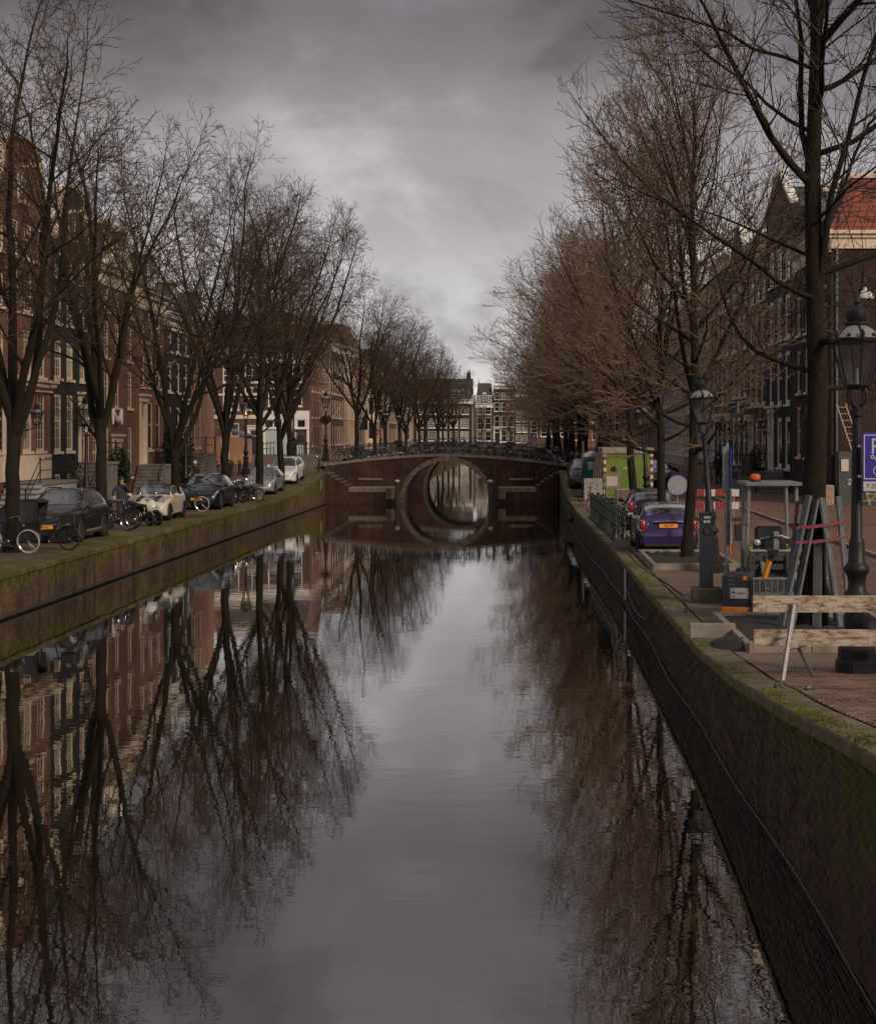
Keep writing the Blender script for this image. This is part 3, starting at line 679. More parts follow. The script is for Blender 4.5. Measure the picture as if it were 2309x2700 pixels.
def window_parts(parent, x, zl, w, h, fm, nc, nr, sill=True, lod=0, sash=True, glass=None, fw=0.11):
    """opening's lower middle at (x, zl) in facade coordinates"""
    g = glass or GLASSES[RND.choice((0, 0, 0, 1, 1, 3, 3, 2, 5, 0, 3, 4))]
    k = ('g', round(w, 3), round(h, 3), g.name)
    if k not in WCACHE: WCACHE[k] = MB().box(-w/2+0.01, w/2-0.01, 0.09, 0.11, 0.01, h-0.01).mesh('window', g)
    win = link('window', WCACHE[k], parent, (x, 0, zl))
    k = ('f', round(w, 3), round(h, 3), fm.name, nc, nr, lod, sash, fw)
    if k not in WCACHE:
        mb = MB(); y0, y1 = 0.05, 0.12
        mb.box(-w/2, -w/2+fw, y0, y1, 0.0, h); mb.box(w/2-fw, w/2, y0, y1, 0.0, h)
        mb.box(-w/2+fw, w/2-fw, y0, y1, h-fw, h); mb.box(-w/2+fw, w/2-fw, y0, y1, 0.0, fw*0.9)
        iw = w-2*fw; ih = h-1.9*fw; zb = fw*0.9
        if sash and ih > 1.0: zs = zb+ih*0.52; mb.box(-iw/2, iw/2, 0.06, 0.088, zs, zs+0.06)
        t = 0.012 if lod == 0 else 0.028
        for i in range(1, nc): xx = -iw/2+iw*i/nc; mb.box(xx-t, xx+t, 0.07, 0.0885, zb, zb+ih)
        for i in range(1, nr): zz = zb+ih*i/nr; mb.box(-iw/2, iw/2, 0.072, 0.089, zz-t, zz+t)
        WCACHE[k] = mb.mesh('frame', fm)
    link('frame', WCACHE[k], win)
    if sill:
        k = ('s', round(w, 3), fm.name)
        if k not in WCACHE: WCACHE[k] = MB().box(-w/2-0.05, w/2+0.05, -0.09, 0.06, -0.13, -0.002).mesh('sill', fm)
        link('sill', WCACHE[k], win)
    return win
def wall_with_openings(mb, W, z0, z1, ops, depth=0.13, y=0.0):
    xs = sorted(set([0.0, W] + [v for o in ops for v in (o[0], o[1])])); zs = sorted(set([z0, z1] + [v for o in ops for v in (o[2], o[3])]))
    for i in range(len(xs)-1):
        run = None
        for j in range(len(zs)-1):
            xm, zm = (xs[i]+xs[i+1])/2, (zs[j]+zs[j+1])/2
            hole = any(o[0] < xm < o[1] and o[2] < zm < o[3] for o in ops)
            if not hole:
                run = (run[0], zs[j+1]) if run else (zs[j], zs[j+1])
            if hole or j == len(zs)-2:
                if run: mb.quad((xs[i], y, run[0]), (xs[i+1], y, run[0]), (xs[i+1], y, run[1]), (xs[i], y, run[1]))
                run = None
    for (a, b, c, d) in ops:
        mb.quad((a, y, c), (a, y, d), (a, y+depth, d), (a, y+depth, c)); mb.quad((b, y, d), (b, y, c), (b, y+depth, c), (b, y+depth, d))
        mb.quad((a, y, d), (b, y, d), (b, y+depth, d), (a, y+depth, d)); mb.quad((b, y, c), (a, y, c), (a, y+depth, c), (b, y+depth, c))
def door_parts(t, x, w, zl, zh, dm, fm, surround=True, lod=0):
    d = MB().box(x-w/2+0.08, x+w/2-0.08, 0.07, 0.11, zl, zl+(zh-zl)*0.76).build('door', dm, t)
    if lod == 0:
        MB().sphere((x+w/2-0.2, 0.04, zl+1.0), 0.04, 6, 5).build('handle', mat('brass', (0.4, 0.28, 0.1), 0.35, 0.9), d)
        pn = MB()
        for s in (-1, 1):
            for za, zb in ((0.12, 0.42), (0.5, 0.93)): pn.box(x+s*(w/4-0.03)-0.13, x+s*(w/4-0.03)+0.13, 0.055, 0.07, zl+(zh-zl)*0.76*za, zl+(zh-zl)*0.76*zb)
        pn.build('door_panel', dm, d)
    f = MB(); f.box(x-w/2, x-w/2+0.08, 0.0, 0.12, zl, zh); f.box(x+w/2-0.08, x+w/2, 0.0, 0.12, zl, zh); f.box(x-w/2+0.08, x+w/2-0.08, 0.0, 0.12, zh-0.1, zh)
    f.box(x-w/2+0.08, x+w/2-0.08, 0.0, 0.12, zl+(zh-zl)*0.76, zl+(zh-zl)*0.76+0.09); f.build('frame', fm, d)
    MB().box(x-w/2+0.08, x+w/2-0.08, 0.085, 0.10, zl+(zh-zl)*0.76+0.092, zh-0.102).build('fanlight', GLASSES[1], d)
    if surround:
        s = MB(); s.box(x-w/2-0.22, x-w/2-0.002, -0.10, -0.002, zl, zh+0.05); s.box(x+w/2+0.002, x+w/2+0.22, -0.10, -0.002, zl, zh+0.05)
        s.box(x-w/2-0.3, x+w/2+0.3, -0.16, -0.003, zh+0.052, zh+0.35); s.box(x-w/2-0.42, x+w/2+0.42, -0.30, -0.004, zh+0.352, zh+0.47)
        s.build('door_surround', fm, t)
def cornice(t, W, z, fm, big=1.0, dent=True, x0=0.0, lod=0):
    mb = MB(); b = big
    mb.box(x0-0.02, x0+W+0.02, -0.07*b, -0.002, z-0.75*b, z-0.06*b); mb.box(x0-0.04, x0+W+0.04, -0.16*b, -0.003, z-0.058*b, z+0.08*b)
    mb.box(x0-0.08, x0+W+0.08, -0.32*b, 0.02, z+0.082*b, z+0.2*b); mb.box(x0-0.10, x0+W+0.10, -0.42*b, 0.03, z+0.202*b, z+0.30*b)
    mb.build('cornice', fm, t)
    if dent and lod == 0:
        de = MB(); n = int(W/0.3)
        for i in range(n): x = x0+(i+0.5)*W/n; de.box(x-0.07, x+0.07, -0.29*b, -0.162*b, z-0.055*b, z+0.078*b)
        de.build('dentil_band', fm, t)['kind'] = 'stuff'
def dormer(t, x, z, w, h, fm, rm, gable=True):
    d = MB(); d.box(x-w/2, x+w/2, -0.02, 1.9, z, z+h); db = d.build('dormer', LEAD, t)
    window_parts(db, x, z+0.06, w*0.8, h*0.82, fm, 2, 2, False, 1, False).location.y = -0.125
    r = MB()
    if gable: r.prism([(x-w/2-0.1, z+h+0.002), (x+w/2+0.1, z+h+0.002), (x, z+h+0.42)], -0.15, 1.9)
    else: r.box(x-w/2-0.12, x+w/2+0.12, -0.2, 1.9, z+h+0.002, z+h+0.14)
    r.build('roof', fm, db)
def chimney(t, x, y, z, h=1.6, w=0.9, d=0.6, m=None):
    c = MB().box(x-w/2, x+w/2, y-d/2, y+d/2, z, z+h); o = c.build('chimney', m or BR_DARK, t)
    p = MB(); p.box(x-w/2-0.06, x+w/2+0.06, y-d/2-0.06, y+d/2+0.06, z+h+0.001, z+h+0.1)
    for i in (-1, 1): p.lathe([(0.12, 0), (0.10, 0.45), (0.13, 0.5), (0.13, 0.56)], 8, (x+i*w*0.24, y, z+h+0.1))
    p.build('chimney_pot', mat('terracotta_pot', (0.16, 0.07, 0.045), 0.8), o)
def house(label, pos, rz, W, ztop, wm, fm, rows, cols, panes=(2, 4), roof='cornice', D=10.0, door=None, rm=TILE_BROWN, lod=0, group=None, plinth=None, ridge=3.2, dorm=(), chim=(), extra_open=(), skip=(), ground=None, sash=True, doorm=DARKWOOD, fw=0.11, sidewin=(), name='canal_house', gtop=None, glass=None):
    """pos = (x, y, z) of the facade's start corner; facade along local x, facing local -y; heights are world heights"""
    t = thing(name, label, 'house', pos, rz, group); z0 = pos[2]
    Z = lambda z: z-z0
    ops = []; wins = []
    for ri, rw in enumerate(rows):
        zl, zh = rw[0], rw[1]
        for ci, (xc, w) in enumerate(cols):
            if (ri, ci) in skip: continue
            if door and ri == 0 and abs(xc-door[0]) < 0.45*(w+door[1]): continue
            ops.append((xc-w/2, xc+w/2, Z(zl), Z(zh))); wins.append((xc, w, Z(zl), Z(zh)-Z(zl), ri))
    for (xc, w, zl, zh) in extra_open: ops.append((xc-w/2, xc+w/2, Z(zl), Z(zh))); wins.append((xc, w, Z(zl), Z(zh)-Z(zl), 9))
    if door: ops.append((door[0]-door[1]/2, door[0]+door[1]/2, Z(door[2]), Z(door[3])))
    mb = MB(); E = Z(ztop)
    wall_with_openings(mb, W, -1.2, E, ops)
    mb.quad((0, D, -1.2), (0, 0, -1.2), (0, 0, E), (0, D, E)); mb.quad((W, 0, -1.2), (W, D, -1.2), (W, D, E), (W, 0, E)); mb.quad((W, D, -1.2), (0, D, -1.2), (0, D, E), (W, D, E))
    mb.box(0.05, W-0.05, 0.45, 0.5, -1.2, E)                     # inner lining so rooms are dark
    mb.build('wall', wm, t)
    for (xc, w, zl, h, ri) in wins:
        big = h > 2.1
        window_parts(t, xc, zl, w, h, fm, panes[0] if ri < 9 else 2, (panes[1] + (1 if big and panes[1] > 2 else 0)) if ri < 9 else 2, ri < 9, lod, sash, glass, fw)
    if door: door_parts(t, door[0], door[1], Z(door[2]), Z(door[3]), doorm, fm, True, lod)
    if plinth: MB().box(-0.003, W+0.003, -0.05, -0.002, -1.2, Z(plinth)).build('plinth', HARDSTONE, t)
    rf = None
    if roof in ('cornice', 'pitched'):
        cornice(t, W, E, fm, lod=lod)
        r = MB(); e = E+0.22
        r.add([(-0.05, -0.05, e), (W+0.05, -0.05, e), (W+0.05, D*0.55, e+ridge), (-0.05, D*0.55, e+ridge), (-0.05, D, e), (W+0.05, D, e)], [(0, 1, 2, 3), (3, 2, 5, 4), (0, 3, 4), (1, 5, 2)])
        rf = r.build('roof', rm, t)
    elif roof == 'flat':
        cornice(t, W, E, fm, 0.8, lod=lod); MB().box(0.02, W-0.02, 0.02, D-0.02, E-0.3, E+0.22).build('roof', LEAD, t)
    elif roof == 'mansard':
        cornice(t, W, E, fm, lod=lod)
        r = MB(); e = E+0.25; h = ridge
        r.add([(0, -0.1, e), (W, -0.1, e), (W-0.5, 1.1, e+h), (0.5, 1.1, e+h), (0, D, e), (W, D, e), (W-0.5, D-1.1, e+h), (0.5, D-1.1, e+h)], [(0, 1, 2, 3), (1, 5, 6, 2), (5, 4, 7, 6), (4, 0, 3, 7), (3, 2, 6, 7)])
        rf = r.build('roof', rm, t)
        MB().box(0.4, W-0.4, 1.0, D-1.0, e+h+0.001, e+h+0.22).build('roof_trim', fm, t)
    elif roof in ('neck', 'spout'):
        G = Z(gtop); c = W/2; nw = W*(0.30 if roof == 'neck' else 0.16); sh = E + (G-E)*0.28
        if roof == 'neck':
            poly = [(0, E), (W, E), (W, E+0.25)]
            for i in range(7):
                u = i/6; poly.append((W - (c-nw)*u, E+0.25+(sh+1.2-E-0.25)*(u**2.2)))
            poly += [(c+nw, G-0.9)] + [(c+nw*math.cos(a), G-0.9+0.9*math.sin(a)) for a in [math.pi*k/10 for k in range(1, 10)]] + [(c-nw, G-0.9)]
            for i in range(6, -1, -1):
                u = i/6; poly.append(((c-nw)*u, E+0.25+(sh+1.2-E-0.25)*(u**2.2)))
        else: poly = [(0, E), (W, E), (W, E+0.2), (c+nw, G-0.5), (c+nw, G), (c-nw, G), (c-nw, G-0.5), (0, E+0.2)]
        MB().prism(poly, -0.002, 0.3).build('gable', wm, t)
        tr = MB()
        for i in range(2, len(poly)-1):
            a, b = Vector((poly[i][0], 0, poly[i][1])), Vector((poly[i+1][0], 0, poly[i+1][1]))
            if i == len(poly)-1: continue
            dd = (b-a); ang = math.atan2(dd.z, dd.x)
            M = Matrix.Translation(a) @ Matrix.Rotation(-ang, 4, 'Y')
            tr.box(-0.02, dd.length+0.02, -0.16, 0.31, -0.10, 0.08, M)
        tr.build('gable_coping', fm, t)
        if roof == 'neck':
            window_parts(t, c, E+0.5, min(1.0, nw*1.1), 1.3, fm, 2, 2, True, lod, False).location.y = -0.13
            MB().box(c-0.06, c+0.06, -0.9, 0.0, G-1.25, G-1.1).build('hoist_beam', fm, t)
        r = MB(); top = E+(G-E)*0.72
        r.add([(-0.02, 0.3, E), (c, 0.3, top), (W+0.02, 0.3, E), (-0.02, D, E), (c, D, top), (W+0.02, D, E)], [(0, 1, 4, 3), (1, 2, 5, 4), (3, 4, 5)])
        rf = r.build('roof', rm, t)
    for (x, z, w, h, *g) in dorm: dormer(t, x, Z(z), w, h, fm, rm, g[0] if g else True)
    for (x, y, z, *hh) in chim: chimney(t, x, y, Z(z), *(hh or [1.6]))
    return t
def even(W, n, w, m=0.75): return [(m + (W-2*m)*(i+0.5)/n, w) for i in range(n)]
QL, QR, Q0 = R(90), R(-90), 0.0
GL = 'houses along the quay with the scooter'
# --- row on the side with the scooter
h1 = house('red brick house with tall white paned windows and a neck gable', (FL, 62.4, 1.08), QL, 8.4, 13.7, BR_RED, CREAM, [(3.75, 6.3), (6.95, 8.9), (9.65, 11.35), (11.9, 13.4)], even(8.4, 4, 1.25, 0.5), (3, 5), 'neck', gtop=16.9, door=(2.6, 1.1, 2.55, 5.6), doorm=MAROON, rm=TILE_RED, plinth=2.0, extra_open=[(6.9, 0.8, 1.5, 2.4)], fw=0.10)
mbx = MB(); mbx.box(-0.05, 8.45, -0.28, -0.006, 5.42, 5.62); mbx.box(0, 8.4, -0.12, -0.005, 5.22, 5.418); mbx.box(-0.1, 8.5, -0.38, -0.007, 5.622, 5.74); mbx.build('cornice', CREAM, h1)
mbx = MB(); mbx.box(0.02, 8.38, -0.06, -0.003, 1.45, 2.5); mbx.build('plaster_band', CREAM, h1)
h2 = house('black painted brick house with cream framed windows and a steep stoop', (FL, 70.85, 1.08), QL, 6.3, 13.0, BR_BLACK, CREAM, [(3.7, 6.3), (7.0, 8.75), (9.5, 11.2), (11.6, 12.8)], [(1.1, 1.15), (3.0, 1.15), (5.1, 1.0)], (3, 4), 'neck', gtop=16.0, door=(5.1, 1.0, 3.15, 6.0), rm=TILE_RED, fw=0.14, extra_open=[(1.1, 1.0, 1.5, 2.7), (3.0, 1.0, 1.5, 2.7)])
h3 = house('red brick house with a stone carved doorway and cream cornice', (FL, 77.2, 1.08), QL, 9.3, 12.7, BR_RED, CREAM, [(2.2, 4.85), (5.85, 7.8), (8.35, 10.2), (10.7, 12.0)], [(1.0, 0.95), (3.1, 0.95), (5.2, 0.95), (7.9, 1.0)], (2, 3), 'cornice', door=(5.0, 1.15, 1.9, 4.0), rm=TILE_RED, dorm=((3.0, 13.3, 1.5, 1.7), (6.3, 13.3, 1.3, 1.7)), chim=((1.0, 4.5, 15.3),), doorm=CREAM)
mbx = MB(); mbx.prism([(2.0, 11.95), (7.3, 11.95), (4.65, 13.3)], -0.4, 0.2); mbx.build('pediment', CREAM, h3)
fest = MB(); fest.tube([(3.9, -0.12, 4.6), (4.3, -0.16, 4.2), (4.75, -0.18, 4.08), (5.2, -0.16, 4.2), (5.6, -0.12, 4.6)], [0.09, 0.13, 0.16, 0.13, 0.09], 8); fest.tube([(3.9, -0.12, 4.7), (3.85, -0.14, 3.9)], [0.1, 0.06], 6); fest.tube([(5.6, -0.12, 4.7), (5.65, -0.14, 3.9)], [0.1, 0.06], 6); fest.build('stone_garland', WHITE, h3, True)
h4 = house('warm red brick house with three bays and a dentilled cream cornice', (FL, 86.6, 1.12), QL, 6.5, 12.1, BR_RED2, CREAM, [(3.6, 6.3), (7.1, 8.9), (9.6, 11.4)], even(6.5, 3, 1.05, 0.4), (1, 2), 'cornice', door=(1.35, 1.05, 2.8, 6.2), rm=TILE_GREY, ridge=3.6, dorm=((3.2, 12.6, 2.0, 1.9, False),), doorm=CREAM, extra_open=[(3.2, 0.9, 1.7, 2.5), (5.1, 0.9, 1.7, 2.5)])
h5 = house('narrow black brick house with white windows beside the orange wall', (FL, 93.2, 1.4), QL, 7.5, 11.4, BR_BLACK, WHITE, [(3.6, 6.1), (7.0, 8.8), (9.4, 11.0)], even(7.5, 3, 1.1, 0.4), (1, 2), 'cornice', door=(5.9, 1.1, 3.3, 6.2), rm=TILE_GREY, ridge=3.4, dorm=((2.5, 11.9, 1.6, 1.6, False),), doorm=DARKWOOD)
h6 = house('orange brick corner house with few windows and a blank wall', (FL, 100.8, 1.9), QL, 7.5, 11.6, BR_ORANGE, CREAM, [(3.6, 6.3), (7.2, 9.0), (9.6, 11.1)], [(0.95, 1.0), (2.75, 1.0)], (1, 2), 'cornice', rm=TILE_GREY, ridge=3.0, D=12, dorm=((2.2, 12.0, 1.5, 1.5, False),))
# house at the frame edge
h0 = house('brown brick house with a plain cornice next to the maroon door', (FL, 54.0, 1.08), QL, 8.3, 14.2, BR_BROWN, CREAM, [(3.6, 6.2), (6.95, 8.9), (9.65, 11.35), (11.9, 13.4)], even(8.3, 4, 1.15, 0.5), (2, 4), 'cornice', rm=TILE_GREY, lod=1)
# --- corner block facing the camera beyond the rising street
c1 = house('purple brown brick house with wide white windows above the green bridge railing', (-34.0, 167.5, 1.9), Q0, 6.6, 13.2, BR_BROWN, WHITE, [(2.9, 5.6), (7.0, 9.4), (9.9, 11.9)], [(0.9, 1.3), (3.3, 1.7), (5.5, 1.5)], (2, 3), 'pitched', rm=TILE_BROWN, ridge=4.0, lod=1, door=(5.7, 0.9, 2.0, 4.9), D=12, sash=False, chim=((1.2, 6.0, 16.2),))
mbx = MB(); mbx.box(-0.01, 6.61, -0.12, -0.004, 4.15, 4.55); mbx.box(-0.01, 6.61, -0.05, -0.003, 6.6, 6.8); mbx.build('stone_band', CREAM, c1)
c2 = house('corner house with white shopfront and pale mint panels', (-27.35, 167.5, 1.9), Q0, 4.9, 12.6, BR_BROWN, WHITE, [(7.4, 9.3), (9.9, 11.6)], [(1.1, 1.1), (3.6, 1.1)], (1, 2), 'pitched', rm=TILE_BROWN, ridge=4.6, lod=1, D=12, sash=False)
sf = MB(); sf.box(0.0, 4.9, -0.14, -0.006, 6.0-1.9+0.0, 6.9-1.9); sf.box(0, 4.9, -0.2, -0.007, 4.9-1.9+0.05, 5.1-1.9+0.05)
for x in (0.0, 3.05, 4.62): sf.box(x, x+0.26, -0.16, -0.008, 0, 4.15)
sf.box(0.262, 3.048, -0.10, -0.005, 3.2, 4.1); sf.box(3.312, 4.618, -0.10, -0.005, 3.2, 4.1); shopf = sf.build('shopfront', WHITE, c2)
for x, w in ((0.55, 0.8), (1.5, 0.8), (2.45, 0.7), (3.95, 0.75)): MB().box(x-w/2+0.1, x+w/2+0.1, -0.125, -0.102, 3.3, 4.02).build('transom_window', GLASSES[1], c2)
pnl = MB().box(0.262, 3.048, -0.06, -0.004, 0.0, 3.0).build('shop_window', MINT, c2)
dr = MB(); dr.prism([(3.5, 0), (4.35, 0), (4.35, 2.0)] + [(3.925+0.425*math.cos(a), 2.0+0.42*math.sin(a)) for a in [math.pi*k/8 for k in range(1, 8)]] + [(3.5, 2.0)], -0.09, -0.01); d_ = dr.build('door', DARKWOOD, c2)
MB().box(3.58, 4.27, -0.11, -0.092, 0.15, 1.4).build('door_panel', MINT, d_)
me = text_mesh('BA', 0.62, 0.01); me.materials.append(WHITE); o = link('lettering', me, c2, (1.75, -0.075, 1.75), (R(90), 0, 0))
MB().box(3.15, 3.55, -0.45, -0.17, 2.0, 2.75).build('shop_sign', PALE, c2)
cs = [BR_RED2, BR_TAN, BR_BROWN, PLASTER, BR_ORANGE, BR_RED2, PLASTER, BR_TAN, BR_RED, PLASTER_G, BR_BROWN, BR_RED2, BR_TAN, BR_BLACK]
lab = ['tan', 'brown']; y = 168.0
FAR_DESC = ['warm red brick house at the corner with the mint shopfront', 'tan brick house second along the far quay from the mint shopfront', 'brown brick house third along the far quay from the mint shopfront', 'cream plastered house with narrow tall windows along the far quay', 'orange brick house next to the cream plastered one on the far quay', 'red brick house with cream bands halfway along the far quay', 'cream fronted house with a bay window on the far quay', 'tan brick house with a black banner on the far quay', 'dark red brick house beside the banner on the far quay', 'pale grey plastered side house among the far trees', 'brown brick house behind the far trees', 'light red brick house near the far end of the canal', 'tan brick house close to the end of the canal', 'black brick house at the far end of the quay row']
far = []
for i in range(14):
    W = RND.choice((7.5, 9.0, 10.5, 12.0, 13.0)) if i else 9.0
    n = max(3, int(W/2.3)); H = RND.uniform(13.9, 15.4) if i else 12.6
    rows = [(3.2, 5.4), (6.4, 8.5), (9.2, 11.1), (11.7, 13.2)] if H > 14 else [(3.2, 5.4), (6.2, 8.2), (9.0, 10.9)]
    t = house(FAR_DESC[i], (-22.4, y, 1.8), QL, W-0.03, H, cs[i], CREAM, rows, even(W, n, 1.25, 0.3), (1, 2), RND.choice(('cornice', 'cornice', 'mansard')), D=10, rm=RND.choice((TILE_GREY, TILE_BROWN)), lod=1, group=None, sash=False, chim=((W/2, 5, H+1.5),), fw=0.15)
    far.append((t, y, W)); y += W
bay = far[6][0]; bw_ = far[6][2]
mbx = MB(); mbx.prism([(bw_/2-1.6, 1.4), (bw_/2+1.6, 1.4), (bw_/2+1.6, 9.0), (bw_/2-1.6, 9.0)], -1.0, -0.005); bb = mbx.build('bay_window', CREAM, bay)
for zz in (2.0, 5.6): MB().box(bw_/2-1.2, bw_/2+1.2, -1.02, -1.002, zz, zz+2.3).build('pane', GLASSES[1], bb); MB().box(bw_/2-1.62, bw_/2-1.602, -0.85, -0.15, zz, zz+2.3).build('pane', GLASSES[1], bb)
# --- row on the side with the green cabin
GR = 'houses along the quay with the green cabin'
def rh(lab, ya, yb, *a, **k): return house(lab, (FR, yb, 1.15), QR, yb-ya, *a, **k)
r1 = rh('dark brown corner house with red tiled roof and a blank side wall', 74.0, 84.4, 13.7, BR_DARK, CREAM, [(3.3, 5.9), (6.6, 8.8), (9.6, 11.6)], even(10.4, 4, 1.15, 0.5), (1, 2), 'mansard', rm=TILE_RED, ridge=2.5, D=14, chim=((3.0, 4.0, 16.2), (8.8, 3.4, 16.2, 1.5), (8.9, 6.4, 16.0, 1.2)), fw=0.16, dorm=((8.6, 14.0, 1.7, 1.9),))
# side cornice, drain and frieze of the blank wall
mbx = MB(); mbx.box(10.402, 10.60, -0.35, 14, 12.45, 12.62); mbx.box(10.402, 10.5, -0.05, 14, 11.95, 12.448); mbx.box(10.402, 10.72, -0.4, 14, 12.622, 12.78); mbx.build('side_cornice', CREAM, r1)
MB().cyl((10.46, 0.25, -0.1), (10.46, 0.25, 11.9), 0.06, 8).build('drainpipe', LEAD, r1, True)
r2 = rh('navy painted house with three tall white windows per floor', 84.4, 93.7, 16.6, BR_NAVY, WHITE, [(2.6, 5.4), (6.1, 9.0), (9.7, 12.1), (12.9, 14.9)], even(9.3, 3, 1.7, 0.5), (1, 2), 'spout', gtop=19.0, rm=TILE_GREY, door=(1.9, 1.25, 2.4, 5.6), doorm=WHITE, fw=0.25)
r3 = rh('brown brick house with broad cream windows beside the navy one', 93.7, 101.2, 16.0, BR_BROWN, CREAM, [(2.6, 5.2), (6.2, 8.8), (9.5, 11.8), (12.5, 14.3)], even(7.5, 3, 1.75, 0.2), (1, 2), 'cornice', rm=TILE_GREY, door=(1.4, 1.3, 2.2, 5.2), doorm=CREAM, fw=0.25)
r4 = rh('slate blue painted house with a small white plaque', 101.2, 110.0, 15.4, BR_BLUE, WHITE, [(2.4, 5.6), (6.9, 9.2), (10.0, 12.2), (12.9, 14.6)], even(8.8, 3, 1.6, 0.5), (1, 2), 'spout', gtop=18.2, rm=TILE_GREY, fw=0.25)
MB().box(4.1, 4.7, -0.06, -0.003, 4.7, 5.5).build('plaque', WHITE, r4)
r5 = rh('navy house with white banded cornice over its ground floor', 110.0, 121.5, 16.8, BR_NAVY, WHITE, [(2.4, 5.2), (6.6, 9.2), (10.0, 12.4), (13.2, 15.0)], even(11.5, 4, 1.7, 0.5), (1, 2), 'cornice', rm=TILE_GREY, lod=1, fw=0.25, door=(1.9, 1.2, 2.2, 5.2))
mbx = MB(); mbx.box(-0.05, 11.55, -0.35, -0.006, 4.55, 4.75); mbx.box(0, 11.5, -0.15, -0.005, 4.2, 4.548); mbx.build('cornice', WHITE, r5)
r6 = rh('plain pale grey house behind the charging column lamp', 121.5, 131.5, 15.2, PLASTER_G, WHITE, [(2.6, 5.2), (6.3, 8.7), (9.5, 11.7), (12.4, 14.0)], even(10.0, 4, 1.55, 0.4), (1, 2), 'cornice', rm=TILE_GREY, lod=1, fw=0.25)
r7 = rh('tan brick house with white windows behind the tree trunks', 131.5, 142.0, 16.0, BR_TAN, WHITE, [(2.6, 5.2), (6.3, 8.7), (9.5, 11.7), (12.4, 14.0)], even(10.5, 4, 1.55, 0.4), (1, 2), 'cornice', rm=TILE_GREY, lod=1, fw=0.25, chim=((4, 5, 17.5),))
for i in range(8):
    ya = 142 + 22*i
    rh(['pale grey house behind the dense trees', 'brown brick house behind the dense trees past the grey one', 'red brick house near the road sign past the bridge', 'tan brick house in the row past the road sign', 'dark brick house in the row past the tan one', 'brown house further on behind bare trees', 'red house close to the end of the tree row', 'grey house last behind the tree row'][i], ya, ya+21.8, RND.uniform(13.5, 16), (PLASTER_G, BR_BROWN, BR_RED, BR_TAN, BR_DARK, BR_BROWN, BR_RED, PLASTER_G)[i], WHITE, [(2.6, 5.0), (6.2, 8.4), (9.2, 11.2)], even(21.8, 8, 1.3, 0.4), (1, 2), 'cornice', rm=TILE_GREY, lod=1, fw=0.18, sash=False)
# --- end of the canal, facing the camera
def eh(lab, xa, xb, *a, **k): return house(lab, (xa, 365, 2.0), Q0, xb-xa, *a, lod=1, D=12, **k)
eh('wide dark brown house with small paned windows under a high tiled roof', -25.0, -11.75, 12.1, BR_DARK, WHITE, [(2.8, 5.0), (5.8, 7.9), (8.9, 10.7)], [(1.6, 1.9), (4.2, 1.9), (6.6, 1.9), (9.2, 1.9), (11.6, 1.9)], (4, 3), 'pitched', rm=TILE_GREY, ridge=5.0, chim=((12.3, 6.5, 17.0, 1.6),), dorm=((10.0, 12.6, 3.2, 1.8, False),), sash=False)
gapw = MB().box(-11.74, -10.95, 365.6, 366, 1.5, 13.4).build('wall', PLASTER_G)
eh('narrow brown house with three dormers at the end of the canal', -10.9, -6.95, 11.2, BR_BROWN, WHITE, [(2.8, 5.0), (5.4, 8.2), (8.9, 10.6)], even(3.95, 2, 1.45, 0.2), (1, 2), 'mansard', rm=TILE_GREY, ridge=4.6, dorm=((0.75, 11.7, 1.0, 1.4, False), (2.0, 11.9, 1.1, 1.7), (3.2, 11.7, 1.0, 1.4, False)), sash=False)
eh('black house with tall white windows at the end of the canal', -6.9, -1.85, 15.3, BR_BLACK, WHITE, [(2.6, 5.4), (6.0, 8.6), (9.6, 11.6), (12.3, 13.9)], even(5.05, 3, 1.3, 0.1), (1, 2), 'flat', sash=False, door=(0.95, 1.3, 2.0, 5.6))
eh('low dark house squeezed beside the black one', -1.8, 1.15, 9.8, BR_DARK, WHITE, [(2.4, 4.2), (4.8, 6.6), (7.2, 8.9)], even(2.95, 2, 1.15, 0.05), (2, 3), 'pitched', rm=TILE_GREY, sash=False)
eh('brown brick house with large windows at the end beyond the road sign', 1.2, 10.6, 12.4, BR_BROWN, WHITE, [(3.8, 7.3), (8.6, 11.2)], even(9.4, 4, 1.5, 0.2), (1, 3), 'pitched', rm=TILE_GREY, sash=False)
eh('red brick house at the end behind the tree row', 10.7, 20.0, 14.0, BR_RED, WHITE, [(3.0, 6.0), (7.0, 9.4), (10.3, 12.4)], even(9.3, 4, 1.4, 0.2), (1, 2), 'pitched', rm=TILE_GREY, sash=False)
eh('tan brick house at the end behind the far quay trees', -38.0, -25.1, 13.4, BR_TAN, WHITE, [(3.0, 6.0), (7.0, 9.4), (10.3, 12.4)], even(12.9, 5, 1.4, 0.2), (1, 2), 'pitched', rm=TILE_GREY, sash=False)
tag(gapw, 'pale grey wall strip between the wide and the narrow end house', 'wall')

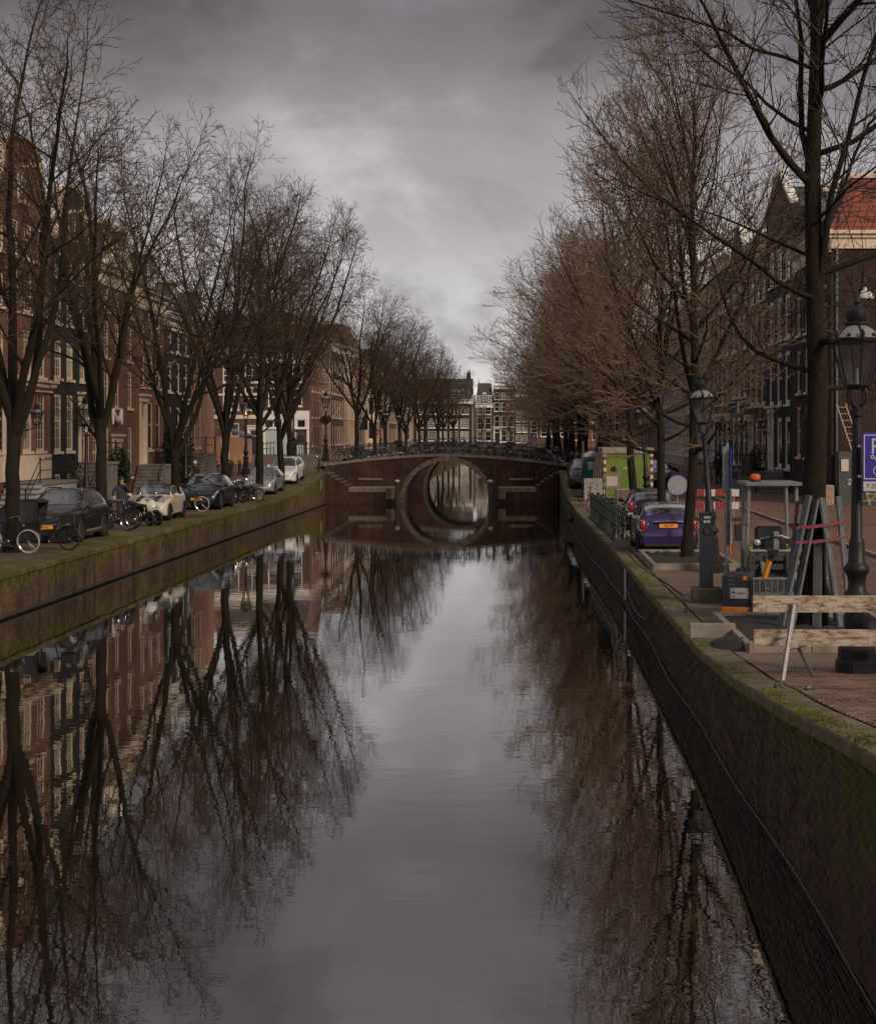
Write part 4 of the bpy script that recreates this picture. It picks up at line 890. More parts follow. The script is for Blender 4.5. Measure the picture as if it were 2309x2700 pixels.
# ------------------------------------------------------------------ stoops
def stoop(label, fx, sgn, ya, yb, yl, z0, zt, wd=1.35, m=HARDSTONE, rails=True, base=None):
    """steps rise from ya to yb along the facade, then a landing to yl; sgn: +1 facade faces +x"""
    t = thing('stoop', label, 'stoop', (fx, ya, z0)); n = max(2, int(round((zt-z0)/0.19))); run = (yb-ya)/n; rise = (zt-z0)/n
    x0, x1 = (0.12, wd) if sgn > 0 else (-wd, -0.12)
    for i in range(n):
        MB().box(x0, x1, run*i, yb-ya, -0.3+rise*i+0.3 if i else -0.3, rise*(i+1)-0.05).build('step_block', base or m, t)
        MB().bevbox(x0-0.02, x1+0.03, run*i-0.04, run*(i+1), rise*(i+1)-0.048, rise*(i+1), 0.01).build('step', m, t)
    MB().box(x0, x1, yb-ya+0.002, yl-ya, -0.3, zt-z0-0.12).build('landing_wall', base or m, t)
    MB().bevbox(x0-0.04, x1+0.06, yb-ya-0.03, yl-ya+0.05, zt-z0-0.118, zt-z0, 0.02).build('landing', m, t)
    if rails:
        pm = MB().lathe([(0.05, 0), (0.05, 0.06), (0.028, 0.1), (0.026, 0.92), (0.045, 0.95), (0.03, 1.03), (0, 1.05)], 8).mesh('post', M_IRON, 'auto')
        xe = x1-0.08 if sgn > 0 else x0+0.08
        P = [Vector((xe, 0.1, rise)), Vector((xe, yb-ya, zt-z0)), Vector((xe, yl-ya-0.1, zt-z0))]
        for p in P: link('post', pm, t, p)
        for q in (0.93, 0.5): MB().tube([p+Vector((0, 0, q)) for p in P], 0.02, 6).build('rail', M_IRON, t, True)
        MB().tube([P[2]+Vector((0, 0, 0.93)), P[2]+Vector(((-1 if sgn > 0 else 1)*(wd-0.2), 0, 0.93))], 0.02, 6).build('rail', M_IRON, t, True)
    return t
stoop('stone stoop with black railing before the maroon door', FL, 1, 62.6, 64.6, 69.6, 1.08, 2.5, 1.5, base=PLASTER_G)
stoop('long grey stone stoop of the black house', FL, 1, 72.4, 75.2, 77.0, 1.08, 3.15, 1.4)
stoop('stoop with black railing at the warm red house', FL, 1, 85.0, 86.6, 89.6, 1.1, 2.8, 1.6)
stoop('dark stone stoop beside the cyclist', FL, 1, 94.6, 97.4, 100.2, 1.5, 3.3, 1.7)
stoop('stoop with iron railing of the navy house by the loader', FR, -1, 84.9, 87.4, 91.4, 1.2, 2.4, 2.0)
stoop('stoop with iron railing of the brown house past the navy one', FR, -1, 95.0, 97.0, 100.4, 1.3, 2.2, 1.8)
stoop('stoop with iron railing of the slate blue house', FR, -1, 102.0, 104.0, 108.4, 1.5, 2.4, 1.8)
stoop('stoop with iron railing of the banded navy house', FR, -1, 113.0, 115.0, 119.4, 1.5, 2.4, 1.8)
pb = MB(); pb.box(-0.05, 0.0, 0, 3.6, 0, 0.95); o = pb.build('sheet_metal_screen', M_IRON, None, False, (FR-2.05, 85.6, 2.3)); tag(o, 'black sheet panel fixed on the stoop of the navy house', 'panel')
# ------------------------------------------------------------------ trees
def bark_mat(name, col, moss=0.5, mosscol=(0.06, 0.065, 0.008), ridges=True):
    m, t, b = base_mat(name); tcn = N(t, 'ShaderNodeTexCoord'); src = tcn.outputs['Object']
    mp = N(t, 'ShaderNodeMapping'); mp.inputs['Scale'].default_value = (9, 9, 1.8); L(t, src, mp.inputs[0])
    nz = N(t, 'ShaderNodeTexNoise', inp={'Scale': 2.2, 'Detail': 6.0, 'Roughness': 0.65}); L(t, mp.outputs[0], nz.inputs['Vector'])
    rp = ramp(t, [(0.3, tuple(c*0.45 for c in col)), (0.7, tuple(c*1.5 for c in col))], 'LINEAR'); L(t, nz.outputs['Fac'], rp.inputs[0]); out = rp.outputs[0]
    if moss:
        nm = N(t, 'ShaderNodeTexNoise', inp={'Scale': 0.9, 'Detail': 7.0, 'Roughness': 0.7}); L(t, src, nm.inputs['Vector'])
        rm = ramp(t, [(0.46, 0.0), (0.62, moss)], 'LINEAR'); L(t, nm.outputs['Fac'], rm.inputs[0]); out = mix_col(t, rm.outputs[0], out, mosscol)
        vs = N(t, 'ShaderNodeTexVoronoi', inp={'Scale': 7.0}); L(t, src, vs.inputs['Vector'])
        rs = ramp(t, [(0.09, 0.8), (0.14, 0.0)], 'LINEAR'); L(t, vs.outputs['Distance'], rs.inputs[0]); out = mix_col(t, math_node(t, 'MULTIPLY', rs.outputs[0], 0.3), out, (0.10, 0.10, 0.085))
    L(t, out, b.inputs['Base Color']); b.inputs['Roughness'].default_value = 0.9; b.inputs['Specular IOR Level'].default_value = 0.2
    bm = N(t, 'ShaderNodeBump', inp={'Strength': 0.9, 'Distance': 0.04}); L(t, nz.outputs['Fac'], bm.inputs['Height']); L(t, bm.outputs[0], b.inputs['Normal'])
    return m
BARK_L = bark_mat('elm_bark', (0.020, 0.0150, 0.0115), 0.4, (0.026, 0.025, 0.005))
BARK_R = bark_mat('mossy_bark', (0.019, 0.0145, 0.011), 0.45, (0.026, 0.026, 0.006))
def twig_mat(name, col, moss=0.3):
    m, t, b = base_mat(name); tcn = N(t, 'ShaderNodeTexCoord')
    nz = N(t, 'ShaderNodeTexNoise', inp={'Scale': 0.8, 'Detail': 5.0}); L(t, tcn.outputs['Object'], nz.inputs['Vector'])
    rp = ramp(t, [(0.32, tuple(c*0.6 for c in col)), (0.6, tuple(c*1.35 for c in col)), (0.75, (col[0]*1.2, col[1]*1.6, col[2]*0.5))], 'LINEAR'); L(t, nz.outputs['Fac'], rp.inputs[0])
    L(t, rp.outputs[0], b.inputs['Base Color']); b.inputs['Roughness'].default_value = 0.85; b.inputs['Specular IOR Level'].default_value = 0.2
    return m
TWIG_L = twig_mat('elm_twigs', (0.070, 0.047, 0.033))
TWIG_R = twig_mat('reddish_twigs', (0.155, 0.100, 0.070))
TWIG_N = twig_mat('dark_twigs', (0.042, 0.032, 0.026))
class Grower:
    def __init__(s, seed, env=None): s.r = random.Random(seed); s.br = {}; s.env = env     # (npts, nsides, part) -> list of (pts, radii)
    def room(s, p, d):
        """distance from p along d to the crown's outline"""
        zc, rx, rz = s.env
        ox, oy, oz = p[0]/rx, p[1]/rx, (p[2]-zc)/rz; ux, uy, uz = d[0]/rx, d[1]/rx, d[2]/rz
        a = ux*ux+uy*uy+uz*uz; b = ox*ux+oy*uy+oz*uz; c = ox*ox+oy*oy+oz*oz-1; q = b*b-a*c
        return 0.0 if c > 0 or q < 0 else (-b+math.sqrt(q))/a
    def put(s, pts, rad, sides, part): s.br.setdefault((len(pts), sides, part), []).append((pts, rad))
    def path(s, p, d, length, n, wob, lift, side=0.0):
        """n+1 points; lift bends upwards (+) or down (-)"""
        pts = [p]; st = length/n; r = s.r; dx, dy, dz = d
        for i in range(n):
            dx += r.gauss(0, wob); dy += r.gauss(0, wob); dz += r.gauss(0, wob) + lift
            q = math.sqrt(dx*dx+dy*dy+dz*dz) or 1; dx /= q; dy /= q; dz /= q
            p = (p[0]+dx*st, p[1]+dy*st, p[2]+dz*st); pts.append(p)
        return pts
    def child_dir(s, d, ang, az):
        dx, dy, dz = d
        if abs(dz) < 0.95: ux, uy, uz = dy, -dx, 0.0
        else: ux, uy, uz = 1.0, 0.0, 0.0
        q = math.sqrt(ux*ux+uy*uy+uz*uz) or 1; ux /= q; uy /= q; uz /= q
        vx, vy, vz = dy*uz-dz*uy, dz*ux-dx*uz, dx*uy-dy*ux
        c, n = math.cos(ang), math.sin(ang); ca, sa = math.cos(az), math.sin(az)
        return (dx*c+(ux*ca+vx*sa)*n, dy*c+(uy*ca+vy*sa)*n, dz*c+(uz*ca+vz*sa)*n)
    def branch(s, p, d, length, r0, level, cfg):
        c = cfg[level]; r = s.r; n = c['n']
        if s.env and level > 1:
            m = s.room(p, d); length = min(length, max(m*r.uniform(0.8, 1.12), 0.3 if level < 4 else 0.18))
        pts = s.path(p, d, length, n, c['wob'], c['lift'])
        r1 = max(r0*c['taper'], cfg['rmin'])
        rad = [r0+(r1-r0)*(i/n)**0.9 for i in range(n+1)]
        s.put(pts, rad, c['sides'], 'trunk' if level <= cfg['trunk_levels'] else 'crown')
        if level+1 not in cfg: return
        cc = cfg[level+1]; k = c['kids']; k = max(1, int(k*(0.75+0.5*r.random())))
        if level >= 2: k = max(1, int(round(k*min(1.3, 0.45+length/c['ref']*0.6))))
        az = r.random()*6.28
        for i in range(k):
            t = c['from'] + (1-c['from'])*((i+0.3+0.5*r.random())/k)
            t = min(t, 0.995); f = t*n; j = min(int(f), n-1); u = f-j
            a, b = pts[j], pts[j+1]; q = tuple(a[m]+(b[m]-a[m])*u for m in range(3))
            dd = (b[0]-a[0], b[1]-a[1], b[2]-a[2]); w = math.sqrt(sum(x*x for x in dd)); dd = tuple(x/w for x in dd)
            az += 2.4 + r.uniform(-0.5, 0.5)
            ang = R(r.uniform(*c['ang']))
            nd = s.child_dir(dd, ang, az)
            if c.get('flat'): nd = (nd[0], nd[1], nd[2]*0.6+c['flat'])
            if nd[2] < -0.45: nd = (nd[0], nd[1], -0.25*r.random())
            rr = rad[j]+(rad[j+1]-rad[j])*u
            ln = cc['len']*(1-c['fall']*t)*r.uniform(0.7, 1.25)
            s.branch(q, nd, ln, max(min(rr*r.uniform(*c['rk']), rr*0.95), cfg['rmin']), level+1, cfg)
        if c.get('leader') and level+1 in cfg:
            a, b = pts[-2], pts[-1]; dd = tuple(b[m]-a[m] for m in range(3)); w = math.sqrt(sum(x*x for x in dd)); dd = tuple(x/w for x in dd)
            s.branch(pts[-1], dd, cc['len']*r.uniform(0.8, 1.1), r1, level+1, cfg)
    def mesh(s, part, m):
        V = []; F = []; off = 0
        for (k, n, pt), lst in s.br.items():
            if pt != part: continue
            P = np.array([b[0] for b in lst], float); Rr = np.array([b[1] for b in lst], float)
            T = np.empty_like(P); T[:, 1:-1] = P[:, 2:]-P[:, :-2]; T[:, 0] = P[:, 1]-P[:, 0]; T[:, -1] = P[:, -1]-P[:, -2]
            T /= np.linalg.norm(T, axis=2, keepdims=True)+1e-9
            ref = np.where(np.abs(T[:, :1, 2:3]) < 0.8, np.array([0, 0, 1.0]), np.array([1.0, 0, 0]))
            U = np.cross(T, np.broadcast_to(ref, T.shape)); U /= np.linalg.norm(U, axis=2, keepdims=True)+1e-9
            W = np.cross(T, U)
            a = np.arange(n)*2*np.pi/n
            X = P[:, :, None, :] + Rr[:, :, None, None]*(U[:, :, None, :]*np.cos(a)[None, None, :, None] + W[:, :, None, :]*np.sin(a)[None, None, :, None])
            B = len(lst); V.append(X.reshape(-1, 3))
            i = np.arange(k-1)[:, None]*n; j = np.arange(n)[None, :]; j2 = (j+1) % n
            q = np.stack([i+j, i+j2, i+n+j2, i+n+j], -1).reshape(-1, 4)
            Q = (q[None] + (np.arange(B)*k*n)[:, None, None]).reshape(-1, 4) + off
            F.append(Q); off += B*k*n
        V = np.concatenate(V); F = np.concatenate(F)
        me = bpy.data.meshes.new(part); me.vertices.add(len(V)); me.vertices.foreach_set('co', V.ravel().astype(np.float32))
        me.loops.add(F.size); me.loops.foreach_set('vertex_index', F.ravel().astype(np.int32))
        me.polygons.add(len(F)); me.polygons.foreach_set('loop_start', (np.arange(len(F))*4).astype(np.int32)); me.polygons.foreach_set('loop_total', np.full(len(F), 4, np.int32))
        me.polygons.foreach_set('use_smooth', np.ones(len(F), bool)); me.materials.append(m); me.update(calc_edges=True); me.validate()
        return me
def flare(g, r, h, bend=(0, 0)):
    pass
def vase_tree(seed, fork=4.2, limbs=5, r0=0.26, llen=8.5, spread=(14, 34), lean=(0, 0), dens=1.0, tilt=None, low=None, env=(11.2, 5.7, 8.4)):
    """open vase-shaped elm: short trunk, long limbs fanning upwards"""
    g = Grower(seed, env); r = g.r
    cfg = {'rmin': 0.0078, 'trunk_levels': 2,
           1: dict(n=11, wob=0.075, lift=0.04, taper=0.22, sides=7, kids=11.5*dens, ang=(28, 64), rk=(0.42, 0.62), fall=0.42, len=0, leader=True, ref=8, **{'from': 0.18}),
           2: dict(n=7, wob=0.10, lift=0.04, taper=0.24, sides=5, kids=9.5*dens, ang=(28, 60), rk=(0.44, 0.64), fall=0.4, len=4.4, ref=4.0, leader=True, **{'from': 0.18}),
           3: dict(n=4, wob=0.12, lift=0.03, taper=0.35, sides=3, kids=6*dens, ang=(28, 58), rk=(0.5, 0.75), fall=0.35, len=1.5, ref=1.5, leader=True, **{'from': 0.15}),
           4: dict(n=3, wob=0.14, lift=0.02, taper=0.6, sides=3, kids=2.3*dens, ang=(28, 58), rk=(0.6, 0.9), fall=0.3, len=0.62, ref=0.62, **{'from': 0.25}),
           5: dict(n=2, wob=0.16, lift=0.0, taper=0.8, sides=3, kids=0, ang=(0, 0), rk=(1, 1), fall=0, len=0.32, ref=1, **{'from': 0.5})}
    p = (0, 0, -0.25); n = 8; pts = [p]
    for i in range(n):
        z = -0.25 + (fork+0.25)*(i+1)/n
        pts.append((lean[0]*(i+1)/n + r.gauss(0, 0.025), lean[1]*(i+1)/n + r.gauss(0, 0.025), z))
    rad = [r0*(1.5 if i == 0 else 1.22 if i == 1 else 1.05-0.16*i/n) for i in range(n+1)]
    g.put(pts, rad, 12, 'trunk')
    az = r.random()*6.28
    for k in range(limbs):
        az += 6.283/limbs + r.uniform(-0.35, 0.35); ang = R(r.uniform(*spread)) if k else R(6)
        d = (math.sin(ang)*math.cos(az), math.sin(ang)*math.sin(az), math.cos(ang))
        st = pts[-1] if k < 3 else pts[-2]
        g.branch((st[0], st[1], st[2]-0.12), d, llen*r.uniform(0.85, 1.15), r0*r.uniform(0.55, 0.74) if k else r0*0.78, 1, cfg)
    for (z, a, ln) in (low or []):
        d = (math.cos(a)*0.9, math.sin(a)*0.9, 0.35)
        g.branch((0, 0, z), d, ln, r0*0.3, 2, cfg)
    return g
def leader_tree(seed, H=13.0, r0=0.19, nb=26, dens=1.0, first=3.4, blen=5.5, up=0.05, ang=(48, 80), twl=0.9, top=None, rmin=0.0076, flat=0.0, l3=2.0, tops=(), wob2=0.07, env=(8.6, 5.4, 6.6)):
    """straight leader with many side branches, long and level below, steeper above"""
    g = Grower(seed, env); r = g.r
    cfg = {'rmin': rmin, 'trunk_levels': 2,
           2: dict(n=8, wob=wob2, lift=up, taper=0.16, sides=5, kids=10.5*dens, ang=(24, 54), rk=(0.40, 0.60), fall=0.4, len=blen, ref=blen, leader=True, **{'from': 0.15}),
           3: dict(n=4, wob=0.10, lift=0.055, taper=0.28, sides=3, kids=6.6*dens, ang=(22, 50), rk=(0.5, 0.75), fall=0.35, len=l3, ref=l3, leader=True, **{'from': 0.12}),
           4: dict(n=3, wob=0.12, lift=0.05, taper=0.5, sides=3, kids=2.8*dens, ang=(20, 45), rk=(0.6, 0.9), fall=0.3, len=twl, ref=twl, **{'from': 0.2}),
           5: dict(n=2, wob=0.12, lift=0.03, taper=0.7, sides=3, kids=0, ang=(0, 0), rk=(1, 1), fall=0, len=twl*0.5, ref=1, **{'from': 0.5})}
    n = 14; pts = [(0, 0, -0.25)]
    for i in range(n): pts.append((pts[-1][0]+r.gauss(0, 0.04), pts[-1][1]+r.gauss(0, 0.04), -0.25+(H*0.86+0.25)*(i+1)/n))
    rad = [r0*(1.55 if i == 0 else max(0.10, 1.0-0.90*(i/n)**1.35)) for i in range(n+1)]
    g.put(pts, rad, 12, 'trunk'); az = r.random()*6.28
    for k in range(nb):
        t = (k+0.5*r.random())/nb; z = first+(H*0.84-first)*t; f = (z+0.25)/(H*0.86+0.25)*n; j = min(int(f), n-1); u = f-j
        q = tuple(pts[j][m]+(pts[j+1][m]-pts[j][m])*u for m in range(3)); az += 2.4+r.uniform(-0.4, 0.4)
        a = R(ang[1]+(ang[0]-ang[1])*t + r.uniform(-9, 9)); d = (math.sin(a)*math.cos(az), math.sin(a)*math.sin(az), math.cos(a))
        rr = rad[j]+(rad[j+1]-rad[j])*u
        g.branch(q, d, blen*(1.0-0.42*t)*r.uniform(0.55, 1.3), min(rr*0.8, 0.19*r.uniform(0.16, 0.42)), 2, cfg)
    for (z, az_, a_, ln, rk_) in tops:
        f = (z+0.25)/(H*0.86+0.25)*n; j = min(int(f), n-1); q = pts[j]; a = R(a_)
        g.branch(q, (math.sin(a)*math.cos(az_), math.sin(a)*math.sin(az_), math.cos(a)), ln, r0*rk_, 2, cfg)
    return g
TREES = {}
def tree_kind(key, g, bark, twig): TREES[key] = (g.mesh('trunk', bark), g.mesh('crown', twig))
tree_kind('va', vase_tree(11, 4.0, 6, 0.205, 11.0, (8, 27), dens=0.93), BARK_L, TWIG_L)
tree_kind('vb', vase_tree(23, 3.2, 5, 0.20, 11.6, (8, 27), lean=(0.15, 0.1), dens=0.96, env=(10.8, 5.9, 8.6)), BARK_L, TWIG_L)
tree_kind('vc', vase_tree(37, 4.6, 6, 0.21, 10.6, (9, 29), dens=0.93, low=[(3.6, 0.2, 4.0)]), BARK_L, TWIG_L)
tree_kind('la', leader_tree(5, 14.8, 0.19, 32, 0.96, 2.9, 6.0, up=0.075, ang=(20, 84), twl=1.0, wob2=0.09, tops=((4.6, 1.0, 24, 8.2, 0.5), (5.4, 3.1, 20, 8.4, 0.5), (5.0, 5.0, 26, 8.0, 0.5), (6.6, 2.0, 16, 7.5, 0.45))), BARK_R, TWIG_R)
tree_kind('lb', leader_tree(17, 13.8, 0.185, 30, 0.96, 2.8, 6.4, up=0.07, ang=(22, 86), twl=1.0, wob2=0.09, tops=((4.4, 0.4, 26, 7.8, 0.5), (5.2, 2.6, 20, 8.0, 0.5), (4.9, 4.6, 24, 7.8, 0.5), (6.4, 1.5, 14, 7.2, 0.45))), BARK_R, TWIG_R)
tree_kind('near', leader_tree(29, 18.5, 0.215, 29, 1.15, 4.0, 5.6, up=0.035, ang=(34, 86), twl=0.8, rmin=0.0055, l3=1.9, wob2=0.12, env=(9.4, 5.2, 8.8), tops=((5.6, 2.4, 9, 8.0, 0.34), (8.6, 0.0, 20, 6.5, 0.30), (9.4, 2.6, 22, 5.5, 0.28), (10.4, 4.8, 24, 6.0, 0.28), (7.4, 3.9, 36, 4.5, 0.22))), BARK_R, TWIG_N)
def tree(kind, label, x, y, z, rz, s=1.0, group=None, tilt=(0, 0), sw=1.0):
    t = thing('bare_tree', label, 'tree', (x, y, z), rz, group); t.scale = (s*sw, s*sw, s); t.rotation_euler = (tilt[0], tilt[1], rz)
    link('trunk', TREES[kind][0], t); link('crown', TREES[kind][1], t); return t
LT = [('va', 'bare elm whose trunk rises beside the cargo bike tent', -14.6, 45.6, 0.4, 0.98), ('vc', 'bare elm between the grey car and the scooter', -14.1, 53.2, 2.0, 0.92), ('vb', 'bare elm between the cream car and the street lamp', -14.0, 64.2, 4.1, 0.94), ('va', 'bare forked elm behind the dark blue car', -14.1, 75.4, 5.3, 1.02), ('vc', 'bare elm standing before the silver car', -14.0, 84.6, 0.9, 1.0), ('vb', 'bare elm before the white estate car', -14.0, 92.6, 3.2, 1.02), ('va', 'bare thick elm behind the white estate car', -14.5, 99.0, 2.7, 1.0)]
for k, lab_, x, y, rz, s in LT: tree(k, lab_, x, y, zL(y), rz, s*(0.98 if y < 50 else 0.93), None, (0, 0), 1.04)
for i, (y, k, s) in enumerate(((137, 'vc', 0.9), (149, 'vb', 0.9), (165, 'va', 0.92), (178, 'vc', 0.95), (194, 'vb', 0.95), (212, 'va', 0.95), (232, 'vc', 0.95), (256, 'vb', 1.0), (284, 'va', 1.0), (315, 'vc', 1.0))):
    tree(k, ORD[i]+' bare elm past the bridge along the far house row', -14.3 + (0.5 if i % 2 else 0), y, zL(y), i*1.7, s*0.92, 'elms along the far quay past the bridge', (0, 0), 1.12)
RT = [('near', 'bare dark tree wrapped by leaning grey planks', 5.0, 27.6, 2.3, 1.0), ('la', 'bare mossy tree in the kerbed pit behind the charging column', 4.47, 43.5, 1.2, 1.0), ('lb', 'bare tree between the purple car and the dark hatchback', 4.5, 52.2, 3.3, 0.98), ('la', 'bare tree in front of the green cabin', 4.5, 64.0, 4.4, 1.0), ('lb', 'bare reddish tree rising behind the green cabin', 4.6, 88.0, 0.3, 1.0), ('la', 'bare reddish tree at the street end of the bridge', 4.6, 99.0, 2.2, 1.0)]
for (k, lab_, x, y, rz, s), sw in zip(RT, (1.0, 0.82, 0.84, 0.92, 1.25, 1.5)): tree(k, lab_, x, y, zR(y), rz, s, None, (0, 0), sw)
for i, (y, k, s) in enumerate(((119, 'lb', 1.08), (132, 'la', 1.1), (146, 'lb', 1.1), (160, 'la', 1.1), (176, 'lb', 1.1), (194, 'la', 1.1), (214, 'lb', 1.1), (240, 'la', 1.1), (272, 'lb', 1.1), (308, 'la', 1.1))):
    tree(k, ORD[i]+' reddish bare tree past the bridge on the street with the cabin', 4.6, y, zR(y), i*2.1+0.7, s, 'dense bare trees past the bridge', (0, 0), 1.42)
for x in (-9.0, -3.0): tree('lb' if x < -5 else 'la', 'small bare tree before the narrow brown house at the canal end' if x < -5 else 'small bare tree before the black house at the canal end', x, 350, 1.8, x, 0.6, 'small trees at the canal end')
# ------------------------------------------------------------------ vehicles
RUBBER = mat('rubber', (0.012, 0.012, 0.012), 0.8, 0, 0.2, 8)
PLASTIC = mat('black_plastic', (0.014, 0.014, 0.015), 0.55, 0, 0.15, 8)
CARGLASS = mat('car_glass', (0.020, 0.023, 0.026), 0.02, 0.0, 0.1, 3, spec=1.0, coat=1.0)
CARGLASS.node_tree.nodes['Principled BSDF'].inputs['IOR'].default_value = 2.1
CHROME = mat('chrome', (0.62, 0.62, 0.62), 0.14, 1.0, 0.0)
ALLOY = mat('alloy_wheel', (0.34, 0.33, 0.32), 0.3, 0.9, 0.05)
ALLOY_D = mat('black_wheel', (0.02, 0.02, 0.02), 0.35, 0.2, 0.05)
PLATE = mat('number_plate_yellow', (0.85, 0.36, 0.03), 0.45, 0, 0.05)
LENS = mat('headlight_lens', (0.42, 0.42, 0.40), 0.08, 0.3, 0.1, 20)
REDLENS = mat('tail_light', (0.28, 0.02, 0.015), 0.15, 0, 0.1, 20)
INK = mat('black_ink', (0.01, 0.01, 0.012), 0.5, 0, 0.0)
def paint(name, col, metal=0.3): return mat(name, col, 0.32, metal, 0.04, 2.0, coat=1.0)
def tab(pts):
    def f(x):
        if x <= pts[0][0]: return pts[0][1]
        for (a, va), (b, vb) in zip(pts, pts[1:]):
            if x <= b:
                t = (x-a)/(b-a); t = t*t*(3-2*t)*0.5+t*0.5; return va+(vb-va)*t
        return pts[-1][1]
    return f
def wheel_mesh(r, w, rim_r, spokes, dark=False):
    ty = MB(); prof = [(rim_r, -w/2), (r*0.93, -w/2), (r, -w*0.32), (r, w*0.32), (r*0.93, w/2), (rim_r, w/2), (rim_r-0.02, w*0.3), (rim_r-0.02, -w*0.3), (rim_r, -w/2)]
    ty.lathe(prof, 22, M=Matrix.Rotation(R(90), 4, 'X'), cap=False)
    rm = MB(); rm.lathe([(rim_r, 0.0), (rim_r, w*0.36), (rim_r-0.03, w*0.38), (rim_r-0.035, w*0.2), (0.02, w*0.18)], 22, M=Matrix.Rotation(R(-90), 4, 'X'), cap=False)
    sp = MB()
    for i in range(spokes):
        a = 2*math.pi*i/spokes
        M = Matrix.Rotation(a, 4, 'Y'); sp.box(0.03, rim_r-0.02, w*0.24, w*0.36, -0.028, 0.028, M)
    sp.lathe([(0.07, 0.0), (0.07, w*0.37), (0.03, w*0.4)], 10, M=Matrix.Rotation(R(-90), 4, 'X'))
    return ty.mesh('tyre', RUBBER, 'auto'), rm.mesh('rim', PLASTIC if True else ALLOY, 'auto'), sp.mesh('spokes', ALLOY_D if dark else ALLOY)
def plate(parent, x, z, face, txt, y=0.0, w=0.52):
    """face +1: on the front (towards +x), -1: on the rear"""
    p = MB().box(-0.01, 0.01, -w/2, w/2, -0.055, 0.055).build('number_plate', PLATE, parent, False, (x, y, z))
    if txt:
        me = text_mesh(txt, 0.105, 0.001); me.materials.append(INK)
        link('lettering', me, p, (0.012*face, 0, 0), (R(90), 0, R(90) if face > 0 else R(-90)))
    return p
def car(name, label, spec, paint_m, loc, rz, pitch=0.0, roof_m=None, front=True, plate_txt='', rear_plate='', dark_wheels=False):
    L_, W_, H_, wb, wr = spec['L'], spec['W'], spec['H'], spec['wb'], spec['r']
    t = thing(name, label, 'car', loc, rz); t.rotation_euler = (0, pitch, rz)
    xf, xr = spec.get('xf', wb/2+0.02), spec.get('xr', -wb/2+0.02)
    zr = tab([(a*L_, b*H_) for a, b in spec['top']]); zs = tab([(a*L_, b*H_) for a, b in spec['belt']])
    ww = tab([(a*L_, b*W_/2) for a, b in spec['plan']]); low = tab([(a*L_, b) for a, b in spec.get('low', [(-0.5, 0.34), (-0.46, 0.24), (-0.4, 0.2), (0.4, 0.2), (0.47, 0.22), (0.5, 0.32)])])
    ra = wr+0.045
    def zb(x):
        z = low(x)
        for xw in (xf, xr):
            if abs(x-xw) < ra: z = max(z, wr + math.sqrt(ra*ra-(x-xw)**2))
        return z
    rk = spec.get('roofw', 0.70)
    def ring(x):
        w = ww(x); b = zb(x); s_ = max(zs(x), b+0.08); top = max(zr(x), s_+0.015); cab = min(1.0, (top-s_)/(H_*0.36))
        mid = b+(s_-b)*0.52; wt = w*(0.95-0.01*cab); we = w*(0.86+(rk-0.86)*cab); ed = top-0.03-0.05*cab
        return [(0, b), (w*0.93, b), (w*0.99, b+0.03), (w, mid), (w*0.975, s_-0.02), (wt, s_+(top-s_)*0.05), (we, max(ed, s_+0.006)), (we*0.72, top-0.010), (0, top)]
    st = sorted(set([round(-L_/2+L_*i/40, 4) for i in range(41)] + [round(xw+ra*q, 4) for xw in (xf, xr) for q in (-1.001, -0.999, -0.9, -0.7, -0.4, 0, 0.4, 0.7, 0.9, 0.999, 1.001)]))
    body = MB(); vs = []; n = 17
    for x in st:
        rg = ring(x); full = [(p[0], p[1]) for p in rg] + [(-p[0], p[1]) for p in rg[-2:0:-1]]
        vs += [(x, y, z) for y, z in full]
    n = len(vs)//len(st); fs = []
    for i in range(len(st)-1):
        for j in range(n):
            j2 = (j+1) % n; fs.append((i*n+j, i*n+j2, (i+1)*n+j2, (i+1)*n+j))
    fs.append(tuple(range(n-1, -1, -1))); fs.append(tuple(range((len(st)-1)*n, len(st)*n)))
    body.add(vs, fs)
    if roof_m:
        for fi, f in enumerate(body.f):
            c = [sum(body.v[i][k] for i in f)/len(f) for k in range(3)]
            if c[2] > zs(c[0])+ (zr(c[0])-zs(c[0]))*0.72 and zr(c[0]) > H_*0.86 and len(f) == 4: body.m[fi] = 1
    bo = body.build('body', [paint_m, roof_m] if roof_m else paint_m, t, 'auto')
    def S(x, k):
        sg = 1 if k >= 0 else -1; k = abs(k); rg = ring(x); i = min(int(k), 7); u = k-i
        return Vector((x, sg*(rg[i][0]+(rg[i+1][0]-rg[i][0])*u), rg[i][1]+(rg[i+1][1]-rg[i][1])*u))
    def patch(name_, m, pts, off=0.008, par=None):
        """pts: grid rows of (x, k)"""
        rows = [[S(x, k) for x, k in row] for row in pts]; a = len(rows); b = len(rows[0]); out = []
        for i in range(a):
            for j in range(b):
                du = rows[min(i+1, a-1)][j]-rows[max(i-1, 0)][j]; dv = rows[i][min(j+1, b-1)]-rows[i][max(j-1, 0)][:] if False else rows[i][min(j+1, b-1)]-rows[i][max(j-1, 0)]
                nn = du.cross(dv); nn = nn.normalized() if nn.length > 1e-9 else Vector((0, 0, 1))
                p = rows[i][j]; out_dir = Vector((0, p.y, 0.35 + (p.z-0.7)))
                if abs(p.x) > L_*0.4: out_dir += Vector((p.x, 0, 0))
                if nn.dot(out_dir) < 0: nn = -nn
                out.append(p+nn*off)
        f = [(i*b+j, i*b+j+1, (i+1)*b+j+1, (i+1)*b+j) for i in range(a-1) for j in range(b-1)]
        return MB().add(out, f).build(name_, m, par or t, True)
    g = spec['glass']                               # fractions of L: cowl, roof front, roof rear, tail base, door split
    xs = lambda a, b, m=7: [a*L_+(b-a)*L_*i/m for i in range(m+1)]
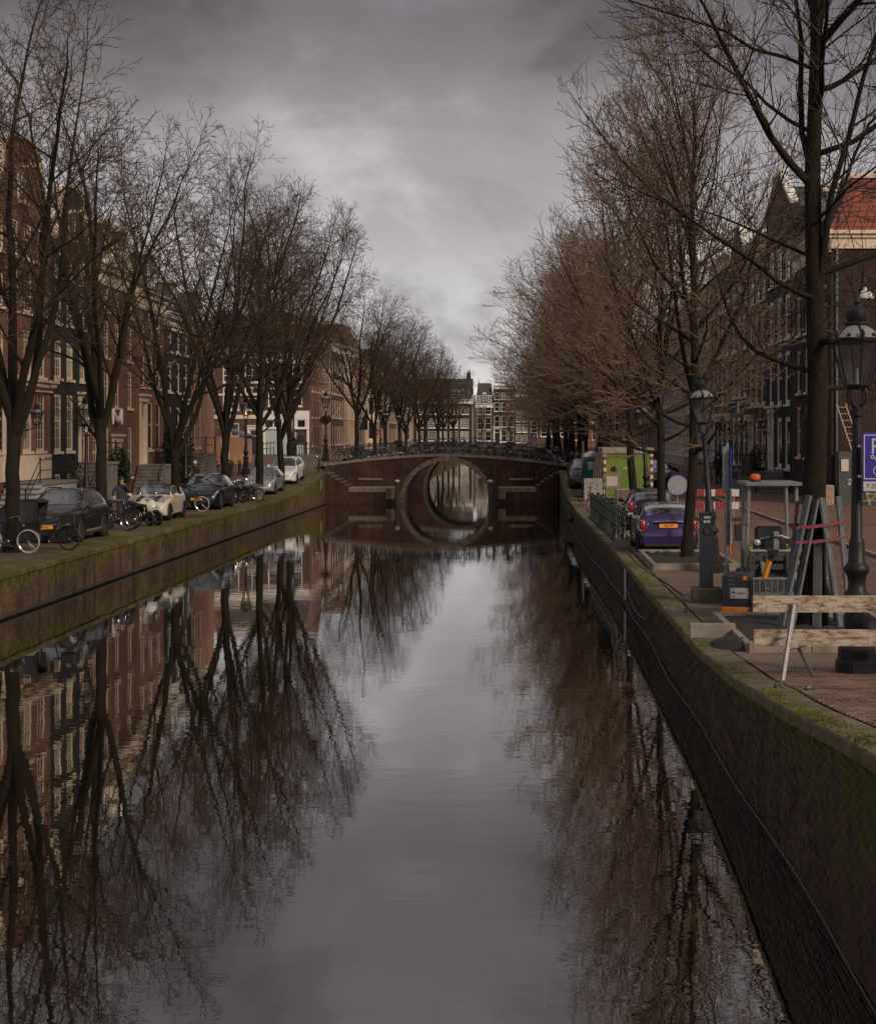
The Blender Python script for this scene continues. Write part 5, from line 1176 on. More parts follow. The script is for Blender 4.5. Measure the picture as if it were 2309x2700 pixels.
    patch('windscreen', CARGLASS, [[(x, k) for k in (6.12, 6.6, 7.0, 7.5, 7.999, -7.5, -7.0, -6.6, -6.12)] for x in xs(g[0]-0.012, g[1]+0.012)])
    patch('rear_window', CARGLASS, [[(x, k) for k in (6.2, 6.6, 7.0, 7.5, 7.999, -7.5, -7.0, -6.6, -6.2)] for x in xs(g[3]+0.012, g[2]-0.012)])
    for sg in (1, -1):
        for (a, b) in ((g[4]+0.012, g[0]-0.05), (g[3]+0.06, g[4]-0.012)) if spec.get('doors', 4) == 4 else ((g[4], g[0]-0.05), (g[3]+0.07, g[4]-0.02)):
            patch('side_window', CARGLASS, [[(x, sg*k) for k in (5.12, 5.4, 5.7, 5.92)] for x in xs(a, b)])
        if spec.get('beltchrome'): patch('window_trim', CHROME, [[(x, sg*k) for k in (4.95, 5.08)] for x in xs(g[3]+0.03, g[0]-0.04)], 0.012)
        patch('sill_trim', spec.get('sill', PLASTIC), [[(x, sg*k) for k in ((2.22, 2.3, 2.38) if spec.get('sill') else (1.98, 2.0, 2.16))] for x in xs(xr/L_+ra/L_+0.004, xf/L_-ra/L_-0.004)], 0.010)
        mr = MB().sphere((g[0]*L_-0.12, sg*(W_/2+0.06), zs(g[0]*L_)+0.10), 0.1, 10, 7, (0.8, 1.1, 0.75)); mr.box(g[0]*L_-0.15, g[0]*L_-0.07, sg*W_*0.44 if sg > 0 else -W_/2-0.02, W_/2+0.02 if sg > 0 else -W_*0.44, zs(g[0]*L_)+0.03, zs(g[0]*L_)+0.07)
        mr.build('mirror', spec.get('mirror', PLASTIC), t, True)
        for hx in (g[4]+0.02, g[4]-0.17)[: (2 if spec.get('doors', 4) == 4 else 1)]:
            p = S(hx*L_, sg*3.75); MB().cbox((p.x, p.y+sg*0.012, p.z), (0.19, 0.035, 0.03)).build('door_handle', spec.get('handle', paint_m), t)
    for sg in (1, -1):
        for hx in ((g[0]+0.005, g[4], g[3]+0.09) if spec.get('doors', 4) == 4 else (g[0]+0.005, g[4]-0.03)):
            sm_ = patch('door_seam', PLASTIC, [[(x, sg*k) for k in (2.3, 3.0, 3.6, 4.2, 4.9)] for x in (hx*L_, hx*L_+0.014)], 0.005)
    for xw in (xf, xr):
        for sg in (1, -1):
            arch = MB().torus((xw, sg*(ww(xw)-0.012), wr), ra-0.004, 0.026, 'y', 16, 5, 0.0, math.pi)
            if spec.get('cladding', True): arch.build('arch_trim', PLASTIC, t, True)
            w = thing('wheel', None, None, (xw, sg*(W_/2-0.115), wr), 0 if sg > 0 else math.pi); w.parent = t
            if 'label' in w: del w['label']
            tm, rm, sm = WHEELS.setdefault((wr, dark_wheels, spec.get('spokes', 10)), wheel_mesh(wr, 0.22, wr*0.68, spec.get('spokes', 10), dark_wheels))
            link('tyre', tm, w); link('rim', rm, w); link('spokes', sm, w)
    MB().box(-L_*0.43, L_*0.43, -W_*0.36, W_*0.36, 0.17, 0.5).build('underbody', PLASTIC, t)
    e = L_/2
    def onnose(y, z): return e-0.02-(abs(y)/(W_/2))**2*0.16
    if front:
        gw, gz0, gz1 = spec['grille']
        gr = MB(); m_ = 8
        for i in range(m_):
            y0 = -gw/2+gw*i/m_; y1 = y0+gw/m_
            gr.add([(onnose(y0, 0)+0.03, y0, gz0), (onnose(y1, 0)+0.03, y1, gz0), (onnose(y1, 0)+0.0, y1, gz1), (onnose(y0, 0)+0.0, y0, gz1)], [(0, 1, 2, 3)])
        gr.build('grille', PLASTIC, t)
        if spec.get('grille_chrome'):
            pts = [(onnose(y, 0)+0.035-(0.03 if z > (gz0+gz1)/2 else 0), y, z) for y, z in [(gw/2*math.cos(a)*(1.0 if abs(math.cos(a)) < 0.9 else 1.0), (gz0+gz1)/2+(gz1-gz0)/2*math.sin(a)) for a in [2*math.pi*k/20 for k in range(21)]]]
            MB().tube(pts, 0.02, 6, False).build('grille_surround', CHROME, t, True)
        bw_, bz0, bz1 = spec.get('intake', (W_*0.6, 0.28, 0.38))
        MB().add([(onnose(y, 0)+0.012, y, z) for z in (bz0, bz1) for y in (-bw_/2, 0, bw_/2)], [(0, 1, 4, 3), (1, 2, 5, 4)]).build('lower_intake', PLASTIC, t)
        hl = spec['lamp']
        for sg in (1, -1):
            x = onnose(hl[0], 0)-hl[4]
            if hl[2] == 'round':
                M = Matrix.Translation((x, sg*hl[0], hl[1])) @ Matrix.Rotation(R(62), 4, 'Y') if False else Matrix.Translation((x, sg*hl[0], hl[1])) @ Matrix.Rotation(R(78), 4, 'Y')
                h = MB().lathe([(hl[3], -0.06), (hl[3], 0.02), (hl[3]*0.85, 0.045), (0.02, 0.06)], 18, M=M).build('headlight', LENS, t, 'auto')
                MB().lathe([(hl[3]*1.0, 0.0), (hl[3]*1.14, 0.0), (hl[3]*1.14, 0.03), (hl[3]*1.0, 0.035)], 18, M=M).build('headlight_ring', CHROME, h, 'auto')
            else:
                h = patch('headlight', LENS, [[(xx, sg*k) for k in (3.72, 3.95, 4.2, 4.5)] for xx in xs(0.415, 0.494, 5)], 0.012)
                patch('headlight_trim', CHROME, [[(xx, sg*k) for k in (3.64, 3.72)] for xx in xs(0.415, 0.494, 5)], 0.014, h)
            MB().sphere((onnose(W_*0.36, 0)+0.0, sg*W_*0.36, spec.get('fogz', 0.42)), 0.07, 8, 6, (0.5, 1, 1)).build('fog_light', LENS, t, True)
        plate(t, e+0.03, spec.get('platez', 0.5), 1, plate_txt)
    else:
        tl = spec['tail']
        for sg in (1, -1):
            p = S(-e+tl[3], sg*3.6)
            h = MB().sphere((-e+tl[3], sg*(p.y*sg-0.03), tl[1]), tl[2], 12, 8, (0.6, 0.7, 1.25)).build('tail_light', REDLENS, t, True)
            MB().torus((-e+tl[3]-0.045, sg*(p.y*sg-0.035), tl[1]), tl[2]*0.95, 0.016, 'x', 18, 5).build('tail_light_ring', CHROME, h, True)
        plate(t, -e-0.03, spec.get('platez', 0.72), -1, rear_plate)
        MB().tube([(-e-0.02, -0.42, spec.get('platez', 0.72)+0.11), (-e-0.05, 0, spec.get('platez', 0.72)+0.13), (-e-0.02, 0.42, spec.get('platez', 0.72)+0.11)], 0.03, 8).build('boot_handle', CHROME, t, True)
        MB().box(-e-0.03, -e+0.12, -W_*0.42, W_*0.42, 0.30, 0.5).build('bumper', paint_m, t)
        MB().box(-e-0.035, -e+0.1, -W_*0.40, W_*0.40, 0.22, 0.298).build('diffuser', PLASTIC, t)
    if spec.get('rails'):
        for sg in (1, -1):
            MB().tube([S(g[1]*L_-0.05, sg*6.4)+Vector((0, 0, 0.0))] + [S(x, sg*6.4)+Vector((0, 0, 0.075)) for x in xs(g[1]-0.04, g[2]+0.04, 5)] + [S(g[2]*L_+0.05, sg*6.4)], 0.024, 6).build('roof_rail', CHROME, t, True)
    if spec.get('stripes'):
        for y0 in (-0.42, 0.24):
            vs = []
            for i in range(9):
                x = L_*(g[0]+0.012) + (L_*0.455-L_*(g[0]+0.012))*i/8
                for yy in (y0, y0+0.2):
                    rg = ring(x); zt = None
                    for (a, b) in zip(rg[5:], rg[6:]):
                        lo, hi = b[0], a[0]
                        if lo <= abs(yy) <= hi: zt = b[1]+(a[1]-b[1])*((abs(yy)-lo)/(hi-lo+1e-9))
                    vs.append((x, yy, (zt or rg[-1][1])+0.006))
            MB().add(vs, [(2*i, 2*i+1, 2*i+3, 2*i+2) for i in range(8)]).build('bonnet_stripe', PLASTIC, t, True)
    return t, S
WHEELS = {}
SUV = dict(L=4.45, W=1.86, H=1.64, wb=2.68, r=0.36, top=[(-0.5, 0.54), (-0.488, 0.68), (-0.445, 0.88), (-0.38, 0.965), (-0.2, 0.99), (-0.02, 1.0), (0.07, 0.985), (0.205, 0.695), (0.24, 0.675), (0.42, 0.625), (0.475, 0.565), (0.5, 0.44)], belt=[(-0.5, 0.50), (-0.4, 0.645), (0.2, 0.60), (0.3, 0.595), (0.45, 0.53), (0.5, 0.38)], plan=[(-0.5, 0.80), (-0.47, 0.93), (-0.38, 1.0), (0.3, 1.0), (0.42, 0.95), (0.48, 0.84), (0.5, 0.74)], glass=(0.205, 0.065, -0.40, -0.478, -0.08), grille=(1.1, 0.58, 0.82), lamp=(0.70, 0.83, 'slim', 0.17, 0.13), intake=(1.3, 0.28, 0.42), platez=0.52, rails=True, beltchrome=True, sill=mat('bright_trim', (0.45, 0.45, 0.45), 0.25, 0.6, 0.0), spokes=10, grille_chrome=True, doors=4)
car('grey_car', 'dark grey family car with chrome roof rails behind the cargo bike', SUV, paint('graphite_paint', (0.032, 0.031, 0.032), 0.6), (-14.72, 51.25, zL(51)), R(-90), plate_txt='64-GJ')
MINI = dict(L=3.82, W=1.73, H=1.41, wb=2.5, r=0.315, top=[(-0.5, 0.46), (-0.485, 0.62), (-0.44, 0.76), (-0.36, 0.93), (-0.25, 0.985), (0.0, 1.0), (0.07, 0.975), (0.185, 0.70), (0.22, 0.675), (0.40, 0.615), (0.465, 0.54), (0.5, 0.38)], belt=[(-0.5, 0.44), (-0.42, 0.655), (0.2, 0.635), (0.3, 0.63), (0.44, 0.53), (0.5, 0.34)], plan=[(-0.5, 0.78), (-0.46, 0.93), (-0.36, 1.0), (0.3, 1.0), (0.43, 0.94), (0.48, 0.82), (0.5, 0.70)], glass=(0.185, 0.06, -0.33, -0.45, -0.09), grille=(0.86, 0.42, 0.66), grille_chrome=True, lamp=(0.60, 0.79, 'round', 0.115, 0.13), intake=(0.8, 0.25, 0.33), fogz=0.40, platez=0.5, doors=2, spokes=8, roofw=0.74)
CREAMP = paint('cream_car_paint', (0.60, 0.52, 0.40), 0.0)
m1 = dict(MINI); m1.update(stripes=True, mirror=CREAMP)
SOFTTOP = mat('black_fabric_top', (0.02, 0.02, 0.022), 0.85, 0, 0.15, 20)
car('small_cream_car', 'cream small car with black bonnet stripes and black soft top', m1, CREAMP, (-14.62, 63.5, zL(63)), R(-90), roof_m=SOFTTOP, plate_txt='56-LJ', dark_wheels=True)
COUPE = dict(L=4.68, W=1.92, H=1.60, wb=2.8, r=0.37, top=[(-0.5, 0.50), (-0.48, 0.64), (-0.40, 0.80), (-0.25, 0.94), (-0.08, 1.0), (0.04, 0.985), (0.185, 0.68), (0.22, 0.655), (0.38, 0.60), (0.46, 0.53), (0.5, 0.40)], belt=[(-0.5, 0.48), (-0.4, 0.645), (0.2, 0.61), (0.3, 0.61), (0.44, 0.54), (0.5, 0.36)], plan=[(-0.5, 0.80), (-0.46, 0.95), (-0.36, 1.0), (0.3, 1.0), (0.42, 0.95), (0.48, 0.83), (0.5, 0.72)], glass=(0.185, 0.035, -0.29, -0.44, -0.08), grille=(1.15, 0.48, 0.68), lamp=(0.72, 0.80, 'slim', 0.17, 0.22), intake=(1.6, 0.26, 0.40), platez=0.5, spokes=10, cladding=False)
car('dark_blue_car', 'dark blue sports utility car parked behind the white tyred bicycle', COUPE, paint('midnight_blue_paint', (0.012, 0.014, 0.032), 0.5), (-14.5, 73.1, zL(73)), R(-90), plate_txt='K-823')
SEDAN = dict(L=4.4, W=1.76, H=1.44, wb=2.65, r=0.32, top=[(-0.5, 0.50), (-0.48, 0.64), (-0.44, 0.72), (-0.30, 0.90), (-0.15, 0.99), (-0.02, 1.0), (0.05, 0.98), (0.20, 0.68), (0.24, 0.655), (0.42, 0.58), (0.475, 0.52), (0.5, 0.38)], belt=[(-0.5, 0.48), (-0.4, 0.66), (0.2, 0.62), (0.3, 0.61), (0.45, 0.51), (0.5, 0.34)], plan=[(-0.5, 0.80), (-0.46, 0.94), (-0.36, 1.0), (0.3, 1.0), (0.42, 0.94), (0.48, 0.83), (0.5, 0.72)], glass=(0.20, 0.045, -0.24, -0.42, -0.05), grille=(0.75, 0.48, 0.60), grille_chrome=True, lamp=(0.62, 0.67, 'slim', 0.15, 0.16), intake=(1.2, 0.25, 0.36), platez=0.44, spokes=10, cladding=False)
pt = lambda y: -math.atan2(zL(y+1.3)-zL(y-1.3), 2.6)
car('silver_car', 'silver car parked beside the bicycle rack hoops', SEDAN, paint('silver_paint', (0.42, 0.44, 0.46), 0.5), (-14.35, 88.3, zL(88.3)), R(-90), -pt(88.3), plate_txt='X-118')
EST = dict(SEDAN); EST.update(L=4.55, H=1.48, top=[(-0.5, 0.48), (-0.49, 0.64), (-0.45, 0.80), (-0.40, 0.93), (-0.2, 0.99), (-0.02, 1.0), (0.05, 0.98), (0.20, 0.67), (0.24, 0.645), (0.42, 0.57), (0.475, 0.51), (0.5, 0.38)], glass=(0.20, 0.045, -0.405, -0.47, -0.05), rails=True)
WHT = paint('white_car_paint', (0.70, 0.69, 0.66), 0.0)
ew = dict(EST); ew['mirror'] = WHT
car('white_estate_car', 'white estate car parked next to the bridge stairs on the mossy quay', ew, WHT, (-14.25, 95.9, zL(95.9)), R(-90), -pt(95.9), plate_txt='J-94', )
PURP = paint('purple_paint', (0.036, 0.019, 0.105), 0.35)
m2 = dict(MINI); m2.update(top=[(-0.5, 0.52), (-0.492, 0.66), (-0.465, 0.78), (-0.415, 0.93), (-0.34, 0.985), (0.0, 1.0), (0.07, 0.975), (0.185, 0.70), (0.22, 0.675), (0.40, 0.615), (0.465, 0.54), (0.5, 0.38)], glass=(0.185, 0.06, -0.405, -0.47, -0.09), tail=(0.62, 0.79, 0.155, 0.10), platez=0.80, mirror=CHROME, cladding=True, L=3.72)
cp, S_ = car('purple_car', 'purple small car with pale roof parked behind the mossy tree', m2, PURP, (4.13, 47.15, zR(47)), R(90), roof_m=paint('silver_roof', (0.42, 0.43, 0.44), 0.3), front=False, rear_plate='48-XV')
HATCH = dict(EST); HATCH.update(L=4.0, W=1.76, H=1.48, wb=2.5, tail=(0.66, 0.88, 0.17, 0.12), platez=0.6, rails=False, doors=4, glass=(0.20, 0.045, -0.38, -0.475, -0.05))
car('dark_hatchback', 'dark aubergine hatchback parked in front of the purple car', HATCH, paint('aubergine_paint', (0.022, 0.014, 0.030), 0.4), (4.45, 56.6, zR(56)), R(90), front=False, rear_plate='TK-42')
car('dark_car', 'dark car parked past the portable toilet before the bridge', COUPE, paint('dark_steel_paint', (0.022, 0.022, 0.034), 0.6), (3.55, 91.3, zR(91.3)), R(-90), math.atan2(zR(93)-zR(90), 3.0), plate_txt='R-58')
car('black_car', 'black car standing on the street behind the green cabin', SEDAN, paint('black_paint', (0.012, 0.012, 0.013), 0.2), (7.6, 92.0, zR(92)), R(-90), plate_txt='Z-6')

# ------------------------------------------------------------------ bicycles
def bicycle(label, cat='bicycle', col=(0.012, 0.012, 0.013), tyre=(0.012, 0.012, 0.012), name='bicycle', group=None, rack=True, crate=False, bag=None, basket=False, case=True, wr=0.345, saddle_c=(0.02, 0.018, 0.016), chromebar=True, men=False):
    t = thing(name, label, cat, (0, 0, 0), 0, group)
    fm = mat('bike_%d_%d_%d' % tuple(int(c*999) for c in col), col, 0.35, 0.1, 0.15, 6); tm = mat('tyre_%d' % int(tyre[0]*999), tyre, 0.7, 0, 0.15, 6)
    A, B = (-0.56, 0, wr), (0.56, 0, wr)                     # rear, front hub
    for h in (A, B):
        w = thing('wheel', None, None, h); w.parent = t
        MB().torus((0, 0, 0), wr-0.022, 0.023, 'y', 26, 6).build('tyre', tm, w, True)
        MB().torus((0, 0, 0), wr-0.05, 0.012, 'y', 26, 4).build('rim', CHROME if chromebar else fm, w, True)
        sp = MB()
        for i in range(16):
            a = 2*math.pi*i/16; b = a+(0.35 if i % 2 else -0.35); s = 0.03*(1 if i % 4 < 2 else -1)
            sp.tube([(0.03*math.cos(b), s, 0.03*math.sin(b)), ((wr-0.05)*math.cos(a), 0, (wr-0.05)*math.sin(a))], 0.0022, 3, False)
        sp.cyl((0, -0.05, 0), (0, 0.05, 0), 0.022, 8); sp.build('spokes', ALLOY, w)
        MB().torus((0, 0, 0), wr+0.022, 0.016, 'y', 14, 4, R(15) if h is A else R(20), R(185) if h is A else R(150)).build('mudguard', fm, w, True)
    bb = (-0.10, 0, 0.29); st = (-0.27, 0, 0.80); hd0 = (0.40, 0, 0.62); hd1 = (0.335, 0, 0.93)
    f = MB(); f.tube([bb, st], 0.017, 7); f.tube([bb, (0.2, 0, 0.40), hd0] if not men else [bb, hd0], 0.022, 7); f.tube([hd0, hd1], 0.021, 7)
    f.tube([(-0.23, 0, 0.66), (0.15, 0, 0.50), (0.385, 0, 0.68)] if not men else [(-0.25, 0, 0.76), (0.37, 0, 0.80)], 0.016, 7)
    for s in (-1, 1): f.tube([bb, (A[0], s*0.05, A[2])], 0.010, 5); f.tube([(-0.235, 0, 0.68), (A[0], s*0.05, A[2])], 0.009, 5); f.tube([hd0, (0.44, s*0.05, 0.55), (B[0], s*0.05, B[2])], 0.011, 5)
    f.build('frame', fm, t, True)
    hb = MB(); hb.tube([hd1, (0.31, 0, 1.06)], 0.014, 6); hb.tube([(0.10, -0.30, 1.02), (0.26, -0.27, 1.08), (0.35, -0.12, 1.08), (0.33, 0, 1.06), (0.35, 0.12, 1.08), (0.26, 0.27, 1.08), (0.10, 0.30, 1.02)], 0.012, 6)
    h_ = hb.build('handlebar', CHROME if chromebar else fm, t, True)
    for s in (-1, 1): MB().cyl((0.08, s*0.305, 1.013), (0.19, s*0.287, 1.05), 0.017, 6).build('grip', PLASTIC, h_)
    MB().cyl((0.42, 0, 0.80), (0.49, 0, 0.80), 0.045, 8).build('headlamp', CHROME, t)
    sd_ = MB(); sd_.prism([(-0.42, 0.93), (-0.40, 0.97), (-0.2, 0.965), (-0.14, 0.95), (-0.2, 0.93)], -0.045, 0.045); sd_.prism([(-0.44, 0.94), (-0.42, 0.98), (-0.30, 0.975), (-0.29, 0.94)], -0.095, 0.095); sd_.tube([st, (-0.30, 0, 0.94)], 0.013, 6)
    sd_.build('saddle', mat('saddle_%d' % int(saddle_c[0]*999), saddle_c, 0.6, 0, 0.1), t, True)
    cr_ = MB(); cr_.torus((-0.10, 0.045, 0.29), 0.085, 0.01, 'y', 14, 4); cr_.tube([(-0.10, 0.06, 0.29), (0.03, 0.07, 0.19)], 0.011, 5); cr_.tube([(-0.10, -0.06, 0.29), (-0.23, -0.07, 0.39)], 0.011, 5); cr_.cbox((0.04, 0.12, 0.185), (0.09, 0.08, 0.02)); cr_.cbox((-0.24, -0.12, 0.395), (0.09, 0.08, 0.02)); cr_.build('crank', ALLOY, t)
    if case: MB().prism([(-0.62, 0.34), (-0.56, 0.42), (-0.10, 0.385), (0.0, 0.29), (-0.10, 0.195), (-0.58, 0.27)], 0.035, 0.06).build('chain_guard', mat('chain_guard_grey', (0.06, 0.06, 0.062), 0.5), t)
    if rack:
        rk = MB(); rk.box(-0.86, -0.36, -0.07, -0.055, 0.73, 0.745); rk.box(-0.86, -0.36, 0.055, 0.07, 0.73, 0.745)
        for x in (-0.86, -0.7, -0.54, -0.38): rk.box(x, x+0.015, -0.055, 0.055, 0.732, 0.744)
        for s in (-1, 1): rk.tube([(-0.78, s*0.062, 0.735), (A[0], s*0.06, A[2])], 0.007, 4)
        rk.build('luggage_rack', fm, t)
    if crate:
        c = MB(); c.box(-0.92, -0.46, -0.2, 0.2, 0.75, 0.77)
        for (x0, x1, y0, y1) in ((-0.92, -0.46, -0.2, -0.185), (-0.92, -0.46, 0.185, 0.2), (-0.92, -0.905, -0.185, 0.185), (-0.475, -0.46, -0.185, 0.185)): c.box(x0, x1, y0, y1, 0.771, 1.02)
        c.build('crate', PLASTIC, t)
    if bag: MB().bevbox(-0.80, -0.42, 0.075, 0.22, 0.40, 0.74, 0.03).build('pannier', mat('pannier_%d' % int(bag[0]*999), bag, 0.7, 0, 0.15), t); 
    if basket:
        k = MB()
        for i in range(9):
            y = -0.16+0.04*i; k.box(0.42, 0.72, y-0.004, y+0.004, 0.80, 0.808)
        for z in (0.80, 0.88, 0.96, 1.04): k.tube([(0.42, -0.17, z), (0.72, -0.17, z), (0.72, 0.17, z), (0.42, 0.17, z), (0.42, -0.17, z)], 0.006, 4)
        for x in (0.42, 0.52, 0.62, 0.72):
            for s in (-1, 1): k.tube([(x, s*0.17, 0.8), (x, s*0.17, 1.04)], 0.005, 4)
        k.build('basket', fm, t)
    MB().tube([(-0.12, -0.05, 0.27), (-0.22, -0.16, 0.02)], 0.009, 5).build('kickstand', fm, t)
    return t
BL, GR_, DG, BLU = (0.012, 0.012, 0.013), (0.07, 0.07, 0.072), (0.014, 0.022, 0.020), (0.014, 0.02, 0.06)
def putbike(t, x, y, z, rz, lean=0.0):
    t.location = (x, y, z); t.rotation_euler = Euler((lean, 0, rz), 'XYZ'); return t
putbike(bicycle('black bicycle with white tyres propped against the elm trunk', tyre=(0.42, 0.40, 0.37), saddle_c=(0.02, 0.02, 0.02)), -14.55, 45.15, zL(45)+0.005, R(-6), R(5))
putbike(bicycle('black bicycle behind the parked grey car beside the elm', basket=False), -14.35, 55.9, zL(56), R(-20), R(-6))
putbike(bicycle('black bicycle with rear crate wedged by the scooter', crate=True), -14.35, 56.7, zL(56), R(-28), R(5))
putbike(bicycle('dark bicycle with front basket between elm and scooter', basket=True), -14.5, 57.3, zL(57), R(-15), R(6))
putbike(bicycle('black bicycle with pale tyres before the dark blue car', tyre=(0.46, 0.42, 0.35), rack=False, case=False, men=True), -14.55, 69.6, zL(69), R(-8), R(8))
src = bicycle('black bicycle first from the dark blue car in the rack tangle', group='bicycles at the rack hoops'); tr_ = capture(src)
putbike(src, -14.3, 78.2, zL(78), R(-60), R(4))
for i, (x, y, a, l) in enumerate(((-14.2, 78.9, -48, 7), (-14.5, 79.6, -66, -4), (-14.2, 80.3, -52, 6), (-14.5, 81.0, -62, 5), (-14.3, 81.7, -45, -6), (-14.5, 82.4, -58, 6))):
    putbike(copy_tree(None, tr_), x, y, zL(y), R(a), R(l))['label'] = 'black bicycle '+ORD[i+1]+' from the dark blue car in the rack tangle'
putbike(bicycle('dark bicycle with a pale worn pannier by the rack hoops', bag=(0.22, 0.19, 0.15)), -13.75, 79.6, zL(79), R(-12), R(4))
hm_ = MB().tube([(0, -0.35, 0), (0, -0.35, 0.55), (0, -0.25, 0.72), (0, 0, 0.78), (0, 0.25, 0.72), (0, 0.35, 0.55), (0, 0.35, 0)], 0.022, 7).mesh('rack_hoop', ALLOY, True)
rk_ = thing('bicycle_rack', 'row of grey steel hoops on the mossy quay by the silver car', 'bicycle rack', (-13.9, 81.0, zL(81)))
for i in range(7): link('hoop', hm_, rk_, (0, i*0.42, 0), (0, 0, R(75)))
putbike(bicycle('black bicycle leaning on the house wall by the orange house'), -19.6, 103.0, zL(103), R(20), R(4))
putbike(bicycle('black bicycle parked at the top of the mossy quay by the stair railing', basket=True), -12.95, 100.6, zL(100.6), R(95), R(6))
# along the bridge railing
protos = [(bicycle('black bicycle leaning on the bridge railing', group='black bicycles on the bridge'), 0), (bicycle('dark green bicycle leaning on the bridge railing', col=DG, group='green bicycles on the bridge', crate=True), 1), (bicycle('dark blue bicycle with front basket leaning on the bridge railing', col=BLU, basket=True, group='blue bicycles on the bridge'), 2), (bicycle('grey bicycle with pale tyres leaning on the bridge railing', col=GR_, tyre=(0.3, 0.28, 0.26), group='grey bicycles on the bridge'), 3)]
trs = [capture(p[0]) for p in protos]; used = set()
for i, x in enumerate([-11.6, -10.9, -10.2, -8.7, -7.5, -6.6, -5.4, -4.2, -3.7, -2.6, -1.4, -0.7, 0.3, 0.9, 1.5, 2.1]):
    k = (0, 2, 0, 3, 1, 0, 0, 3, 0, 0, 1, 3, 0, 2, 0, 1)[i]
    o = protos[k][0] if k not in used else copy_tree(None, trs[k]); used.add(k)
    xx = x + RND.uniform(-0.15, 0.15); putbike(o, xx, 104.62 + (0.35 if i % 3 == 2 else 0)+RND.uniform(-0.05, 0.1), top1(xx)+0.105, R(RND.choice((0, 180))+RND.uniform(-9, 9)), R(-8 if i % 2 else 5))['label'] = ('black bicycle', 'dark green bicycle with rear crate', 'dark blue bicycle with front basket', 'grey bicycle with pale tyres')[k]+' on the bridge, '+ORD[i]+' from the mossy stair end'
putbike(bicycle('rust red bicycle leaning on the bridge railing', col=(0.12, 0.03, 0.025)), -6.0, 105.1, top1(-6)+0.105, R(172), R(5))
for i, (x, y, a) in enumerate(((3.0, 101.0, 70), (3.5, 102.2, 60), (3.2, 103.4, 75), (4.1, 103.0, 50))):
    putbike(copy_tree(None, trs[0]), x, y, zR(y), R(a), R(6))['label'] = ['black bicycle parked at the corner by the iron stair railing', 'black bicycle second at the corner behind the dark car', 'black bicycle at the bridge end of the twiggy quay', 'black bicycle higher up the bridge corner by the street'][i]
putbike(bicycle('black bicycle parked at the end of the iron quay railing'), 3.02, 51.3, zR(51), R(82), R(5))
putbike(bicycle('bicycle with tan tyres standing before the dark hatchback', tyre=(0.34, 0.19, 0.09), col=BL), 3.3, 60.4, zR(60), R(86), R(6))
putbike(bicycle('bicycle with pale tyres standing by the brick pallets', tyre=(0.36, 0.33, 0.28), col=GR_), 2.95, 72.4, zR(72), R(86), R(6))
putbike(bicycle('cream bicycle by the stoop next to the standing person', col=(0.36, 0.31, 0.22)), 11.0, 92.2, zR(92)+0.09, R(38), R(5))
# ------------------------------------------------------------------ street lamps
def clear_mat(name, tint=(0.8, 0.8, 0.8), fac=0.28, rough=0.05, gc=0.8):
    m, t, b = base_mat(name); t.nodes.remove(b)
    tr = N(t, 'ShaderNodeBsdfTransparent'); tr.inputs[0].default_value = (*tint, 1); gl = N(t, 'ShaderNodeBsdfGlossy'); gl.inputs['Roughness'].default_value = rough; gl.inputs['Color'].default_value = (gc, gc, gc, 1)
    mx = N(t, 'ShaderNodeMixShader'); mx.inputs[0].default_value = fac; L(t, tr.outputs[0], mx.inputs[1]); L(t, gl.outputs[0], mx.inputs[2]); L(t, mx.outputs[0], t.nodes['Material Output'].inputs[0]); return m
LANTERN = clear_mat('lantern_glass', (0.72, 0.72, 0.72), 0.10, 0.4, 0.5); SCREEN = clear_mat('clear_screen', (0.62, 0.63, 0.65), 0.10, 0.45, 0.35)
MILK = mat('milky_lamp_top', (0.20, 0.19, 0.195), 0.35, 0, 0.1, 5)
GLOW = mat('lit_lamp_bulb', (0.9, 0.5, 0.15), 0.5, 0, 0, emit=(1.0, 0.42, 0.08), estr=2.5)
BULB = mat('unlit_bulb', (0.16, 0.155, 0.15), 0.2, 0, 0.0)
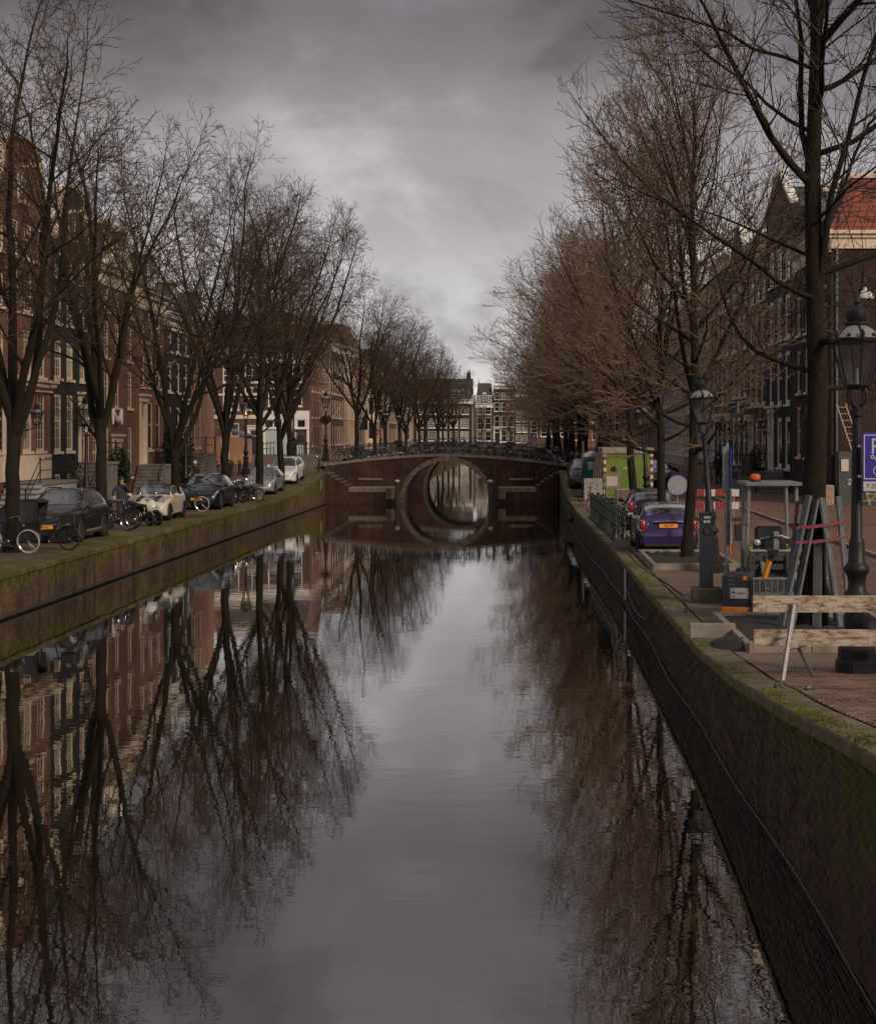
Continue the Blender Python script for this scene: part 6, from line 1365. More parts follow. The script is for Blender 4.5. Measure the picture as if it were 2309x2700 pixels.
def lantern_parts(t, z, s=1.0, lit=False, c=(0, 0), n=6):
    rot = R(30); cx, cy_ = c
    def hexring(r, zz): return [(cx+r*math.cos(rot+2*math.pi*i/n), cy_+r*math.sin(rot+2*math.pi*i/n), zz) for i in range(n)]
    lo, hi = hexring(0.185*s, z), hexring(0.345*s, z+0.60*s)
    f = MB()
    for i in range(n):
        f.tube([lo[i], hi[i]], 0.014*s, 5); f.tube([lo[i], lo[(i+1) % n]], 0.014*s, 5); f.tube([hi[i], hi[(i+1) % n]], 0.024*s, 5)
    f.lathe([(0.19*s, 0), (0.15*s, -0.05*s), (0.0, -0.06*s)][::-1], 6, (cx, cy_, z), rot=rot)
    ln = f.build('lantern', M_IRON, t, True)
    g = MB(); g.add(lo+hi, [(i, (i+1) % n, n+(i+1) % n, n+i) for i in range(n)]); g.build('glass', LANTERN, ln)
    b = MB(); b.lathe([(0.06*s, 0), (0.05*s, 0.06*s), (0.03*s, 0.09*s), (0.022*s, 0.22*s), (0.0, 0.25*s)], 8, (cx, cy_, z)); b.build('bulb', GLOW if lit else BULB, ln, True)
    tp = MB(); tp.lathe([(0.355*s, 0.02*s), (0.33*s, 0.05*s), (0.24*s, 0.13*s), (0.15*s, 0.19*s), (0.12*s, 0.20*s)], 12, (cx, cy_, z+0.61*s), rot=rot); tp.build('lamp_cover', MILK, ln, 'auto')
    cr = MB(); cr.lathe([(0.13*s, 0.19*s), (0.17*s, 0.21*s), (0.17*s, 0.235*s), (0.12*s, 0.25*s), (0.145*s, 0.32*s), (0.14*s, 0.39*s), (0.07*s, 0.45*s), (0.035*s, 0.48*s), (0.05*s, 0.51*s), (0.03*s, 0.56*s), (0, 0.60*s)], 12, (cx, cy_, z+0.61*s))
    cr.lathe([(0.375*s, -0.03*s), (0.385*s, 0.0), (0.36*s, 0.03*s)], 6, (cx, cy_, z+0.61*s), rot=rot, cap=False)
    for i in range(n):
        a = rot+2*math.pi*i/n; cr.tube([(cx+0.35*s*math.cos(a), cy_+0.35*s*math.sin(a), z+0.645*s), (cx+0.245*s*math.cos(a), cy_+0.245*s*math.sin(a), z+0.745*s), (cx+0.14*s*math.cos(a), cy_+0.14*s*math.sin(a), z+0.81*s)], 0.013*s, 5)
    for i in range(2*n):
        a = rot+math.pi*i/n; r = 0.365*s if i % 2 == 0 else 0.325*s; h = 0.13*s if i % 2 == 0 else 0.085*s
        cr.lathe([(0.014*s, 0), (0.034*s, h*0.45), (0.02*s, h*0.8), (0, h)], 5, (cx+r*math.cos(a), cy_+r*math.sin(a), z+0.615*s))
    cr.build('crown', M_IRON, ln, True)
    return ln
def street_lamp(label, x, y, z, lit=False, tilt=(0, 0), fat=1.0, h=3.72):
    t = thing('street_lamp', label, 'street lamp', (x, y, z)); t.rotation_euler = (tilt[0], tilt[1], 0)
    MB().lathe([(0.29*fat, -0.1), (0.29*fat, 0.16), (0.26*fat, 0.20), (0.25*fat, 0.34), (0.20*fat, 0.40), (0.175*fat, 0.46), (0.165*fat, 0.86), (0.13*fat, 0.95), (0.19*fat, 0.99), (0.20*fat, 1.03)], 8, rot=R(22.5)).build('foot', M_IRON, t)
    MB().lathe([(0.195*fat, 1.03), (0.13*fat, 1.12), (0.115*fat, 1.20), (0.13*fat, 1.30), (0.165*fat, 1.36), (0.175*fat, 1.41), (0.15*fat, 1.46), (0.115*fat, 1.50), (0.105*fat, 1.75), (0.10*fat, 1.78), (0.08, 1.82), (0.062, h-0.42), (0.095, h-0.40), (0.095, h-0.34), (0.06, h-0.32), (0.06, h-0.28)], 12).build('post', M_IRON, t, 'auto')
    yk = MB()
    for a in (0, 90, 180, 270):
        ca, sa = math.cos(R(a+45)), math.sin(R(a+45))
        yk.tube([(0.03*ca, 0.03*sa, h-0.3), (0.13*ca, 0.13*sa, h-0.22), (0.15*ca, 0.15*sa, h-0.12), (0.12*ca, 0.12*sa, h-0.0)], 0.018, 6)
    yk.build('yoke', M_IRON, t, True)
    lantern_parts(t, h, 1.0, lit); return t
street_lamp('black crown lantern lamp carrying the blue parking sign', 4.46, 21.3, zR(21.3), fat=1.0, h=3.85)
street_lamp('leaning black lantern lamp behind the charging column', 4.72, 39.4, zR(39.4), tilt=(0, R(-4.2)))
street_lamp('black lantern lamp standing between green cabin and hatchback', 5.65, 72.0, zR(72), tilt=(0, R(-4)))
street_lamp('black lantern lamp behind the grey car and elm', -16.45, 60.0, zL(60))
street_lamp('black lantern lamp beside the dark blue car', -15.5, 73.2, zL(73.2))
street_lamp('lantern lamp glowing orange beside the iron bollards', -17.4, 100.0, zL(100), lit=True)
street_lamp('black lantern lamp by the orange corner house', -21.6, 117.0, zL(117))
street_lamp('black lantern lamp before the mint shopfront', -17.0, 118.0, zL(118))
street_lamp('black lantern lamp at the bridge corner with planter', -14.0, 113.0, zL(113)+0.1)
street_lamp('black lantern lamp behind the no entry sign', -13.6, 152.0, zL(152))
street_lamp('black lantern lamp second past the no entry sign', -13.9, 162.0, zL(162))
street_lamp('black lantern lamp third past the no entry sign', -13.6, 174.0, zL(174))
def wall_lamp(label, x, y, z, sgn, lit=False):
    t = thing('wall_lamp', label, 'wall lamp', (x, y, z))
    MB().tube([(0, 0, -0.25), (sgn*0.25, 0, -0.22), (sgn*0.5, 0, -0.12), (sgn*0.62, 0, 0.0)], 0.02, 6).build('bracket', M_IRON, t, True)
    MB().torus((sgn*0.22, 0, -0.08), 0.11, 0.014, 'y', 14, 5).build('scroll', M_IRON, t, True); MB().box(-0.02, 0.02, -0.04, 0.04, -0.45, 0.05).build('back_plate', M_IRON, t)
    lantern_parts(t, 0.04, 0.78, lit, (sgn*0.62, 0), 6); return t
wall_lamp('black scrolled wall lamp beside the maroon door', FL+0.05, 66.6, 4.85, 1)
wall_lamp('small wall lamp glowing orange above the long stoop', FL+0.05, 74.5, 5.1, 1, True)
wall_lamp('wall lamp on the navy house beside its white door', FR-0.05, 91.0, 4.7, -1)
wall_lamp('wall lamp on the brown house past the navy one', FR-0.05, 99.6, 4.5, -1)
wall_lamp('wall lamp on the slate blue house front', FR-0.05, 108.8, 4.7, -1)
wall_lamp('wall lamp on the banded navy house front', FR-0.05, 116.0, 4.9, -1)

# ------------------------------------------------------------------ people
def skin_mesh(V, E, rad, root=0):
    me = bpy.data.meshes.new('body'); me.from_pydata(V, E, []); o = bpy.data.objects.new('body_tmp', me); COL.objects.link(o)
    md = o.modifiers.new('skin', 'SKIN'); md.use_smooth_shade = True
    lay = me.skin_vertices[0] if me.skin_vertices else None
    for i, r in enumerate(rad): lay.data[i].radius = (r, r) if not isinstance(r, tuple) else r
    lay.data[root].use_root = True
    s = o.modifiers.new('sub', 'SUBSURF'); s.levels = 2; s.render_levels = 2
    bpy.context.view_layer.update()
    out = bpy.data.meshes.new_from_object(o.evaluated_get(bpy.context.evaluated_depsgraph_get()))
    bpy.data.objects.remove(o); bpy.data.meshes.remove(me); return out
SKINM = mat('skin', (0.50, 0.31, 0.23), 0.55, 0, 0.06); HAIR = mat('brown_hair', (0.035, 0.022, 0.014), 0.6, 0, 0.2, 30)
def person(label, J, coat, trousers, loc, rz, hair=True, helmet=None, shoes=(0.015, 0.013, 0.012), legs_to=0.80, face=1):
    """J: joint positions; the figure looks towards local -y"""
    V = []; E = []; Rr = []; idx = {}
    def add(k, r, par=None):
        idx[k] = len(V); V.append(J[k]); Rr.append(r)
        if par is not None: E.append((idx[par], idx[k]))
    add('pelvis', (0.155, 0.12)); add('waist', (0.15, 0.115), 'pelvis'); add('chest', (0.18, 0.125), 'waist'); add('neckb', (0.085, 0.085), 'chest'); add('neck', 0.058, 'neckb'); add('jaw', (0.066, 0.08), 'neck'); add('head', (0.078, 0.098), 'jaw'); add('crown', (0.05, 0.06), 'head')
    for s in ('l', 'r'):
        add('sh'+s, 0.078, 'chest'); add('el'+s, 0.054, 'sh'+s); add('wr'+s, 0.036, 'el'+s)
        w, e = Vector(J['wr'+s]), Vector(J['el'+s]); d = (w-e).normalized(); sd_ = d.cross(Vector((0, 0, 1)));
        sd_ = sd_.normalized() if sd_.length > 1e-3 else Vector((1, 0, 0)); J['pa'+s] = tuple(w+d*0.075); add('pa'+s, (0.036, 0.022), 'wr'+s)
        for k, (u, l) in enumerate(((-0.03, 0.075), (-0.01, 0.088), (0.012, 0.083), (0.032, 0.065))):
            J['f%d%s' % (k, s)] = tuple(w+d*(0.075+l*0.6)+sd_*u+Vector((0, 0, -0.012))); add('f%d%s' % (k, s), 0.009, 'pa'+s)
            J['g%d%s' % (k, s)] = tuple(w+d*(0.075+l)+sd_*u+Vector((0, 0, -0.035))); add('g%d%s' % (k, s), 0.0075, 'f%d%s' % (k, s))
        J['t'+s] = tuple(w+d*0.06+sd_*-0.055+Vector((0, 0, -0.01))); add('t'+s, 0.010, 'wr'+s)
        add('hi'+s, 0.10, 'pelvis'); add('kn'+s, 0.066, 'hi'+s); add('an'+s, 0.044, 'kn'+s)
        a = J['an'+s]; J['to'+s] = (a[0], a[1]-0.17, max(a[2]-0.055, 0.035)); add('to'+s, (0.044, 0.034), 'an'+s)
    me = skin_mesh(V, E, Rr)
    cm = lambda n, c: mat('%s_%d_%d_%d' % (n, *(int(x*999) for x in c)), c, 0.8, 0, 0.15, 9)
    for m in (cm('coat', coat), cm('trousers', trousers), SKINM, cm('shoes', shoes)): me.materials.append(m)
    nk = J['neck'][2]; an = [Vector(J['anl']), Vector(J['anr'])]; wr_ = [(Vector(J['wr'+s]), (Vector(J['wr'+s])-Vector(J['el'+s])).normalized()) for s in 'lr']; pz = J['pelvis'][2]
    for p in me.polygons:
        c = p.center
        if c.z > nk and (c-Vector(J['head'])).length < 0.22: p.material_index = 2
        elif any((c-w).dot(d) > 0.0 and (c-w).length < 0.2 for w, d in wr_): p.material_index = 2
        elif min((c-a).length for a in an) < 0.2 and c.z < 0.11 + min(a.z for a in an): p.material_index = 3
        elif c.z < pz-0.06: p.material_index = 1
    t = thing('person', label, 'person', loc, rz); link('body', me, t)
    h = Vector(J['head'])
    if hair: MB().sphere((h.x, h.y+0.022, h.z+0.045), 0.108, 12, 8, (0.88, 1.0, 0.95)).build('hair', HAIR, t, True)
    if helmet: MB().sphere((h.x, h.y+0.0, h.z+0.06), 0.135, 14, 9, (0.92, 1.15, 0.85)).build('helmet', helmet, t, True)
    fc = MB(); fc.sphere((h.x, h.y-0.105, h.z-0.01), 0.02, 6, 5, (0.8, 1.2, 1.5)); fc.build('nose', SKINM, t, True)
    ey = MB()
    for s in (-1, 1): ey.sphere((h.x+s*0.032, h.y-0.088, h.z+0.018), 0.012, 6, 5)
    ey.build('eyes', INK, t, True)
    MB().box(h.x-0.025, h.x+0.025, h.y-0.098, h.y-0.085, h.z-0.058, h.z-0.050).build('mouth', mat('lips', (0.25, 0.10, 0.08), 0.6), t)
    er = MB()
    for s in (-1, 1): er.sphere((h.x+s*0.082, h.y+0.01, h.z), 0.024, 6, 5, (0.5, 0.8, 1.2))
    er.build('ears', SKINM, t, True)
    return t
STAND = dict(pelvis=(0, 0, 0.95), waist=(0, 0.0, 1.12), chest=(0, 0.0, 1.33), neckb=(0, 0.01, 1.47), neck=(0, 0.005, 1.53), jaw=(0, -0.02, 1.60), head=(0, -0.015, 1.68), crown=(0, 0.0, 1.755), shl=(0.18, 0.01, 1.42), shr=(-0.18, 0.01, 1.42), ell=(0.25, 0.04, 1.15), elr=(-0.25, 0.04, 1.15), wrl=(0.24, -0.06, 0.92), wrr=(-0.24, -0.06, 0.92), hil=(0.095, 0, 0.88), hir=(-0.095, 0, 0.88), knl=(0.10, -0.02, 0.50), knr=(-0.10, -0.02, 0.50), anl=(0.11, 0.02, 0.09), anr=(-0.11, 0.02, 0.09))
J1 = dict(STAND); J1.update(ell=(0.30, -0.10, 1.20), wrl=(0.10, -0.22, 1.50), elr=(-0.32, -0.05, 1.20), wrr=(-0.30, -0.26, 1.08))
person('man in a navy jacket with one hand at his face beside the scooter', J1, (0.022, 0.028, 0.042), (0.02, 0.022, 0.03), (-14.95, 59.3, zL(59)), R(20))
J2 = dict(STAND); J2.update(pelvis=(0, 0.22, 0.98), waist=(0, 0.16, 1.13), chest=(0, 0.05, 1.32), neckb=(0, 0.0, 1.46), neck=(0, -0.02, 1.51), jaw=(0, -0.06, 1.57), head=(0, -0.065, 1.645), crown=(0, -0.05, 1.72), shl=(0.18, 0.05, 1.40), shr=(-0.18, 0.05, 1.40), ell=(0.28, -0.05, 1.18), elr=(-0.28, -0.05, 1.18), wrl=(0.25, -0.26, 1.08), wrr=(-0.25, -0.26, 1.08), hil=(0.10, 0.18, 0.93), hir=(-0.10, 0.18, 0.93), knl=(0.11, -0.12, 0.68), knr=(-0.11, -0.06, 0.55), anl=(0.11, 0.02, 0.31), anr=(-0.11, 0.06, 0.19))
person('cyclist with a white helmet and brown jacket riding towards the camera', J2, (0.060, 0.038, 0.028), (0.02, 0.02, 0.024), (-18.1, 88.0, zL(88)), 0.0, hair=False, helmet=mat('white_helmet', (0.65, 0.63, 0.6), 0.4, 0, 0.1))
cbk = bicycle('dark bicycle ridden by the cyclist with the white helmet'); putbike(cbk, -18.1, 87.98, zL(88)+0.0, R(-90))
MB().sphere((0.52, 0, 0.82), 0.05, 8, 6).build('lit_headlamp', mat('lit_bike_lamp', (0.9, 0.9, 0.9), 0.3, 0, 0, emit=(1, 0.97, 0.9), estr=6.0), cbk, True)
person('person in black standing with back turned by the stoops', dict(STAND), (0.010, 0.010, 0.012), (0.009, 0.009, 0.011), (11.15, 91.0, zR(91)+0.09), R(170))

# ------------------------------------------------------------------ scooter with two front wheels
sc = thing('motor_scooter', 'white and black scooter with tall windscreen and two front wheels', 'scooter', (-14.05, 58.9, zL(58.9)), R(-38))
SWH = paint('scooter_white', (0.60, 0.58, 0.54), 0.0)
def scooter():
    for (x, y, r) in ((0.62, 0.19, 0.26), (0.62, -0.19, 0.26), (-0.62, 0.0, 0.27)):
        w = thing('wheel', None, None, (x, y, r)); w.parent = sc
        MB().torus((0, 0, 0), r-0.055, 0.055, 'y', 22, 8).build('tyre', RUBBER, w, True)
        MB().torus((0, 0, 0), r-0.105, 0.016, 'y', 20, 5).build('rim', CHROME, w, True)
        s = MB()
        for i in range(5): s.box(0.02, r-0.10, -0.02, 0.02, -0.018, 0.018, Matrix.Rotation(2*math.pi*i/5, 4, 'Y'))
        s.build('spokes', ALLOY_D, w)
        MB().torus((0, 0, 0), r+0.02, 0.045, 'y', 10, 5, R(30), R(150)).build('mudguard', ALLOY_D if x < 0 else mat('grey_mudguard', (0.12, 0.12, 0.125), 0.4), w, True)
    vs = []; prof = [(0.50, 0.34, 0.16), (0.66, 0.46, 0.20), (0.74, 0.60, 0.22), (0.72, 0.76, 0.25), (0.60, 0.92, 0.23), (0.48, 1.04, 0.15)]
    for (x, z, w) in prof:
        for j in range(9): a = -1+2*j/8; vs.append((x-0.20*abs(a)**2.2, a*w, z))
    MB().add(vs, [(i*9+j, i*9+j+1, (i+1)*9+j+1, (i+1)*9+j) for i in range(5) for j in range(8)]).build('front_shield', SWH, sc, True)
    MB().prism([(0.34, 0.40), (0.52, 0.45), (0.50, 0.98), (0.40, 1.0)], -0.19, 0.19).build('inner_shield', PLASTIC, sc)
    MB().sphere((0.70, 0, 0.70), 0.09, 12, 8, (0.5, 1.5, 0.55)).build('headlight', LENS, sc, True)
    MB().prism([(0.66, 0.46), (0.755, 0.54), (0.745, 0.62), (0.66, 0.60)], -0.1, 0.1).build('black_grille', PLASTIC, sc)
    MB().prism([(-0.35, 0.30), (0.42, 0.30), (0.42, 0.40), (-0.35, 0.40)], -0.2, 0.2).build('footboard', PLASTIC, sc)
    MB().prism([(-0.25, 0.36), (-0.15, 0.62), (-0.45, 0.78), (-0.95, 0.80), (-1.0, 0.66), (-0.7, 0.5)], -0.19, 0.19).build('rear_body', PLASTIC, sc)
    MB().prism([(-0.10, 0.70), (-0.12, 0.78), (-0.5, 0.82), (-0.95, 0.90), (-0.98, 0.82), (-0.45, 0.74)], -0.17, 0.17).build('seat', mat('black_vinyl', (0.014, 0.013, 0.013), 0.5), sc)
    h = MB(); h.tube([(0.42, 0, 0.9), (0.36, 0, 1.06)], 0.03, 8); h.tube([(0.22, -0.36, 1.08), (0.34, -0.2, 1.08), (0.36, 0, 1.06), (0.34, 0.2, 1.08), (0.22, 0.36, 1.08)], 0.018, 7); h.build('handlebar', PLASTIC, sc, True)
    for s in (-1, 1): MB().sphere((0.34, s*0.36, 1.2), 0.075, 8, 6, (0.4, 1, 0.7)).build('mirror', CHROME, sc, True)
    w = MB(); vs = []
    for i in range(7):
        z = 0.95+0.75*i/6; x = 0.56-0.30*(i/6)
        for j in range(7): a = -1+2*j/6; ww_ = (0.25+0.06*math.sin(math.pi*i/6))*(1.0 if i < 5 else 0.8-0.25*(i-5)); vs.append((x-0.10*a*a, a*ww_, z))
    w.add(vs, [(i*7+j, i*7+j+1, (i+1)*7+j+1, (i+1)*7+j) for i in range(6) for j in range(6)]); w.build('windscreen', SCREEN, sc, True)
    MB().box(-0.99, -0.97, -0.1, 0.1, 0.5, 0.62).build('number_plate', PLATE, sc)
scooter()

# ------------------------------------------------------------------ cargo bicycle with rain tent
cb = thing('cargo_bicycle', 'black cargo bicycle with rain tent and rear crate before the grey car', 'cargo bicycle', (-14.15, 46.45, zL(46.4)), R(172))
def cargo():
    for (x, r) in ((-0.95, 0.34), (1.25, 0.25)):
        w = thing('wheel', None, None, (x, 0, r)); w.parent = cb
        MB().torus((0, 0, 0), r-0.028, 0.03, 'y', 26, 6).build('tyre', RUBBER, w, True)
        s = MB()
        for i in range(14): a = 2*math.pi*i/14; s.tube([(0, 0.03*(-1)**i, 0), ((r-0.05)*math.cos(a), 0, (r-0.05)*math.sin(a))], 0.0025, 3, False)
        s.cyl((0, -0.06, 0), (0, 0.06, 0), 0.04, 8); s.build('spokes', ALLOY, w)
        MB().torus((0, 0, 0), r+0.03, 0.022, 'y', 14, 4, R(20), R(170)).build('mudguard', PLASTIC, w, True)
    f = MB(); f.tube([(-0.95, 0, 0.34), (-0.45, 0, 0.32), (-0.1, 0, 0.30), (0.75, 0, 0.22), (1.05, 0, 0.45), (1.1, 0, 0.72)], 0.026, 7); f.tube([(-0.45, 0, 0.32), (-0.62, 0, 0.86)], 0.022, 7); f.tube([(-0.1, 0, 0.30), (-0.05, 0, 0.98)], 0.024, 7); f.tube([(-0.55, 0, 0.62), (-0.08, 0, 0.55)], 0.02, 7); f.tube([(1.05, 0, 0.6), (1.25, 0.05, 0.25)], 0.018, 6)
    f.build('frame', mat('cargo_frame', (0.014, 0.014, 0.015), 0.4), cb, True)
    h = MB(); h.tube([(-0.05, 0, 0.98), (-0.06, 0, 1.08)], 0.018, 6); h.tube([(-0.25, -0.32, 1.1), (-0.08, -0.2, 1.12), (-0.06, 0, 1.08), (-0.08, 0.2, 1.12), (-0.25, 0.32, 1.1)], 0.014, 6); h.build('handlebar', PLASTIC, cb, True)
    sd_ = MB(); sd_.prism([(-0.80, 0.94), (-0.78, 0.99), (-0.52, 0.98), (-0.50, 0.95)], -0.09, 0.09); sd_.tube([(-0.62, 0, 0.86), (-0.65, 0, 0.95)], 0.015, 6); sd_.build('saddle', PLASTIC, cb)
    MB().prism([(0.10, 0.34), (0.85, 0.34), (1.0, 0.82), (0.0, 0.82)], -0.32, 0.32).build('cargo_box', mat('black_board', (0.016, 0.016, 0.017), 0.5), cb)
    tent = MB(); tent.prism([(-0.04, 0.822), (-0.14, 1.42), (0.0, 1.48), (0.62, 1.43), (1.02, 1.20), (1.02, 0.822)], -0.33, -0.318); tent.prism([(-0.04, 0.822), (-0.14, 1.42), (0.0, 1.48), (0.62, 1.43), (1.02, 1.20), (1.02, 0.822)], 0.318, 0.33)
    tt = tent.build('tent_side', mat('tent_window', (0.05, 0.055, 0.06), 0.25), cb)
    r_ = MB()
    pr = [(-0.20, 1.43), (0.0, 1.50), (0.62, 1.45), (1.03, 1.215), (1.04, 0.822)]
    for (a, b) in zip(pr, pr[1:]): r_.prism([(a[0], a[1]), (b[0], b[1]), (b[0]-0.01, b[1]-0.03), (a[0]-0.01, a[1]-0.03)], -0.35, 0.35)
    for s in (-1, 1):
        r_.tube([(-0.14, s*0.335, 1.40), (-0.06, s*0.335, 0.83)], 0.03, 5); r_.tube([(0.45, s*0.337, 1.42), (0.45, s*0.337, 0.83)], 0.016, 5)
    r_.build('tent_roof', mat('tent_fabric', (0.012, 0.012, 0.013), 0.8), cb)
    c = MB(); c.bevbox(-1.22, -0.78, -0.2, 0.2, 0.80, 1.08, 0.03); c.build('crate', PLASTIC, cb)
    rk = MB(); rk.box(-1.2, -0.7, -0.08, 0.08, 0.76, 0.78)
    for s in (-1, 1): rk.tube([(-1.05, s*0.07, 0.77), (-0.95, s*0.07, 0.34)], 0.009, 4)
    rk.build('luggage_rack', PLASTIC, cb); MB().torus((-0.45, 0.05, 0.32), 0.1, 0.012, 'y', 14, 4).build('crank', ALLOY, cb, True)
    MB().prism([(-0.98, 0.30), (-0.95, 0.40), (-0.45, 0.40), (-0.33, 0.32), (-0.45, 0.23), (-0.9, 0.26)], 0.04, 0.065).build('chain_guard', PLASTIC, cb)
cargo()

# ------------------------------------------------------------------ charging column, signs, poles
ANTH = mat('anthracite_metal', (0.028, 0.034, 0.042), 0.45, 0.1, 0.15, 4)
GALV = mat('galvanised_steel', (0.26, 0.275, 0.29), 0.45, 0.6, 0.25, 6)
CONC = mat('mossy_concrete', (0.085, 0.075, 0.055), 0.9, 0, 0.4, 4, 0.4, 30)
SIGNBLUE = mat('sign_blue', (0.045, 0.03, 0.30), 0.35, 0, 0.05); SIGNWHITE = mat('sign_white', (0.55, 0.52, 0.48), 0.4, 0, 0.08)
ev = thing('charging_column', 'dark slim charging column on a mossy concrete block', 'charging column', (3.70, 32.2, zR(32.2)), R(-6))
MB().bevbox(-0.31, 0.31, -0.24, 0.24, -0.05, 0.30, 0.03).build('base', CONC, ev)
MB().prism([(-0.14, 0.302), (0.14, 0.302), (0.14, 1.84), (-0.14, 1.78)], -0.13, 0.13).build('body', ANTH, ev)
MB().box(-0.15, 0.15, -0.145, 0.14, 1.782, 1.81, Matrix.Rotation(R(-12), 4, 'Y') @ Matrix.Identity(4) if False else None).build('cap', ANTH, ev)
for z, w in ((1.70, 0.13),): MB().box(-w/2+0.02, w/2+0.02, -0.134, -0.131, z, z+0.045).build('label_plate', SIGNWHITE, ev)
for x in (-0.03, 0.045): MB().box(x-0.025, x+0.03, -0.134, -0.131, 1.61, 1.665).build('pictogram', SIGNWHITE, ev)
MB().torus((0.02, -0.135, 1.45), 0.075, 0.014, 'y', 20, 6).build('socket_ring', PLASTIC, ev, True); MB().cyl((0.02, -0.131, 1.45), (0.02, -0.137, 1.45), 0.068, 18).build('socket', mat('socket_grey', (0.05, 0.05, 0.055), 0.35), ev)
def ptext(parent, txt, size, loc, m, rz=0.0, depth=0.001, spacing=1.0, name='lettering', sx=1.0):
    me = text_mesh(txt, size, depth, spacing); me.materials.append(m); o = link(name, me, parent, loc, (R(90), 0, rz)); o.scale = (sx, 1, 1); return o
ps = thing('parking_sign', 'blue parking sign with P and wheelchair symbol', 'road sign', (4.68, 21.02, zR(21.3)+2.43), R(-6))
MB().bevbox(-0.205, 0.205, -0.012, 0.012, 0.0, 0.80, 0.01).build('plate', SIGNBLUE, ps)
fr = MB(); 
for (x0, x1, z0, z1) in ((-0.185, -0.172, 0.175, 0.765), (0.172, 0.185, 0.175, 0.765), (-0.172, 0.172, 0.175, 0.188), (-0.172, 0.172, 0.752, 0.765)): fr.box(x0, x1, -0.0165, -0.0125, z0, z1)
fr.build('sign_border', SIGNWHITE, ps)
ptext(ps, 'P', 0.30, (-0.03, -0.016, 0.60), SIGNWHITE, sx=0.9)
wc = MB(); wc.torus((0.0, -0.016, 0.285), 0.062, 0.007, 'y', 18, 4, R(110), R(395)); wc.tube([(-0.02, -0.016, 0.41), (-0.012, -0.016, 0.33), (0.045, -0.016, 0.325), (0.075, -0.016, 0.25), (0.095, -0.016, 0.26)], 0.009, 5); wc.tube([(-0.015, -0.016, 0.37), (0.04, -0.016, 0.372)], 0.007, 5); wc.cyl((-0.025, -0.0155, 0.445), (-0.025, -0.019, 0.445), 0.018, 12); wc.build('wheelchair_symbol', SIGNWHITE, ps)
stk = MB(); stk.torus((-0.075, -0.016, 0.468), 0.02, 0.009, 'y', 14, 4); stk.build('sticker', SIGNWHITE, ps)
MB().box(-0.19, 0.19, -0.0185, -0.0125, 0.02, 0.145).build('sub_plate', SIGNWHITE, ps); ptext(ps, '7-ZLT-18', 0.085, (0.0, -0.020, 0.082), INK, spacing=0.95)
for z in (0.2, 0.6): MB().box(-0.26, 0.02, 0.013, 0.05, z, z+0.03).build('clamp', GALV, ps)
po = thing('steel_sign_pole', 'galvanised pole with a blue sign seen edge on', 'pole', (4.22, 33.0, zR(33)))
MB().cyl((0, 0, -0.1), (0, 0, 1.75), 0.045, 10).build('lower_tube', GALV, po, True); MB().cyl((0, 0, 1.75), (0, 0, 3.22), 0.036, 10).build('pole', GALV, po, True)
MB().box(-0.09, 0.04, -0.05, 0.05, 2.2, 3.15).build('sign_rail', GALV, po); MB().box(0.05, 0.075, -0.2, 0.2, 2.3, 3.10).build('sign_plate', SIGNBLUE, po); MB().box(0.052, 0.075, -0.2, 0.2, 1.15, 2.28).build('sign_plate', SIGNWHITE, po); MB().box(0.048, 0.08, -0.05, 0.03, 0.9, 1.14).build('yellow_tag', mat('orange_yellow', (0.55, 0.22, 0.015), 0.5), po)
for z in (1.5, 1.75, 2.05, 2.3): MB().lathe([(0.055, 0), (0.055, 0.05)], 10, (0, 0, z)).build('clamp', GALV, po)
rs = thing('round_road_sign', 'round grey back of a temporary sign beside the purple car', 'road sign', (5.62, 58.0, zR(58)))
MB().cyl((0, -0.01, 1.52), (0, 0.01, 1.52), 0.37, 28).build('disc', mat('grey_sign_back', (0.27, 0.28, 0.30), 0.5), rs); MB().torus((0, 0, 1.52), 0.37, 0.018, 'y', 28, 5).build('disc_edge', SIGNBLUE, rs, True); MB().cyl((0, 0.03, 0), (0, 0.03, 1.8), 0.025, 8).build('pole', GALV, rs); MB().box(-0.25, 0.25, -0.2, 0.25, 0, 0.1).build('foot', PLASTIC, rs)
def post_sign(label, x, y, z, h, kind, px=0.4):
    t = thing('road_sign', label, 'road sign', (x, y, z)); MB().cyl((0, 0.03, 0), (0, 0.03, h), 0.03, 8).build('pole', GALV, t)
    if kind == 'arrow':
        MB().box(-px/2, px/2, -0.012, 0.012, h-px, h).build('plate', SIGNBLUE, t); a = MB(); a.prism([(-0.12, h-0.22), (0, h-0.07), (0.12, h-0.22), (0.045, h-0.22), (0.06, h-0.36), (-0.06, h-0.36), (-0.045, h-0.22)], -0.02, -0.013); a.build('arrow', SIGNWHITE, t)
    else:
        MB().cyl((0, -0.012, h-0.3), (0, 0.012, h-0.3), 0.3, 22).build('plate', mat('sign_red', (0.25, 0.02, 0.03), 0.4), t); MB().box(-0.2, 0.2, -0.02, -0.013, h-0.36, h-0.25).build('white_bar', SIGNWHITE, t)
    return t
post_sign('blue square road sign with white arrow standing on the bridge', 0.72, 107.0, top1(0.72)+0.1, 1.85, 'arrow')
post_sign('red round no entry sign at the far elm', -13.9, 150.5, zL(150.5), 2.7, 'noentry')

